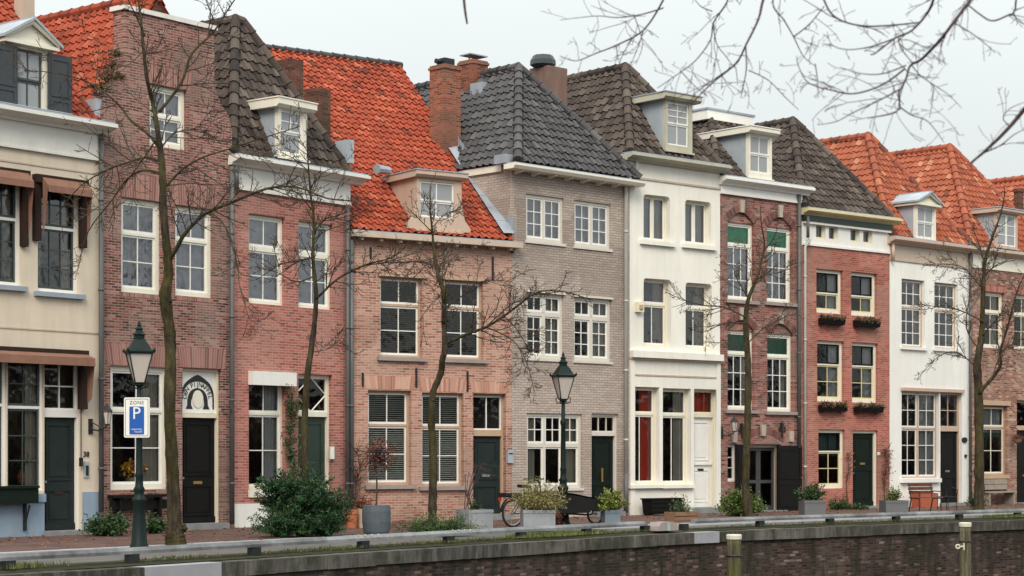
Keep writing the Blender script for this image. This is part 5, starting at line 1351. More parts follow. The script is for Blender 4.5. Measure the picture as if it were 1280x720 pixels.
# ---------------------------------------------------------------- mooring posts
def mooring(px, py, wpx, Y, mat, label, rings):
    top = at(px, py, Y); r = wpx / F * Y / 2; t = thing('mooring_post', label, 'mooring post', (top.x, top.y, -2.6), 0, 'mooring posts in the canal')
    h = top.z + 2.6; mb = MB(); prof = [(r * 1.05, 0)]
    for k in range(1, 12): prof.append((r * (1.0 + R.uniform(-.025, .025)), h * k / 12))
    mb.lathe(prof + [(r * .98, h - .10)], 14); mb.build('post', mat, t, smooth=True)
    mb = MB(); mb.lathe([(r * 1.08, h - .10), (r * 1.10, h - .02), (r * 1.02, h), (.02, h + .005)], 14); mb.build('cap', 'capwhite', t)
    if rings:
        mb = MB(); c = Vector((-r * .72, -r * .78, 2.6 + at(1203, 683, Y).z))
        mb.torus(c + Vector((-.10, 0, 0)), Vector((1, 0, 0)), Vector((0, 0, 1)), .045, .022, 14); mb.tube([c + Vector((-.04, 0, 0)), c + Vector((.05, 0, 0))], .025, 6); mb.tube([c + Vector((.05, 0, -.08)), c + Vector((.05, 0, .09))], .028, 6)
        mb.build('mooring_ring', 'capwhite', t)
    mb = MB(); mb.torus((0, 0, h - .45), Vector((1, 0, 0)), Vector((0, 1, 0)), r * 1.05, .018, 20); mb.build('band', 'iron', t)
mooring(917.5, 668, 18, 40.5, 'mooring', 'mossy green-brown mooring post with white cap and no ring', False)
mooring(1206.5, 653, 14.5, 46.0, 'mooring2', 'greyer mooring post with white cap and a white ring fitting', True)

# ---------------------------------------------------------------- lantern posts
def street_lamp(px, py, topy, label):
    p = gnd(px, py); h = at(px, topy, p.y).z; s = h / 4.0
    t = thing('street_lamp', label, 'street lamp', p, math.radians(20), 'old lantern posts on the quay')
    mb = MB(); P = [(.165, 0), (.165, .05), (.14, .10), (.112, .55), (.10, .80), (.125, .84), (.125, .88), (.09, .92), (.083, 1.0), (.105, 1.04), (.072, 1.10), (.066, 1.25), (.078, 1.28), (.062, 1.34), (.052, 2.3), (.070, 2.34), (.070, 2.40), (.045, 2.46), (.042, 2.86)]
    mb.lathe([(r * s, z * s) for r, z in P], 16); mb.build('post', 'lampgreen', t, smooth=True)
    z0 = 2.86 * s; z1 = 3.43 * s
    mb = MB()
    for k in range(4):
        a = math.pi / 2 * k + math.pi / 4; d = Vector((math.cos(a), math.sin(a), 0))
        mb.tube([d * .04 * s + Vector((0, 0, z0 - .05)), d * .17 * s + Vector((0, 0, z0 - .03)), d * .19 * s + Vector((0, 0, z0 + .06)), d * .15 * s + Vector((0, 0, z0 + .09))], .012 * s, 5)
    mb.lathe([(.045 * s, 0), (.09 * s, .03 * s), (.09 * s, .05 * s)], 8, (0, 0, z0 - .02)); mb.build('bracket', 'lampgreen', t)
    rb, rt = .115 * s, .285 * s; q = math.pi / 4
    gl = MB(); gl.lathe([(rb * .96, z0 + .06), (rt * .96, z1)], 4, rot=q); gl.build('lamp_glass', 'lampglass', t)
    mb = MB()
    for k in range(4):
        a = math.pi / 2 * k + q; b = a + math.pi / 2
        for rr, z in ((rb, z0 + .05), (rt, z1)): mb.tube([(rr * math.cos(a), rr * math.sin(a), z), (rr * math.cos(b), rr * math.sin(b), z)], .014 * s, 5)
        mb.tube([(rb * math.cos(a), rb * math.sin(a), z0 + .05), (rt * math.cos(a), rt * math.sin(a), z1)], .012 * s, 5)
    mb.build('lamp_frame', 'lampgreen', t)
    mb = MB(); mb.lathe([(r * s, z1 + z * s) for r, z in ((.33, 0), (.335, .03), (.26, .07), (.13, .24), (.10, .26))], 4, rot=q)
    for k in range(4):
        a = math.pi / 2 * k + q; mb.lathe([(.02 * s, 0), (.03 * s, .03 * s), (.005, .07 * s)], 6, (.325 * s * math.cos(a), .325 * s * math.sin(a), z1 + .02))
    mb.lathe([(r * s, z1 + z * s) for r, z in ((.095, .25), (.095, .31), (.12, .33), (.07, .37), (.055, .41), (.08, .43), (.03, .47), (.035, .50), (.01, .57))], 10)
    mb.build('lamp_hood', 'lampgreen', t)
    return t, p, s
lamp1, lp1, ls1 = street_lamp(174, 686, 401, 'dark green lantern post with a blue parking sign on it')
lamp2, lp2, ls2 = street_lamp(704, 656.5, 440, 'dark green lantern post without a sign, beside the cargo bike')
# parking sign on the first post
ps = thing('parking_sign', 'blue and white ZONE parking sign fixed on the lantern post by the gable house', 'parking sign', (lp1.x - .02, lp1.y - .10, at(175, 522, lp1.y).z), math.radians(-8))
sw, sh = 33 / F * lp1.y, 50 / F * lp1.y
def rrect(w, h, r, n=4):
    pts = []
    for cx, cz, a0 in ((w / 2 - r, h / 2 - r, 0), (-w / 2 + r, h / 2 - r, 90), (-w / 2 + r, -h / 2 + r, 180), (w / 2 - r, -h / 2 + r, 270)):
        for k in range(n + 1): a = math.radians(a0 + 90 * k / n); pts.append((cx + r * math.cos(a), cz + r * math.sin(a)))
    return pts[::-1]
mb = MB(); mb.prism_y(rrect(sw, sh, .03), -.012, .012); mb.build('sign_plate', 'signwhite', ps)
mb = MB(); o_, i_ = rrect(sw * .90, sh * .93, .02), rrect(sw * .865, sh * .905, .018)
for k in range(len(o_)): k2 = (k + 1) % len(o_); mb.face([mb.vert((o_[k][0], -.0135, o_[k][1])), mb.vert((o_[k2][0], -.0135, o_[k2][1])), mb.vert((i_[k2][0], -.0135, i_[k2][1])), mb.vert((i_[k][0], -.0135, i_[k][1]))])
mb.build('sign_border', 'signblack', ps)
mb = MB(); mb.prism_y([(x - sw * .0, z - sh * .075) for x, z in rrect(sw * .58, sh * .70, .02)], -.014, -.0121); mb.build('sign_panel', 'signblue', ps)
TR = lambda x, z, d=-.0145: Matrix.Translation((x, d, z)) @ UPRIGHT
text_mesh('ZONE', sh * .125, 'signblack', 'sign_word', ps, TR(0, sh * .365), .0008, spacing=1.15)
text_mesh('P', sh * .43, 'signwhite', 'sign_letter', ps, TR(sw * -.01, sh * .095, -.0155), .0008)
text_mesh('vergunning-', sh * .062, 'signwhite', 'sign_word', ps, TR(sw * -.0, -sh * .29, -.0155), .0008)
text_mesh('houders', sh * .062, 'signwhite', 'sign_word', ps, TR(sw * .07, -sh * .355, -.0155), .0008)
mb = MB(); 
mb.box(-.05, .05, .012, .06, sh * .25, sh * .30); mb.build('sign_clamp', 'steel', ps)

# ---------------------------------------------------------------- wall lanterns
def wall_lamp(H, px, py, label, s=1.0):
    u, z = H.uz(px, py); P = H.world(u, -.003, z); t = thing('wall_lamp', label, 'wall lamp', P, H.ang, 'lanterns on house walls')
    mb = MB(); mb.box(-.05, .05, -.03, 0, -.16 * s, .16 * s); mb.tube([(0, -.02, -.06), (.06, -.18, -.09), (.14 * s, -.34, -.02), (.16 * s, -.36, .05)], .018, 6); mb.tube([(0, -.02, .10), (.06, -.16, .02), (.11 * s, -.28, -.04)], .014, 6); mb.build('bracket', 'iron', t)
    c = (.16 * s, -.36, .05); mb = MB(); mb.lathe([(.055 * s, 0), (.10 * s, .26 * s)], 6, c); mb.build('lamp_glass', 'lampglass', t)
    mb = MB(); mb.lathe([(.125 * s, .26 * s), (.11 * s, .29 * s), (.04 * s, .38 * s), (.015, .44 * s)], 6, c); mb.lathe([(.06 * s, -.03), (.065 * s, .0)], 6, c)
    for k in range(6): a = math.pi / 3 * k; mb.tube([(c[0] + .057 * s * math.cos(a), c[1] + .057 * s * math.sin(a), c[2]), (c[0] + .103 * s * math.cos(a), c[1] + .103 * s * math.sin(a), c[2] + .26 * s)], .007, 4)
    mb.build('lamp_hood', 'iron', t)
wall_lamp(H1, 112.5, 533, 'black wall lantern on a bracket beside the door of the beige plastered house', 1.0)
wall_lamp(H7, 901.5, 541, 'black wall lantern on the dark brick house next to the white plastered one', 1.0)

# ---------------------------------------------------------------- folding bench, hook, hanging things
u0, u1 = H1.U(-40, -.2), H1.U(46, -.2); z1 = H1.Z(0, 609, -.2); P = H1.world(u0, 0, 0)
t = thing('folding_bench', 'dark green folded-down bench board on brackets under the shop window', 'bench', P, H1.ang)
mb = MB(); L = u1 - u0; mb.box(0, L, -.26, -.20, z1 - .34, z1 - .03); mb.box(0, L, -.30, -.03, z1 - .028, z1 + .02); mb.build('board', 'blackgreen', t)
for x in (.5, L - .22):
    mb = MB(); mb.box(x, x + .05, -.10, -.035, z1 - .9, z1 - .03); mb.tube([(x + .025, -.08, z1 - .75), (x + .025, -.22, z1 - .38)], .02, 5); mb.build('bracket', 'iron', t)
p = gnd(307.5, 655); t = thing('iron_boot_scraper', 'black cast iron post with curled top in front of white plinth', 'iron post', p, H3.ang)
mb = MB(); mb.lathe([(.09, 0), (.09, .04), (.05, .10), (.045, .32), (.075, .36), (.04, .42), (.035, .62)], 10); mb.build('post', 'iron', t)
mb = MB()
for s_ in (-1, 1): mb.tube([(0, 0, .60), (.06 * s_, 0, .70), (.13 * s_, 0, .68), (.14 * s_, 0, .60), (.10 * s_, 0, .58)], .022, 6)
mb.build('scroll', 'iron', t)
# lamp hanging behind an upper window
u, z = H4.uz(592, 405, .6); P = H4.world(u, .62, z - .12); t = thing('hanging_lamp', 'orange lampshade hanging behind an upper window of the pink brick house', 'lamp', P)
mb = MB(); mb.lathe([(.17, 0), (.16, .05), (.07, .24), (.03, .26)], 14); mb.build('lamp_shade', 'orangelamp', t); mb = MB(); mb.tube([(0, 0, .26), (0, 0, .9)], .008, 5); mb.build('cord', 'iron', t)

# ---------------------------------------------------------------- leaf and twig helpers
def leaf(mb, p, d, up, l, w, t):
    s_ = d.cross(up)
    if s_.length < 1e-4: s_ = d.orthogonal()
    s_.normalize(); a = p + d * l * .45
    mb.face([mb.vert(p), mb.vert(a + s_ * w * .5), mb.vert(p + d * l), mb.vert(a - s_ * w * .5)], 0, t)
def rvec(g): 
    while True:
        v = Vector((g.uniform(-1, 1), g.uniform(-1, 1), g.uniform(-1, 1)))
        if .05 < v.length < 1: return v.normalized()
def bush(mb, st, c, rad, nst, nl, ll, lw, g, up=.5, droop=0.0, lt=(.5, .25), spread=1.0, fluff=.22):
    """stems fan out from the base and carry leaves in sprays"""
    c = Vector(c)
    for _ in range(nst):
        d = rvec(g); d.z = abs(d.z) * (1 - up) + up * g.uniform(.3, 1); d.normalize()
        e = g.uniform(.5, 1.05) if fluff > .1 else g.uniform(.4, 1.22); tip = c + Vector((d.x * rad[0] * e * spread, d.y * rad[1] * e * spread, d.z * rad[2] * e)); mid = (c + tip) / 2 + rvec(g) * .10 * max(rad) + Vector((0, 0, .12 * rad[2]))
        if st is not None: st.tube([c + Vector((d.x, d.y, 0)) * .03, mid, tip], [.010, .007, .003], 4, 0, g.random())
        cl = min(1, max(0, g.gauss(*lt)))
        for k in range(nl):
            a = g.random() ** .7; q = (c * (1 - a) ** 2 + mid * 2 * a * (1 - a) + tip * a * a) if a < 1 else tip
            q = q + rvec(g) * g.uniform(.0, fluff) * max(rad) * (.3 + a * .7)
            if q.z < .01: q.z = .02 + g.random() * .05
            dd = (rvec(g) + d * .8 + Vector((0, 0, -droop))).normalized()
            leaf(mb, q, dd, rvec(g), ll * g.uniform(.6, 1.25), lw * g.uniform(.7, 1.2), min(1, max(0, cl + g.gauss(0, .16))))
def plant(name, label, cat, px, py, rad, nst, nl, ll, lw, mat, seed, zbase=0.0, group=None, dy=0.0, smat='twig', **kw):
    g = random.Random(seed); p = gnd(px, py); p.y += dy; p.z = zbase
    t = thing(name, label, cat, p, 0, group); lf, st = MB(), MB()
    bush(lf, st, (0, 0, 0), rad, nst, nl, ll, lw, g, **kw); lf.build('foliage', mat, t); st.build('stems', smat, t)
    return t
# ================================================================ plants, pots, furniture
# big dark evergreen before the red brick house: several rising sprays
g = random.Random(3); p = gnd(379, 671); t = thing('evergreen_bush', 'large dark evergreen bush spreading in front of the cornice house', 'bush', p)
lf, st = MB(), MB()
for (dx, dz, rx, rz, n) in ((-.45, .0, .62, .75, 60), (.0, .0, .8, 1.0, 90), (.45, .0, .62, .85, 70), (-.55, .45, .45, .65, 46), (.15, .55, .55, .85, 70), (.55, .35, .45, .75, 50), (-.30, .75, .42, .62, 40), (-.62, .82, .30, .40, 22), (.0, .2, 1.0, .5, 60)):
    bush(lf, st, (dx * 1.0, g.uniform(-.25, .25), dz * 1.12), (rx * .98, rx * .9, rz * 1.0), int(n * 1.5), 44, .085, .024, g, up=.3, droop=.2, lt=(.45, .26), fluff=.10)
lf.build('foliage', 'yew', t); st.build('stems', 'twig', t)
plant('green_shrub', 'low dark leafy shrub at the wall under the flap seat of the gable house', 'shrub', 133, 670, (.62, .42, .52), 90, 40, .07, .045, 'shrub', 4, lt=(.35, .2))
plant('green_shrub', 'small dark leafy shrub between lantern post and mossy tree trunk', 'shrub', 191, 667, (.34, .3, .42), 46, 34, .07, .045, 'shrub', 6, lt=(.3, .2))
plant('rust_climber', 'rust-red climber hanging by the downpipe next to the beige house', 'climber', 132.5, 661, (.16, .14, 1.15), 46, 26, .07, .05, 'rust', 7, up=.9)
plant('dry_plant', 'dry brown plant by the downpipe beside the white plinth', 'plant', 292, 657, (.24, .2, .5), 26, 12, .06, .03, 'rust', 8, lt=(.25, .2))
plant('juniper', 'low spreading juniper behind the guard rail', 'juniper', 551, 667, (1.15, .5, .42), 120, 46, .085, .016, 'juniper', 9, up=.12, lt=(.5, .22))
plant('weed_tuft', 'leafy weeds at the foot of the narrow red house beside its door', 'weeds', 1049, 637, (.45, .25, .38), 50, 20, .07, .04, 'shrub', 10)
plant('weed_tuft', 'low weeds along the wall left of the black door', 'weeds', 1073, 637, (.4, .2, .18), 40, 14, .07, .04, 'shrub', 11, up=.2)
plant('leafy_bush', 'rounded green bush before the dark brick door, beside a tree trunk', 'bush', 926, 645, (.66, .55, .82), 150, 44, .08, .045, 'midgreen', 12, up=.35, lt=(.6, .22))
plant('dark_spiky_bush', 'dark bushy growth around the foot of the tree by the white cottage', 'bush', 1222, 637, (.42, .35, .62), 46, 26, .09, .02, 'yew', 13, up=.6)
def climber(name, label, H, pts, mat, seed, n=50, w=.25, leafn=10, r=.012):
    g = random.Random(seed); P = [H.world(*H.uz(px, py, -.08)[:1], -.08, H.uz(px, py, -.08)[1]) for px, py in pts]
    base = Vector((P[0].x, P[0].y, 0)); P[0].z = 0; t = thing(name, label, 'climber', base); st, lf = MB(), MB()
    st.tube([p - base for p in P], [r * 1.6] + [r] * (len(P) - 2) + [r * .4], 5, 0, .4)
    for _ in range(n):
        k = g.randrange(len(P) - 1); a = g.random(); q = P[k].lerp(P[k + 1], a) - base; d = (H.u * g.uniform(-1, 1) + Vector((0, 0, g.uniform(-.2, 1))) - H.n * .15).normalized()
        L = w * g.uniform(.3, 1.2); e = q + d * L; st.tube([q, q.lerp(e, .5) + rvec(g) * .04, e], [.006, .005, .003], 4, 0, g.random())
        for _ in range(leafn): leaf(lf, q.lerp(e, g.random()) + rvec(g) * .05, rvec(g), rvec(g), .06 * g.uniform(.6, 1.2), .04, g.random())
    st.build('stems', 'twig', t); lf.build('foliage', mat, t)
climber('ivy_climber', 'sparse green climber between the window and door of the cornice house', H3, [(368, 640), (366, 590), (362, 550), (364, 520), (362, 500)], 'shrub', 21, 110, .42, 12)
climber('red_climber', 'thin rust-red climber on the narrow red house, right of its black door', H8, [(1106, 625), (1105, 600), (1109, 580), (1106, 563)], 'rust', 22, 60, .3, 6)
climber('red_climber', 'thin rust-red climber on the narrow red house, left of its black door', H8, [(1060, 630), (1058, 605), (1061, 585), (1059, 565)], 'rust', 23, 34, .25, 3)
climber('bare_climber', 'bare twiggy shrub against the downpipe of the pink brick house', H4, [(447, 645), (444, 610), (450, 585), (446, 560)], 'rust', 24, 90, .55, 1)

g = random.Random(26); P = H2.world(H2.U(128), -.05, H2.Z(128, 112)); t = thing('ivy_clump', 'dark brownish growth clinging to the left shoulder of the tall brick gable', 'ivy', P); lf, st = MB(), MB()
for (px, py, r_) in ((133, 100, .42), (128, 112, .4), (140, 86, .3), (146, 70, .22), (122, 120, .26), (150, 100, .25)):
    q = H2.world(H2.U(px), .02, H2.Z(px, py)) - P
    bush(lf, st, q, (r_ * .8, r_ * .4, r_ * .8), 26, 9, .06, .03, g, up=.0)
lf.build('foliage', 'drybox', t); st.build('stems', 'twig', t)
# ---- pots and planters
def tub(name, label, px, py, wpx, h, mat, prof, group='pots on the quay', n=20):
    p = gnd(px, py); r = wpx / F * p.y / 2; t = thing(name, label, 'plant pot', p, 0, group)
    mb = MB(); mb.lathe([(r * a, h * b) for a, b in prof], n); mb.build('pot', mat, t, smooth=False)
    mb = MB(); mb.lathe([(r * prof[-1][0] * .9, h * .93), (.01, h * .95)], 12); mb.build('soil', 'soil', t)
    return p, r
def boxpot(name, label, px, py, w, d, h, mat, ang, group='pots on the quay', taper=.0, dy=0):
    p = gnd(px, py); p.y += dy; t = thing(name, label, 'planter', p, ang, group); th = .035; mb = MB()
    for (x0, x1, y0, y1) in ((-w / 2, w / 2, -d / 2, -d / 2 + th), (-w / 2, w / 2, d / 2 - th, d / 2), (-w / 2, -w / 2 + th, -d / 2 + th, d / 2 - th), (w / 2 - th, w / 2, -d / 2 + th, d / 2 - th)): mb.box(x0, x1, y0, y1, 0, h)
    mb.box(-w / 2 - .01, w / 2 + .01, -d / 2 - .012, -d / 2 - .001, h - .07, h - .005)
    mb.build('box', mat, t); mb = MB(); mb.box(-w / 2 + th, w / 2 - th, -d / 2 + th, d / 2 - th, .05, h - .06); mb.build('soil', 'soil', t)
    return p
def topped(name, label, cat, base, z, rad, nst, nl, ll, lw, mat, seed, group=None, **kw):
    g = random.Random(seed); p = Vector((base.x, base.y, z)); t = thing(name, label, cat, p, 0, group); lf, st = MB(), MB()
    bush(lf, st, (0, 0, 0), rad, nst, nl, ll, lw, g, **kw); lf.build('foliage', mat, t); st.build('stems', 'twig', t); return t
PROF = [(.80, 0), (.90, .12), (1.0, .45), (1.0, .8), (.94, 1)]
p, r = tub('slate_tub', 'big round slate-blue tub behind the guard rail', 470.5, 668.5, 36, .62, 'slateplanter', PROF)
g = random.Random(31); t = thing('standard_tree', 'small clipped twiggy tree on a thin stem, in the slate-blue tub', 'small tree', (p.x, p.y, .58)); mb = MB(); mb.tube([(0, 0, 0), (.01, .0, .5), (-.02, 0, 1.0), (.03, 0, 1.05)], [.022, .02, .018, .012], 6); mb.build('trunk', 'twig', t)
tw, lf = MB(), MB()
for _ in range(190):
    d = rvec(g); d.z = d.z * .9 + .1; e = Vector((.03, 0, 1.05)) + d * g.uniform(.22, .42); tw.tube([Vector((.03, 0, 1.0)) + d * .05, Vector((.03, 0, 1.05)) + d * .2 + rvec(g) * .05, e], [.006, .005, .003], 3, 0, g.random())
    for _ in range(3): leaf(lf, e + rvec(g) * .05, rvec(g), rvec(g), .05, .03, g.uniform(0, .6))
tw.build('crown', 'foretwig', t); lf.build('foliage', 'rust', t)
p, r = tub('terracotta_pot', 'terracotta pot beside the cream one, left of the slate-blue tub', 439.5, 660, 16, .42, 'terracotta', [(.72, 0), (.92, .75), (1.0, .76), (1.0, 1)], n=16)
topped('potted_twigs', 'bare twigs standing in the terracotta pot', 'plant', p, .4, (.3, .3, .95), 16, 3, .05, .03, 'rust', 33, up=.85)
p, r = tub('cream_pot', 'cream pot beside the terracotta one, left of the slate-blue tub', 453.5, 659.5, 15, .44, 'creampot', [(.78, 0), (.95, .7), (1, 1)], n=16)
topped('orange_plant', 'orange and green plant in the cream pot', 'plant', p, .42, (.26, .26, .34), 40, 16, .08, .03, 'rust', 34, up=.5, lt=(.8, .2))
a45 = math.radians(44)
p = boxpot('grey_planter', 'large square grey planter holding a thorny bare shrub by the dark door', 593, 661, .62, .62, .44, 'zincplanter', math.radians(30))
g = random.Random(35); t = thing('thorny_shrub', 'arching bare reddish twigs with a little green, in the square grey planter', 'shrub', (p.x, p.y, .4)); st, lf = MB(), MB()
for k in range(9):
    d = Vector((g.uniform(-.5, .9), g.uniform(-.3, .3), 0)); H_ = g.uniform(.6, 1.15); q = [Vector((g.uniform(-.25, 0), 0, 0)), Vector((-.16, 0, .4)) + d * .1, Vector((-.05, 0, H_)) + d * .35, Vector((.1, 0, H_ * .9)) + d * .8]
    st.tube(q, [.011, .009, .006, .003], 4, 0, .9)
    for _ in range(5): s_ = q[2].lerp(q[3], g.random()); st.tube([s_, s_ + rvec(g) * .12], [.004, .002], 3, 0, .9)
bush(lf, st, (.05, 0, 0), (.18, .18, .36), 20, 14, .08, .03, g, up=.8); st.build('stems', 'foretwig', t); lf.build('foliage', 'shrub', t)
p = boxpot('zinc_planter', 'wide galvanised planter with yellow-green bamboo, before the cargo bike', 672, 661.5, .72, .55, .44, 'zincplanter', math.radians(8))
topped('bamboo', 'bushy yellow-green bamboo in the wide galvanised planter', 'bamboo', p, .40, (.72, .55, .82), 150, 34, .10, .016, 'bamboo', 36, up=.45, droop=.5, lt=(.6, .22), smat='bamboo') if False else topped('bamboo', 'bushy yellow-green bamboo in the wide galvanised planter', 'bamboo', p, .40, (.72, .55, .78), 150, 34, .10, .018, 'bamboo', 36, up=.42, droop=.5, lt=(.6, .22))
plant('dry_fern', 'brownish dry fern drooping beside the galvanised planter and lantern post', 'plant', 694, 659, (.22, .2, .55), 30, 22, .08, .02, 'rust', 37, up=.7, droop=.5, lt=(.2, .15))
p = boxpot('blue_planter', 'small blue-grey planter with a bright leafy plant, past the cargo bike', 763, 656, .38, .38, .36, 'blueplanter', math.radians(15))
topped('leafy_plant', 'bright yellow-green leafy plant in the small blue-grey planter', 'plant', p, .33, (.42, .4, .55), 70, 22, .10, .055, 'lime', 38, up=.4, lt=(.6, .25))
# black trough and wooden flower crate before the white plaster house
p = H6.world(H6.U(829, -.5), -.45, 0); t = thing('black_trough', 'long black slatted trough standing at the white plastered house', 'trough', p, H6.ang); w = .60; mb = MB()
mb.prism_y([(-w + .06, .04), (w - .06, .04), (w, .44), (-w, .44)], -.19, .19)
for z in (.10, .22, .34): mb.box(-w - .012, w + .012, -.21, -.191, z, z + .09)
mb.build('box', 'black', t)
mb = MB(); mb.box(-w - .04, w + .04, -.23, .21, .44, .475); mb.build('rim', 'black', t)
for x in (-.5, .5): mb = MB(); mb.box(x - .03, x + .03, -.16, .16, 0, .039); mb.build('foot', 'black', t)
p = gnd(852, 651); t = thing('flower_crate', 'weathered low wooden crate of sprawling greenery behind the rail gap', 'crate', p, math.radians(40)); mb = MB()
for z in (.01, .13): mb.box(-.42, .42, -.2, -.18, z, z + .10); mb.box(-.42, .42, .18, .2, z, z + .10)
for x in (-.42, .40): mb.box(x, x + .02, -.179, .179, .0, .23)
mb.build('box', 'oldwood', t); mb = MB(); mb.box(-.39, .39, -.175, .175, .02, .19); mb.build('soil', 'soil', t)
topped('sprawling_plant', 'loose grey-green plant growing from the low wooden crate', 'plant', p, .18, (.42, .25, .52), 40, 12, .07, .025, 'shrub', 39, up=.5, lt=(.75, .2))
p = boxpot('grey_planter', 'rectangular grey planter with dark shrub beside the black shutter', 1015, 643, .62, .5, .40, 'planter', math.radians(12))
topped('dark_shrub', 'dark green shrub with flecks in the rectangular planter beside the black shutter', 'shrub', p, .36, (.46, .4, .62), 80, 24, .07, .04, 'shrub', 40, up=.45, lt=(.3, .25))
p = boxpot('grey_planter', 'rectangular grey planter with a small climber, left of the slatted bench', 1117, 641, .68, .5, .36, 'planter', math.radians(12))
topped('green_plant', 'small green plant in the planter left of the slatted bench', 'plant', p, .33, (.3, .3, .48), 44, 14, .08, .03, 'lime', 41, up=.55, lt=(.3, .25))
# flower boxes under the windows of the narrow red house
def flower_box(px0, px1, yt, seed, label):
    u0, z1 = H8.uz(px0, yt, -.1); u1 = H8.U(px1, -.1); L = u1 - u0; P = H8.world(u0, 0, z1 - .16); t = thing('flower_box', label, 'flower box', P, H8.ang, 'flower boxes of the narrow red house'); mb = MB()
    mb.prism_u([(-.03, 0), (-.20, 0), (-.24, .17), (-.03, .17)], 0, L); mb.build('box', 'black', t)
    for x in (.1, L - .1): mb = MB(); mb.tube([(x, -.002, -.06), (x, -.16, -.01), (x, -.22, -.005)], .012, 5); mb.build('bracket', 'iron', t)
    g = random.Random(seed); lf, st = MB(), MB()
    for k in range(9): bush(lf, st, (L * (k + .5) / 9, -.15, .14), (.16, .20, .20), 9, 12, .07, .03, g, up=.1, droop=.9, lt=(.3, .3))
    lf.build('foliage', 'drybox', t)
flower_box(1025, 1053, 398, 51, 'flower box of dry plants on the red house, upper row, near downpipe')
flower_box(1068.5, 1097, 401, 52, 'flower box of dry plants on the red house, upper row, near white cottage')
flower_box(1025, 1056, 507, 53, 'flower box of brown plants on the red house, lower row, near downpipe')
flower_box(1069, 1101, 508.5, 54, 'flower box of brown plants above the black door of the red house')
# flowers behind the ground window of the gable house
u, z = H2.uz(166, 603, .26); P = H2.world(u, .30, z - .03); t = thing('flower_pot', 'orange flowers in a bowl behind the ground window of the gable house', 'flowers', P, H2.ang)
mb = MB(); mb.lathe([(.09, 0), (.14, .05), (.16, .14)], 12); mb.build('pot', 'creampot', t); g = random.Random(55); lf, fl = MB(), MB()
bush(lf, None, (0, 0, .12), (.42, .12, .28), 24, 12, .08, .05, g); bush(fl, None, (0, -.04, .20), (.40, .10, .30), 30, 14, .08, .08, g, up=.4, lt=(.6, .3))
lf.build('foliage', 'shrub', t); fl.build('flower_heads', 'flower', t)
u, z = H1.uz(27, 598, .3); P = H1.world(u, .30, z - .1); t = thing('flower_vase', 'vase of reddish flowers behind the shop window of the beige house', 'flowers', P, H1.ang)
mb = MB(); mb.lathe([(.06, 0), (.10, .12), (.05, .25), (.06, .3)], 12); mb.build('vase', 'terracotta', t); lf, fl = MB(), MB()
bush(lf, None, (0, 0, .3), (.2, .12, .3), 20, 10, .08, .04, g); bush(fl, None, (0, 0, .34), (.2, .12, .34), 16, 10, .05, .05, g)
lf.build('foliage', 'shrub', t); fl.build('flower_heads', 'rust', t)

# ---------------------------------------------------------------- cargo bike
a, b = gnd(641, 659.5), gnd(744, 656); d = (b - a); L = d.length; t = thing('cargo_bike', 'black cargo bicycle with a big front box, parked behind the bamboo planter', 'cargo bike', a, math.atan2(d.y, d.x))
def wheel(x, r):
    mb = MB(); mb.torus((x, 0, r), Vector((1, 0, 0)), Vector((0, 0, 1)), r - .025, .025, 32, 8); w = mb.build('wheel', 'tyre', t, smooth=True)
    mb = MB(); mb.torus((x, 0, r), Vector((1, 0, 0)), Vector((0, 0, 1)), r - .055, .012, 28, 6); mb.build('rim', 'steel', w)
    mb = MB()
    for k in range(16): an = math.pi * 2 * k / 16; mb.tube([(x + .03 * math.cos(an), 0, r + .03 * math.sin(an)), (x + (r - .05) * math.cos(an + .2), 0, r + (r - .05) * math.sin(an + .2))], .0025, 3)
    mb.tube([(x, -.05, r), (x, .05, r)], .028, 8); mb.build('spokes', 'steel', w)
r1, r2 = .33, .27; X = L
wheel(0, r1); wheel(X, r2)
mb = MB()
for s_ in (-.05, .05): mb.tube([(0, s_, r1), (.52, s_ * .6, .30)], .013, 6); mb.tube([(0, s_, r1), (.36, s_ * .5, .78)], .010, 6)
mb.tube([(.52, 0, .30), (.33, 0, .88)], .020, 8); mb.tube([(.36, 0, .74), (.95, 0, .52)], .022, 8); mb.tube([(.52, 0, .30), (.95, 0, .34), (X - .2, 0, .24), (X, .07, r2)], .022, 8); mb.tube([(.92, 0, .34), (.84, 0, 1.02)], .020, 8)
mb.tube([(X, .07, r2), (X - .1, .05, .62)], .018, 6); mb.build('frame', 'bikebox', t)
mb = MB(); mb.tube([(.84, 0, 1.02), (.80, 0, 1.10)], .018, 6); mb.tube([(.58, -.28, 1.10), (.74, -.24, 1.12), (.82, 0, 1.11), (.74, .24, 1.12), (.58, .28, 1.10)], .014, 6); mb.build('handlebar', 'bikebox', t)
mb = MB(); mb.prism_y([(.20, .92), (.48, .90), (.48, .95), (.36, .97), (.20, .99)], -.075, .075); mb.build('saddle', 'bikebox', t)
mb = MB(); mb.box(-.38, .22, -.10, .10, .70, .735); mb.box(-.34, .16, -.16, .16, .736, .80); mb.build('luggage_rack', 'bikebox', t)
mb = MB(); mb.box(-.40, -.385, -.05, .05, .62, .70); mb.build('rear_light', 'redlight', t)
mb = MB()
for k in range(13):
    an = math.radians(10 + 165 * k / 12); an2 = math.radians(10 + 165 * (k + 1) / 12)
    if k < 12: mb.obox((0 + .365 * math.cos((an + an2) / 2), 0, r1 + .365 * math.sin((an + an2) / 2)), Vector((-math.sin((an + an2) / 2), 0, math.cos((an + an2) / 2))) * .045, Vector((0, .032, 0)), Vector((math.cos(an), 0, math.sin(an))) * .003)
mb.build('mudguard', 'bikebox', t)
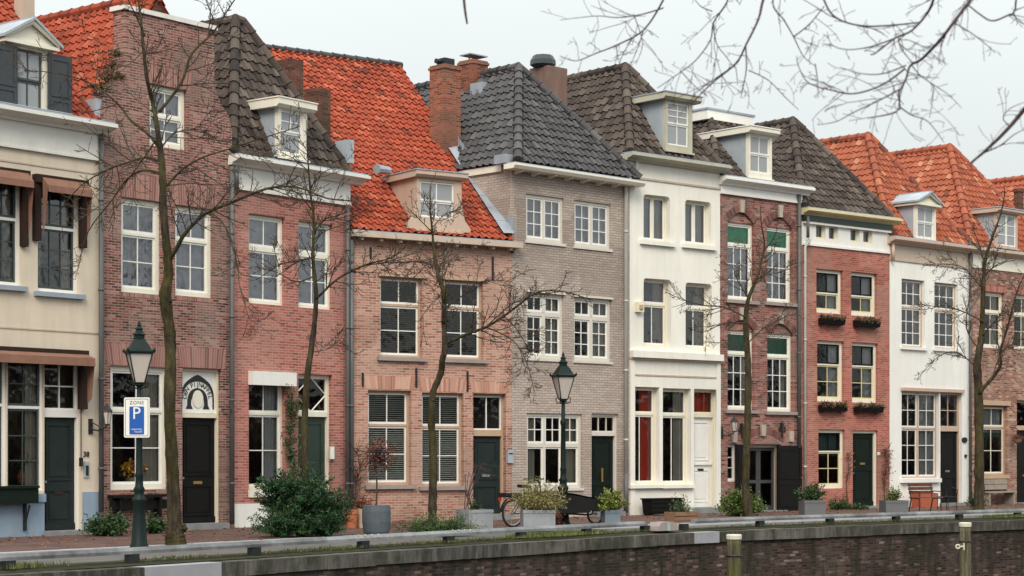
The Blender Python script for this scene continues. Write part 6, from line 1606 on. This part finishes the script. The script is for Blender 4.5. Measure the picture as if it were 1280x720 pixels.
mb = MB(); mb.torus((.52, -.06, .30), Vector((1, 0, 0)), Vector((0, 0, 1)), .09, .01, 18); mb.tube([(.52, -.07, .30), (.60, -.10, .17)], .012, 5); mb.box(.55, .66, -.17, -.08, .15, .175); mb.build('crank', 'iron', t)
mb = MB(); x0, x1 = .98, X + .02
bot = [(x0 + .08, .30), (x1 - .48, .30)]
v = lambda x, y, z: mb.vert((x, y, z))
ring1 = [v(x0 + .10, -.22, .30), v(x1 - .42, -.22, .30), v(x1 - .42, .22, .30), v(x0 + .10, .22, .30)]
ring2 = [v(x0 - .04, -.32, .74), v(x0 + .5, -.33, .74), v(x1 - .10, -.27, .60), v(x1 - .10, .27, .60), v(x0 + .5, .33, .74), v(x0 - .04, .32, .74)]
mb.face(ring1[::-1]); mb.face([ring1[0], ring1[1], ring2[2], ring2[1], ring2[0]]); mb.face([ring1[1], ring1[2], ring2[3], ring2[2]]); mb.face([ring1[2], ring1[3], ring2[5], ring2[4], ring2[3]]); mb.face([ring1[3], ring1[0], ring2[0], ring2[5]])
mb.build('cargo_box', 'bikebox', t)
mb = MB(); P = [(x0 - .05, .75), (x0 + .28, .80), (x0 + .6, .77), (x1 - .08, .615)]
for (xa, za), (xb, zb) in zip(P, P[1:]): mb.poly([(xa, -.34, za), (xb, -.33 if xb < x1 - .2 else -.28, zb), (xb, .33 if xb < x1 - .2 else .28, zb), (xa, .34, za)])
mb.build('box_cover', 'bikebox', t)

# ---------------------------------------------------------------- benches
p0, p1 = gnd(1141, 641), gnd(1171, 639.5); d = p1 - p0; ang = math.atan2(d.y, d.x)
p = gnd(1156, 640.5); t = thing('slatted_bench', 'brown slatted bench on black iron legs before the white cottage', 'bench', p, math.radians(30)); w = .46
for z, y in ((.80, .20), (.69, .18), (.58, .16)): mb = MB(); mb.obox((0, y, z), Vector((w, 0, 0)), Vector((0, .012, .003)), Vector((0, -.01, .042))); mb.build('back_slat', 'benchwood', t)
for y in (-.22, -.11, .0, .11): mb = MB(); mb.box(-w, w, y - .045, y + .045, .42, .45); mb.build('seat_slat', 'benchwood', t)
for x in (-w + .05, w - .05):
    mb = MB(); mb.tube([(x, -.24, 0), (x, -.22, .40), (x, .14, .40), (x, .22, .86)], .018, 6); mb.tube([(x, .12, .40), (x, .22, 0)], .018, 6); mb.tube([(x, -.23, .40), (x, -.25, .60), (x, .17, .62)], .015, 6); mb.build('leg', 'iron', t)
p = H9.world(H9.U(1155, -.4), -.42, 0); t = thing('orange_planter', 'low orange planter box against the white cottage behind the bench', 'planter', p, H9.ang); mb = MB(); mb.prism_y([(-.42, 0), (.42, 0), (.50, .44), (-.50, .44)], -.18, .18); mb.build('box', 'orangepot', t); mb = MB(); mb.box(-.46, .46, -.15, .15, .441, .45); mb.build('soil', 'soil', t)
p = gnd(1184, 638); t = thing('iron_chair', 'low black iron chair frame beside the bench at the cottage door', 'chair', p, math.radians(40))
mb = MB(); mb.box(-.22, .22, -.2, .2, .40, .425); mb.build('seat', 'iron', t)
for x, y in ((-.21, -.19), (.21, -.19), (-.21, .19), (.21, .19)): mb = MB(); mb.tube([(x, y, 0), (x, y, .40)], .013, 5); mb.build('leg', 'iron', t)
mb = MB(); mb.tube([(.21, -.19, .42), (.24, -.2, .62), (.22, .0, .70), (.24, .2, .62), (.21, .19, .42)], .014, 6); mb.build('backrest', 'iron', t)
u0, u1 = H10.U(1231, -.3), H10.U(1266, -.3); P = H10.world((u0 + u1) / 2, -.26, 0); t = thing('plank_bench', 'weathered grey plank bench against the mottled brown brick house', 'bench', P, H10.ang); w = (u1 - u0) / 2
mb = MB()
for z in (.50, .68): mb.box(-w, w, .18, .21, z, z + .165)
mb.build('backrest', 'greywood', t); mb = MB(); mb.box(-w, w, -.2, .17, .40, .44); mb.build('seat', 'greywood', t)
for x in (-w + .1, w - .1): mb = MB(); mb.box(x - .04, x + .04, -.17, .21, 0, .40); mb.build('leg', 'greywood', t)
# hanging basket
u, z = H10.uz(1270, 549, -.2); P = H10.world(u, -.25, z); t = thing('hanging_basket', 'small brown hanging basket by the door of the mottled brick house', 'basket', P)
mb = MB(); mb.lathe([(.04, -.16), (.13, -.10), (.17, .0)], 12); mb.build('basket', 'oldwood', t); mb = MB()
for k in range(3): an = 2.1 * k; mb.tube([(.16 * math.cos(an), .16 * math.sin(an), 0), (0, 0, .35)], .006, 4)
mb.tube([(0, 0, .35), (-H10.n.x * -.25, -H10.n.y * -.25, .40)], .01, 5); mb.build('hanger', 'iron', t); g = random.Random(60); lf = MB(); bush(lf, None, (0, 0, 0), (.2, .2, .16), 22, 12, .06, .03, g); lf.build('foliage', 'rust', t)
# ================================================================ bare trees
def polyl(pts, Y, yaw=0.0, jit=None):
    return [at(x, y, Y + (jit[i] if jit else 0)) for i, (x, y) in enumerate(pts)]
def smooth_path(pts, rad, sub=4):
    P, Rr = [], []
    n = len(pts)
    for i in range(n - 1):
        p0, p1, p2, p3 = pts[max(i - 1, 0)], pts[i], pts[i + 1], pts[min(i + 2, n - 1)]
        for k in range(sub):
            t = k / sub
            P.append(.5 * ((2 * p1) + (p2 - p0) * t + (2 * p0 - 5 * p1 + 4 * p2 - p3) * t * t + (3 * p1 - p0 - 3 * p2 + p3) * t ** 3)); Rr.append(rad[i] + (rad[i + 1] - rad[i]) * t)
    return P + [pts[-1]], Rr + [rad[-1]]
def twigs(mb, P, Rr, g, level, dens, lmax, lmin=.12, t0=.12, rmin=.0062, curl=.19, up=.10, ang=(30, 70), flat=1.0):
    L = sum((b - a).length for a, b in zip(P, P[1:])); n = int(L * dens + g.random())
    cum = [0]
    for a, b in zip(P, P[1:]): cum.append(cum[-1] + (b - a).length)
    for _ in range(n):
        s = L * (t0 + (1 - t0) * g.random()); i = max(k for k in range(len(P) - 1) if cum[k] <= s); a = (s - cum[i]) / max(1e-6, cum[i + 1] - cum[i])
        q = P[i].lerp(P[i + 1], min(1, a)); d = (P[i + 1] - P[i]).normalized(); r = Rr[i] + (Rr[i + 1] - Rr[i]) * min(1, a)
        ax = d.cross(rvec(g)); 
        if ax.length < .05: continue
        dd = Matrix.Rotation(math.radians(g.uniform(*ang)), 3, ax.normalized()) @ d
        dd.y *= flat; dd.normalize()
        l = (lmin + (lmax - lmin) * g.random() ** 1.4) * (1.15 - .6 * s / L); m = 5; pts = [q]; rr = [min(r * .65, rmin * 1.2 + l * .0060)]; cv = rvec(g) * curl
        for k in range(m):
            dd = (dd + (cv * .5 + rvec(g) * curl * .7 + Vector((0, 0, up))) * .55).normalized(); pts.append(pts[-1] + dd * l / m); rr.append(rr[0] + (rmin - rr[0]) * (k + 1) / m)
        mb.tube(pts, rr, 4 if rr[0] > .008 else 3, 0, g.random(), cap=False)
        if level > 1: twigs(mb, pts, rr, g, level - 1, dens * 1.1, l * .66, lmin * .7, .2, rmin, curl, up, ang, flat)
def street_tree(name, label, base, trunk, limbs, seed, burl=None, dens=2.2, lmax=1.1, dk=4.4, spread=1.0, tm='bark', level=3):
    dens *= dk; g = random.Random(seed); p = gnd(*base); Y = p.y; t = thing(name, label, 'tree', p, 0, 'bare trees along the quay')
    k = Y / F
    pts = [at(x, y, Y) for x, y, w in trunk]; rad = [w * k / 2 * (.92 - .20 * i / len(trunk)) for i, (x, y, w) in enumerate(trunk)]; pts[0] = Vector((p.x, p.y, -.02))
    for i in range(3, len(pts)): pts[i].y += g.uniform(-.12, .12)
    P, Rr = smooth_path(pts, rad, 7)
    for i in range(len(Rr)): Rr[i] *= g.uniform(.94, 1.07)
    mb = MB(); mb.tube(P, Rr, 12, 0, .5, jit=.10)
    for (bx, by, br) in burl or []:
        c = at(bx, by, Y); 
        for _ in range(9): 
            q = c + rvec(g) * br * k * .6; mb.lathe([(.2 * br * k, -.5 * br * k), (.7 * br * k, -.2 * br * k), (.75 * br * k, .15 * br * k), (.2 * br * k, .5 * br * k)], 7, q, 0, g.random())
    mb.build('trunk', tm, t, p, smooth=True)
    tw = MB()
    nT = len(P); twigs(tw, P[int(nT * .55):], Rr[int(nT * .55):], g, 2, dens * 1.2, lmax * .8, up=.2)
    for (pl, w0, w1) in limbs:
        # every limb leaves the trunk's own plane, to and fro, for depth
        sgn = g.choice((-1, 1)) * g.uniform(.3, 1.0) * spread; n = len(pl)
        L3 = []
        for i, (x, y) in enumerate(pl): L3.append(at(x, y, Y + sgn * 1.3 * (i / max(1, n - 1))))
        pts, rr = smooth_path(L3, [(w0 + (w1 - w0) * i / (n - 1)) * k * .42 for i in range(n)], 4)
        lb = MB(); lb.tube(pts, rr, 7, 0, g.random()); lb.build('limb', tm if w0 > 3 else 'twig', t, p, smooth=True)
        twigs(tw, pts, rr, g, level, dens, lmax, up=.08)
    tw.build('crown', 'twig', t, p)
    return t
street_tree('bare_tree', 'tallest bare mossy tree, before the gable house beside the parking sign', (220, 681),
    [(220, 681, 30), (219, 672, 28), (218, 655, 21), (216, 600, 18), (213, 520, 17), (212, 440, 16), (209, 400, 17), (206.5, 370, 17), (210, 340, 14), (208, 300, 12), (205, 260, 11.5), (204, 225, 11), (201, 195, 10), (197, 160, 8), (190, 130, 7), (185, 100, 6), (180, 60, 5), (178, 30, 4), (172, 0, 3), (168, -40, 1.6)],
    [([(199, 140), (227, 103), (240, 67), (267, 40), (285, 12), (300, -10)], 5, 1.6), ([(201, 190), (193, 177), (180, 163), (163, 150), (150, 133), (130, 115), (110, 103), (87, 95), (60, 90), (30, 88)], 5, 1),
     ([(205, 236), (214, 226), (230, 210), (253, 197), (283, 187), (330, 172), (375, 158)], 4, 1.2), ([(203, 203), (183, 197), (160, 203), (133, 213), (100, 233), (70, 270)], 4, 1.1), ([(203, 217), (180, 213), (160, 223), (140, 250), (110, 290), (98, 335)], 4, 1),
     ([(211, 325), (220, 312), (232, 291), (257, 267), (290, 253), (333, 236), (371, 234), (409, 248), (440, 251)], 7.5, 1.6), ([(258, 267), (270, 270), (287, 293), (297, 333), (300, 360), (312, 400)], 3, .9), ([(203, 183), (210, 174), (222, 165), (253, 163), (277, 180)], 3, 1),
     ([(180, 62), (168, 75), (147, 92)], 2.5, 1), ([(181, 45), (170, 20), (158, -5)], 2.5, 1.2), ([(207, 232), (240, 229), (258, 232)], 2.2, 1), ([(197, 172), (178, 200), (160, 225), (150, 240)], 2.4, 1)],
    101, [(222, 672, 8), (213, 662, 7), (228, 660, 6), (209, 376, 5)], 1.7, 1.25)
street_tree('bare_tree', 'slender bare tree rising out of the dark evergreen bush', (384, 671),
    [(384, 671, 12), (383.5, 640, 11), (383, 619, 10), (381, 560, 10), (381, 518, 10), (385, 468, 9), (391.5, 414, 8), (395, 369, 6.5), (391.5, 324, 5.5), (392, 272, 4.5), (388, 241, 3.5), (385, 190, 2.2), (383, 150, 1.2)],
    [([(395, 372), (401, 368), (423, 348), (457, 331), (492, 321), (512, 302)], 4.5, 1.4), ([(457, 331), (490, 328), (528, 327), (548, 330)], 2.2, .9), ([(391, 322), (368, 327), (350, 331), (320, 350)], 3, .9), ([(392, 292), (405, 275), (420, 270), (442, 262)], 2.6, .9),
     ([(389, 262), (376, 245), (362, 237), (343, 230)], 2.2, .9), ([(392, 300), (410, 287), (440, 280)], 2, .8), ([(387, 236), (405, 215), (428, 208)], 1.8, .8), ([(386, 215), (370, 200), (350, 190)], 1.8, .8), ([(393, 345), (370, 352), (345, 340), (322, 335)], 2.4, .9), ([(388, 440), (410, 436), (428, 420)], 1.6, .8)],
    102, None, 2.2, .95)
street_tree('bare_tree', 'crooked bare tree in front of the pink brick house', (541, 664),
    [(541, 664, 14), (540.5, 643, 12), (541.5, 582, 11), (540, 545, 10.5), (539, 515, 10), (541.5, 490, 9.5), (551, 466, 9.5), (553, 450, 9), (556, 437, 9), (555, 403, 8), (555, 367, 8), (547, 342, 6.5), (542.5, 314, 5), (540, 287, 3.5), (538, 262, 2.6), (538, 232, 1.4)],
    [([(555, 432), (562, 427), (585, 417), (607, 409), (630, 395), (650, 380), (672, 365), (700, 364), (725, 370), (742, 376)], 5.5, 1), ([(606, 408), (640, 425), (658, 452), (668, 490)], 2.4, .8), ([(607, 409), (640, 380), (665, 372)], 2, .8), ([(548, 340), (551, 330), (566, 323), (582, 308)], 3, .9),
     ([(542, 332), (522, 327), (505, 328), (488, 327)], 2.6, .9), ([(555, 367), (541, 378), (522, 403)], 2, .8), ([(556, 385), (575, 372), (600, 352), (640, 352)], 2.6, .8), ([(540, 290), (525, 275), (508, 258)], 1.8, .8), ([(540, 285), (556, 268), (572, 262)], 1.8, .8), ([(630, 395), (646, 412), (660, 440), (655, 470)], 1.8, .7)],
    103, [(554, 402, 3.5), (541, 500, 3)], 2.2, 1.0)
street_tree('bare_tree', 'thin bare tree in front of the arched brick house', (936, 647),
    [(936, 647, 13), (932, 611, 11), (934, 540, 10), (936, 465, 9), (933, 412, 8), (933, 390, 7), (936, 371, 6), (946, 347, 4.6), (953, 322, 3.6), (956, 304, 2.8), (951, 280, 2), (950, 258, 1.2)],
    [([(933, 397), (905, 384), (882, 382), (855, 375), (832, 365)], 2.6, .8), ([(934, 404), (905, 404), (880, 415), (860, 410)], 2, .7), ([(944, 350), (958, 344), (975, 340), (1002, 331)], 2.4, .8), ([(934, 430), (955, 410), (985, 395), (1000, 394)], 2, .8), ([(935, 372), (922, 350), (915, 330)], 2, .8), ([(955, 312), (966, 300), (972, 285)], 1.6, .7), ([(935, 440), (915, 430), (890, 428)], 1.8, .7), ([(949, 338), (935, 322), (930, 305)], 1.6, .7)],
    104, None, 2.0, 1.0, spread=.8)
street_tree('bare_tree', 'forked bare mossy tree between the white cottage and the mottled brick house', (1223, 638),
    [(1223, 638, 17), (1224, 622, 14), (1224, 562, 12.5), (1224, 486, 12), (1221, 455, 11), (1227, 425, 9), (1229, 399, 8), (1229, 354, 6.5), (1232, 325, 5), (1240, 297, 4), (1250, 268, 2.6), (1256, 240, 1.4)],
    [([(1224, 492), (1230, 484), (1244, 468), (1251, 455), (1251, 438), (1262, 400), (1271, 365), (1280, 345)], 6.5, 1.6), ([(1229, 402), (1200, 388), (1175, 384), (1148, 380)], 2.6, .8), ([(1229, 362), (1205, 335), (1180, 330), (1160, 331)], 2.2, .8), ([(1224, 462), (1195, 440), (1170, 448), (1150, 470)], 2, .7), ([(1251, 440), (1275, 425), (1300, 420)], 2.2, .9), ([(1231, 330), (1222, 300), (1214, 285)], 2, .8), ([(1228, 420), (1250, 395), (1275, 380)], 2.2, .8), ([(1230, 345), (1248, 330), (1270, 325)], 2, .8), ([(1226, 440), (1208, 410), (1212, 370), (1216, 320)], 2.6, .8)],
    105, [(1224, 628, 5), (1222, 470, 4)], 2.2, 1.0, spread=.8)
# the tree overhead on the near bank: trunk outside the frame, limbs reaching in
g = random.Random(77); YN = 12.0; base = Vector((7.6, 11.0, 0)); t = thing('overhanging_tree', 'bare branches of a nearby tree hanging across the sky at the top', 'tree', (7.6, 4.5, 0))
base = Vector((7.6, 4.5, 0)); kk = YN / F; 
mb = MB(); tp, tr = smooth_path([Vector((7.6, 4.5, -.05)), Vector((7.55, 4.55, 1.5)), Vector((7.4, 4.9, 4.0)), Vector((7.1, 5.6, 7.0)), Vector((6.9, 6.2, 10.0))], [.30, .24, .20, .15, .06], 5); mb.tube(tp, tr, 12); mb.build('trunk', 'bark', t, base, smooth=True)
def aa(x, y, Y=YN): return at(x, y, Y)
hubA = aa(1290, -330, 11.0); hubB = aa(900, -300, 12.2); hubC = aa(1420, -120, 10.5)
main = [([Vector((7.3, 5.1, 4.9)), Vector((6.0, 7.0, 5.9)), hubA, hubB, aa(640, -190, 12.8), aa(578, -60, 12.6), aa(580, 0, 12.4), aa(584, 30, 12.4)], [.10, .08, .055, .035, .018, .012, .009, .006]),
        ([Vector((7.45, 4.8, 3.6)), Vector((6.2, 7.4, 4.0)), hubC, aa(1340, 60, 11.0), aa(1280, 137, 11.4), aa(1256, 165, 11.4), aa(1231, 189, 11.4), aa(1213, 204, 11.4)], [.08, .06, .035, .022, .013, .011, .009, .006])]
front = [  # (polyline px, depth, w0, w1, hub)
    ([(1000, -110), (968, -40), (954, 0), (948, 24), (933, 55), (920, 79), (890, 104), (866, 128)], 12.2, 5.5, 1.6, hubB), ([(932, 56), (933, 85), (929, 108), (926, 122)], 12.2, 2.4, 1, None), ([(936, 88), (960, 100), (980, 120), (998, 137)], 12.2, 1.8, .9, None), ([(912, 86), (880, 108), (868, 118)], 12.3, 2, .9, None),
    ([(1260, -90), (1232, -30), (1213, 0), (1195, 24), (1176, 49), (1152, 74), (1138, 82), (1132, 100), (1124, 116), (1125, 134)], 11.2, 6.5, 2, hubA), ([(1132, 82), (1104, 92), (1077, 92), (1050, 84)], 11.2, 2.4, 1, None), ([(1131, 86), (1103, 106), (1068, 117), (1040, 113), (1010, 103), (998, 82), (996, 70)], 11.2, 3, 1, None), ([(1124, 112), (1100, 125), (1068, 140), (1045, 152), (1022, 156)], 11.2, 2.4, .9, None), ([(1125, 134), (1116, 142), (1085, 148)], 11.2, 2.2, .9, None), ([(1125, 134), (1140, 144), (1160, 152), (1180, 178)], 11.2, 2.4, .9, None), ([(1140, 82), (1150, 94), (1167, 106), (1185, 118), (1202, 135)], 11.2, 2, .8, None), ([(1167, 106), (1165, 130), (1162, 147)], 11.2, 1.6, .8, None),
    ([(1190, -70), (1170, -10), (1160, 15), (1140, 38), (1120, 47), (1095, 66), (1088, 68)], 11.4, 5, 1.6, hubA), ([(1123, 46), (1126, 60), (1142, 80)], 11.3, 2.4, 1.4, None), ([(1118, 48), (1090, 58), (1060, 62), (1040, 56), (1034, 40)], 11.4, 2.4, .9, None), ([(1150, 28), (1110, 32), (1075, 32), (1045, 22), (1030, 0), (1010, -60)], 11.5, 2.6, 3, hubB),
    ([(880, -110), (845, -40), (829, 0), (805, 37), (774, 55), (744, 67), (720, 76), (700, 70)], 12.6, 4, 1, hubB), ([(829, 10), (802, 18), (772, 22), (745, 20), (700, 25)], 12.7, 2.4, .9, None), ([(804, 38), (799, 55), (788, 82)], 12.6, 2, .9, None), ([(770, 56), (772, 70), (776, 84)], 12.6, 1.6, .8, None), ([(792, 18), (800, 40), (803, 58), (795, 80)], 12.6, 1.8, .8, None),
    ([(930, -90), (915, -20), (908, 4), (892, 28), (888, 50), (870, 75), (848, 92), (822, 110)], 12.4, 3.2, 1, hubB), ([(891, 30), (896, 55), (907, 70), (918, 85)], 12.4, 2, .9, None), ([(890, 14), (876, 8), (866, -4)], 12.4, 1.8, .9, None), ([(850, 88), (866, 105), (880, 118)], 12.4, 1.6, .8, None),
    ([(986, -60), (966, 0), (980, 25), (992, 46), (1004, 70), (1018, 82)], 12.0, 2.8, 1, hubB), ([(992, 46), (1012, 30), (1030, 8)], 12.0, 2, 1.4, None), ([(1019, 80), (1022, 100), (1023, 122)], 12.0, 1.8, .8, None),
    ([(1210, 6), (1225, 18), (1240, 26), (1258, 20), (1268, 14), (1272, -10), (1290, -80)], 11.0, 2.2, 3, hubA), ([(1192, 28), (1215, 42), (1232, 55), (1244, 66)], 11.2, 2, .8, None), ([(1178, 48), (1176, 60), (1182, 82)], 11.2, 1.6, .7, None), ([(1265, 18), (1280, 30)], 11.0, 1.6, .8, None),
    ([(1262, 158), (1254, 148), (1262, 136), (1280, 128)], 11.4, 1.8, .9, None), ([(1225, 193), (1250, 182), (1268, 168), (1285, 160)], 11.4, 2.2, 1, None)]
tw = MB()
for pts, rr in main:
    P, Q = smooth_path(pts, rr, 5); lb = MB(); lb.tube(P, Q, 8); lb.build('limb', 'foretwig', t, base, smooth=True)
for pl, Y, w0, w1, hub in front:
    n = len(pl); pts = [aa(x, y, Y + .25 * math.sin(i * 1.3 + w0)) for i, (x, y) in enumerate(pl)]; k = Y / F; rr = [(w0 + (w1 - w0) * i / (n - 1)) * k * .42 for i in range(n)]
    if hub is not None:
        if w1 > w0: pts.append(hub); rr.append(rr[-1] * 1.3)
        else: pts.insert(0, hub); rr.insert(0, rr[0] * 1.3)
    P, Q = smooth_path(pts, rr, 5); lb = MB(); lb.tube(P, Q, 6); lb.build('limb', 'foretwig', t, base, smooth=True)
    twigs(tw, P, Q, g, 3, 7.5, .42, .06, .2, .0019, .4, -.05, (25, 65))
tw.build('crown', 'foretwig', t, base)
# ---------------------------------------------------------------- camera, light
cam = bpy.data.cameras.new('camera'); co = bpy.data.objects.new('camera', cam); COL.objects.link(co); SC.camera = co
cam.sensor_width = 36; cam.lens = 36 * F / 1280; cam.shift_y = (HZ - 360) / 1280; cam.clip_end = 3000; cam.clip_start = .1
co.location = EYEP; co.rotation_euler = (math.radians(90), 0, 0)
cam.dof.use_dof = True; cam.dof.focus_distance = 47; cam.dof.aperture_fstop = 4.0
el, az = math.radians(40), math.radians(185)
sd = Vector((math.sin(az) * math.cos(el), math.cos(az) * math.cos(el), math.sin(el)))
su = bpy.data.lights.new('sun', 'SUN'); su.energy = 2.1; su.angle = math.radians(28); su.color = (1, .87, .72)
so = bpy.data.objects.new('sun', su); COL.objects.link(so); so.rotation_euler = (-sd).to_track_quat('-Z', 'Y').to_euler()
w = bpy.data.worlds.new('World'); SC.world = w; w.use_nodes = True; t = w.node_tree; t.nodes.clear()
o = t.nodes.new('ShaderNodeOutputWorld'); bg = t.nodes.new('ShaderNodeBackground'); bg.inputs['Strength'].default_value = .10
sk = t.nodes.new('ShaderNodeTexSky'); sk.sky_type = 'NISHITA'; sk.sun_disc = False; sk.sun_elevation = el; sk.sun_rotation = az
tc = t.nodes.new('ShaderNodeTexCoord'); sep = t.nodes.new('ShaderNodeSeparateXYZ'); t.links.new(tc.outputs['Generated'], sep.inputs[0])
mr = t.nodes.new('ShaderNodeMapRange'); mr.inputs['From Min'].default_value = 0; mr.inputs['From Max'].default_value = 1; mr.inputs['To Min'].default_value = 5.05; mr.inputs['To Max'].default_value = 19
t.links.new(sep.outputs[2], mr.inputs[0])
ns = t.nodes.new('ShaderNodeTexNoise'); ns.inputs['Scale'].default_value = 2.2; ns.inputs['Detail'].default_value = 4; t.links.new(tc.outputs['Generated'], ns.inputs['Vector'])
ma = t.nodes.new('ShaderNodeMath'); ma.operation = 'MULTIPLY_ADD'; t.links.new(ns.outputs[0], ma.inputs[0]); ma.inputs[1].default_value = .18; ma.inputs[2].default_value = .91
mu = t.nodes.new('ShaderNodeMath'); mu.operation = 'MULTIPLY'; t.links.new(mr.outputs[0], mu.inputs[0]); t.links.new(ma.outputs[0], mu.inputs[1])
cl = t.nodes.new('ShaderNodeVectorMath'); cl.operation = 'SCALE'; cl.inputs[0].default_value = (.95, 1.0, .985); t.links.new(mu.outputs[0], cl.inputs['Scale'])
mx = t.nodes.new('ShaderNodeMix'); mx.data_type = 'RGBA'; mx.inputs[0].default_value = .94
t.links.new(sk.outputs[0], mx.inputs[6]); t.links.new(cl.outputs[0], mx.inputs[7]); t.links.new(mx.outputs[2], bg.inputs['Color']); t.links.new(bg.outputs[0], o.inputs[0])
vs = SC.view_settings; vs.view_transform = 'Standard'; vs.look = 'None'; vs.gamma = 1; vs.exposure = 0.3; vs.use_curve_mapping = False
SC.cycles.use_denoising = True; SC.cycles.max_bounces = 6; SC.cycles.transparent_max_bounces = 12; SC.cycles.caustics_reflective = False; SC.cycles.caustics_refractive = False
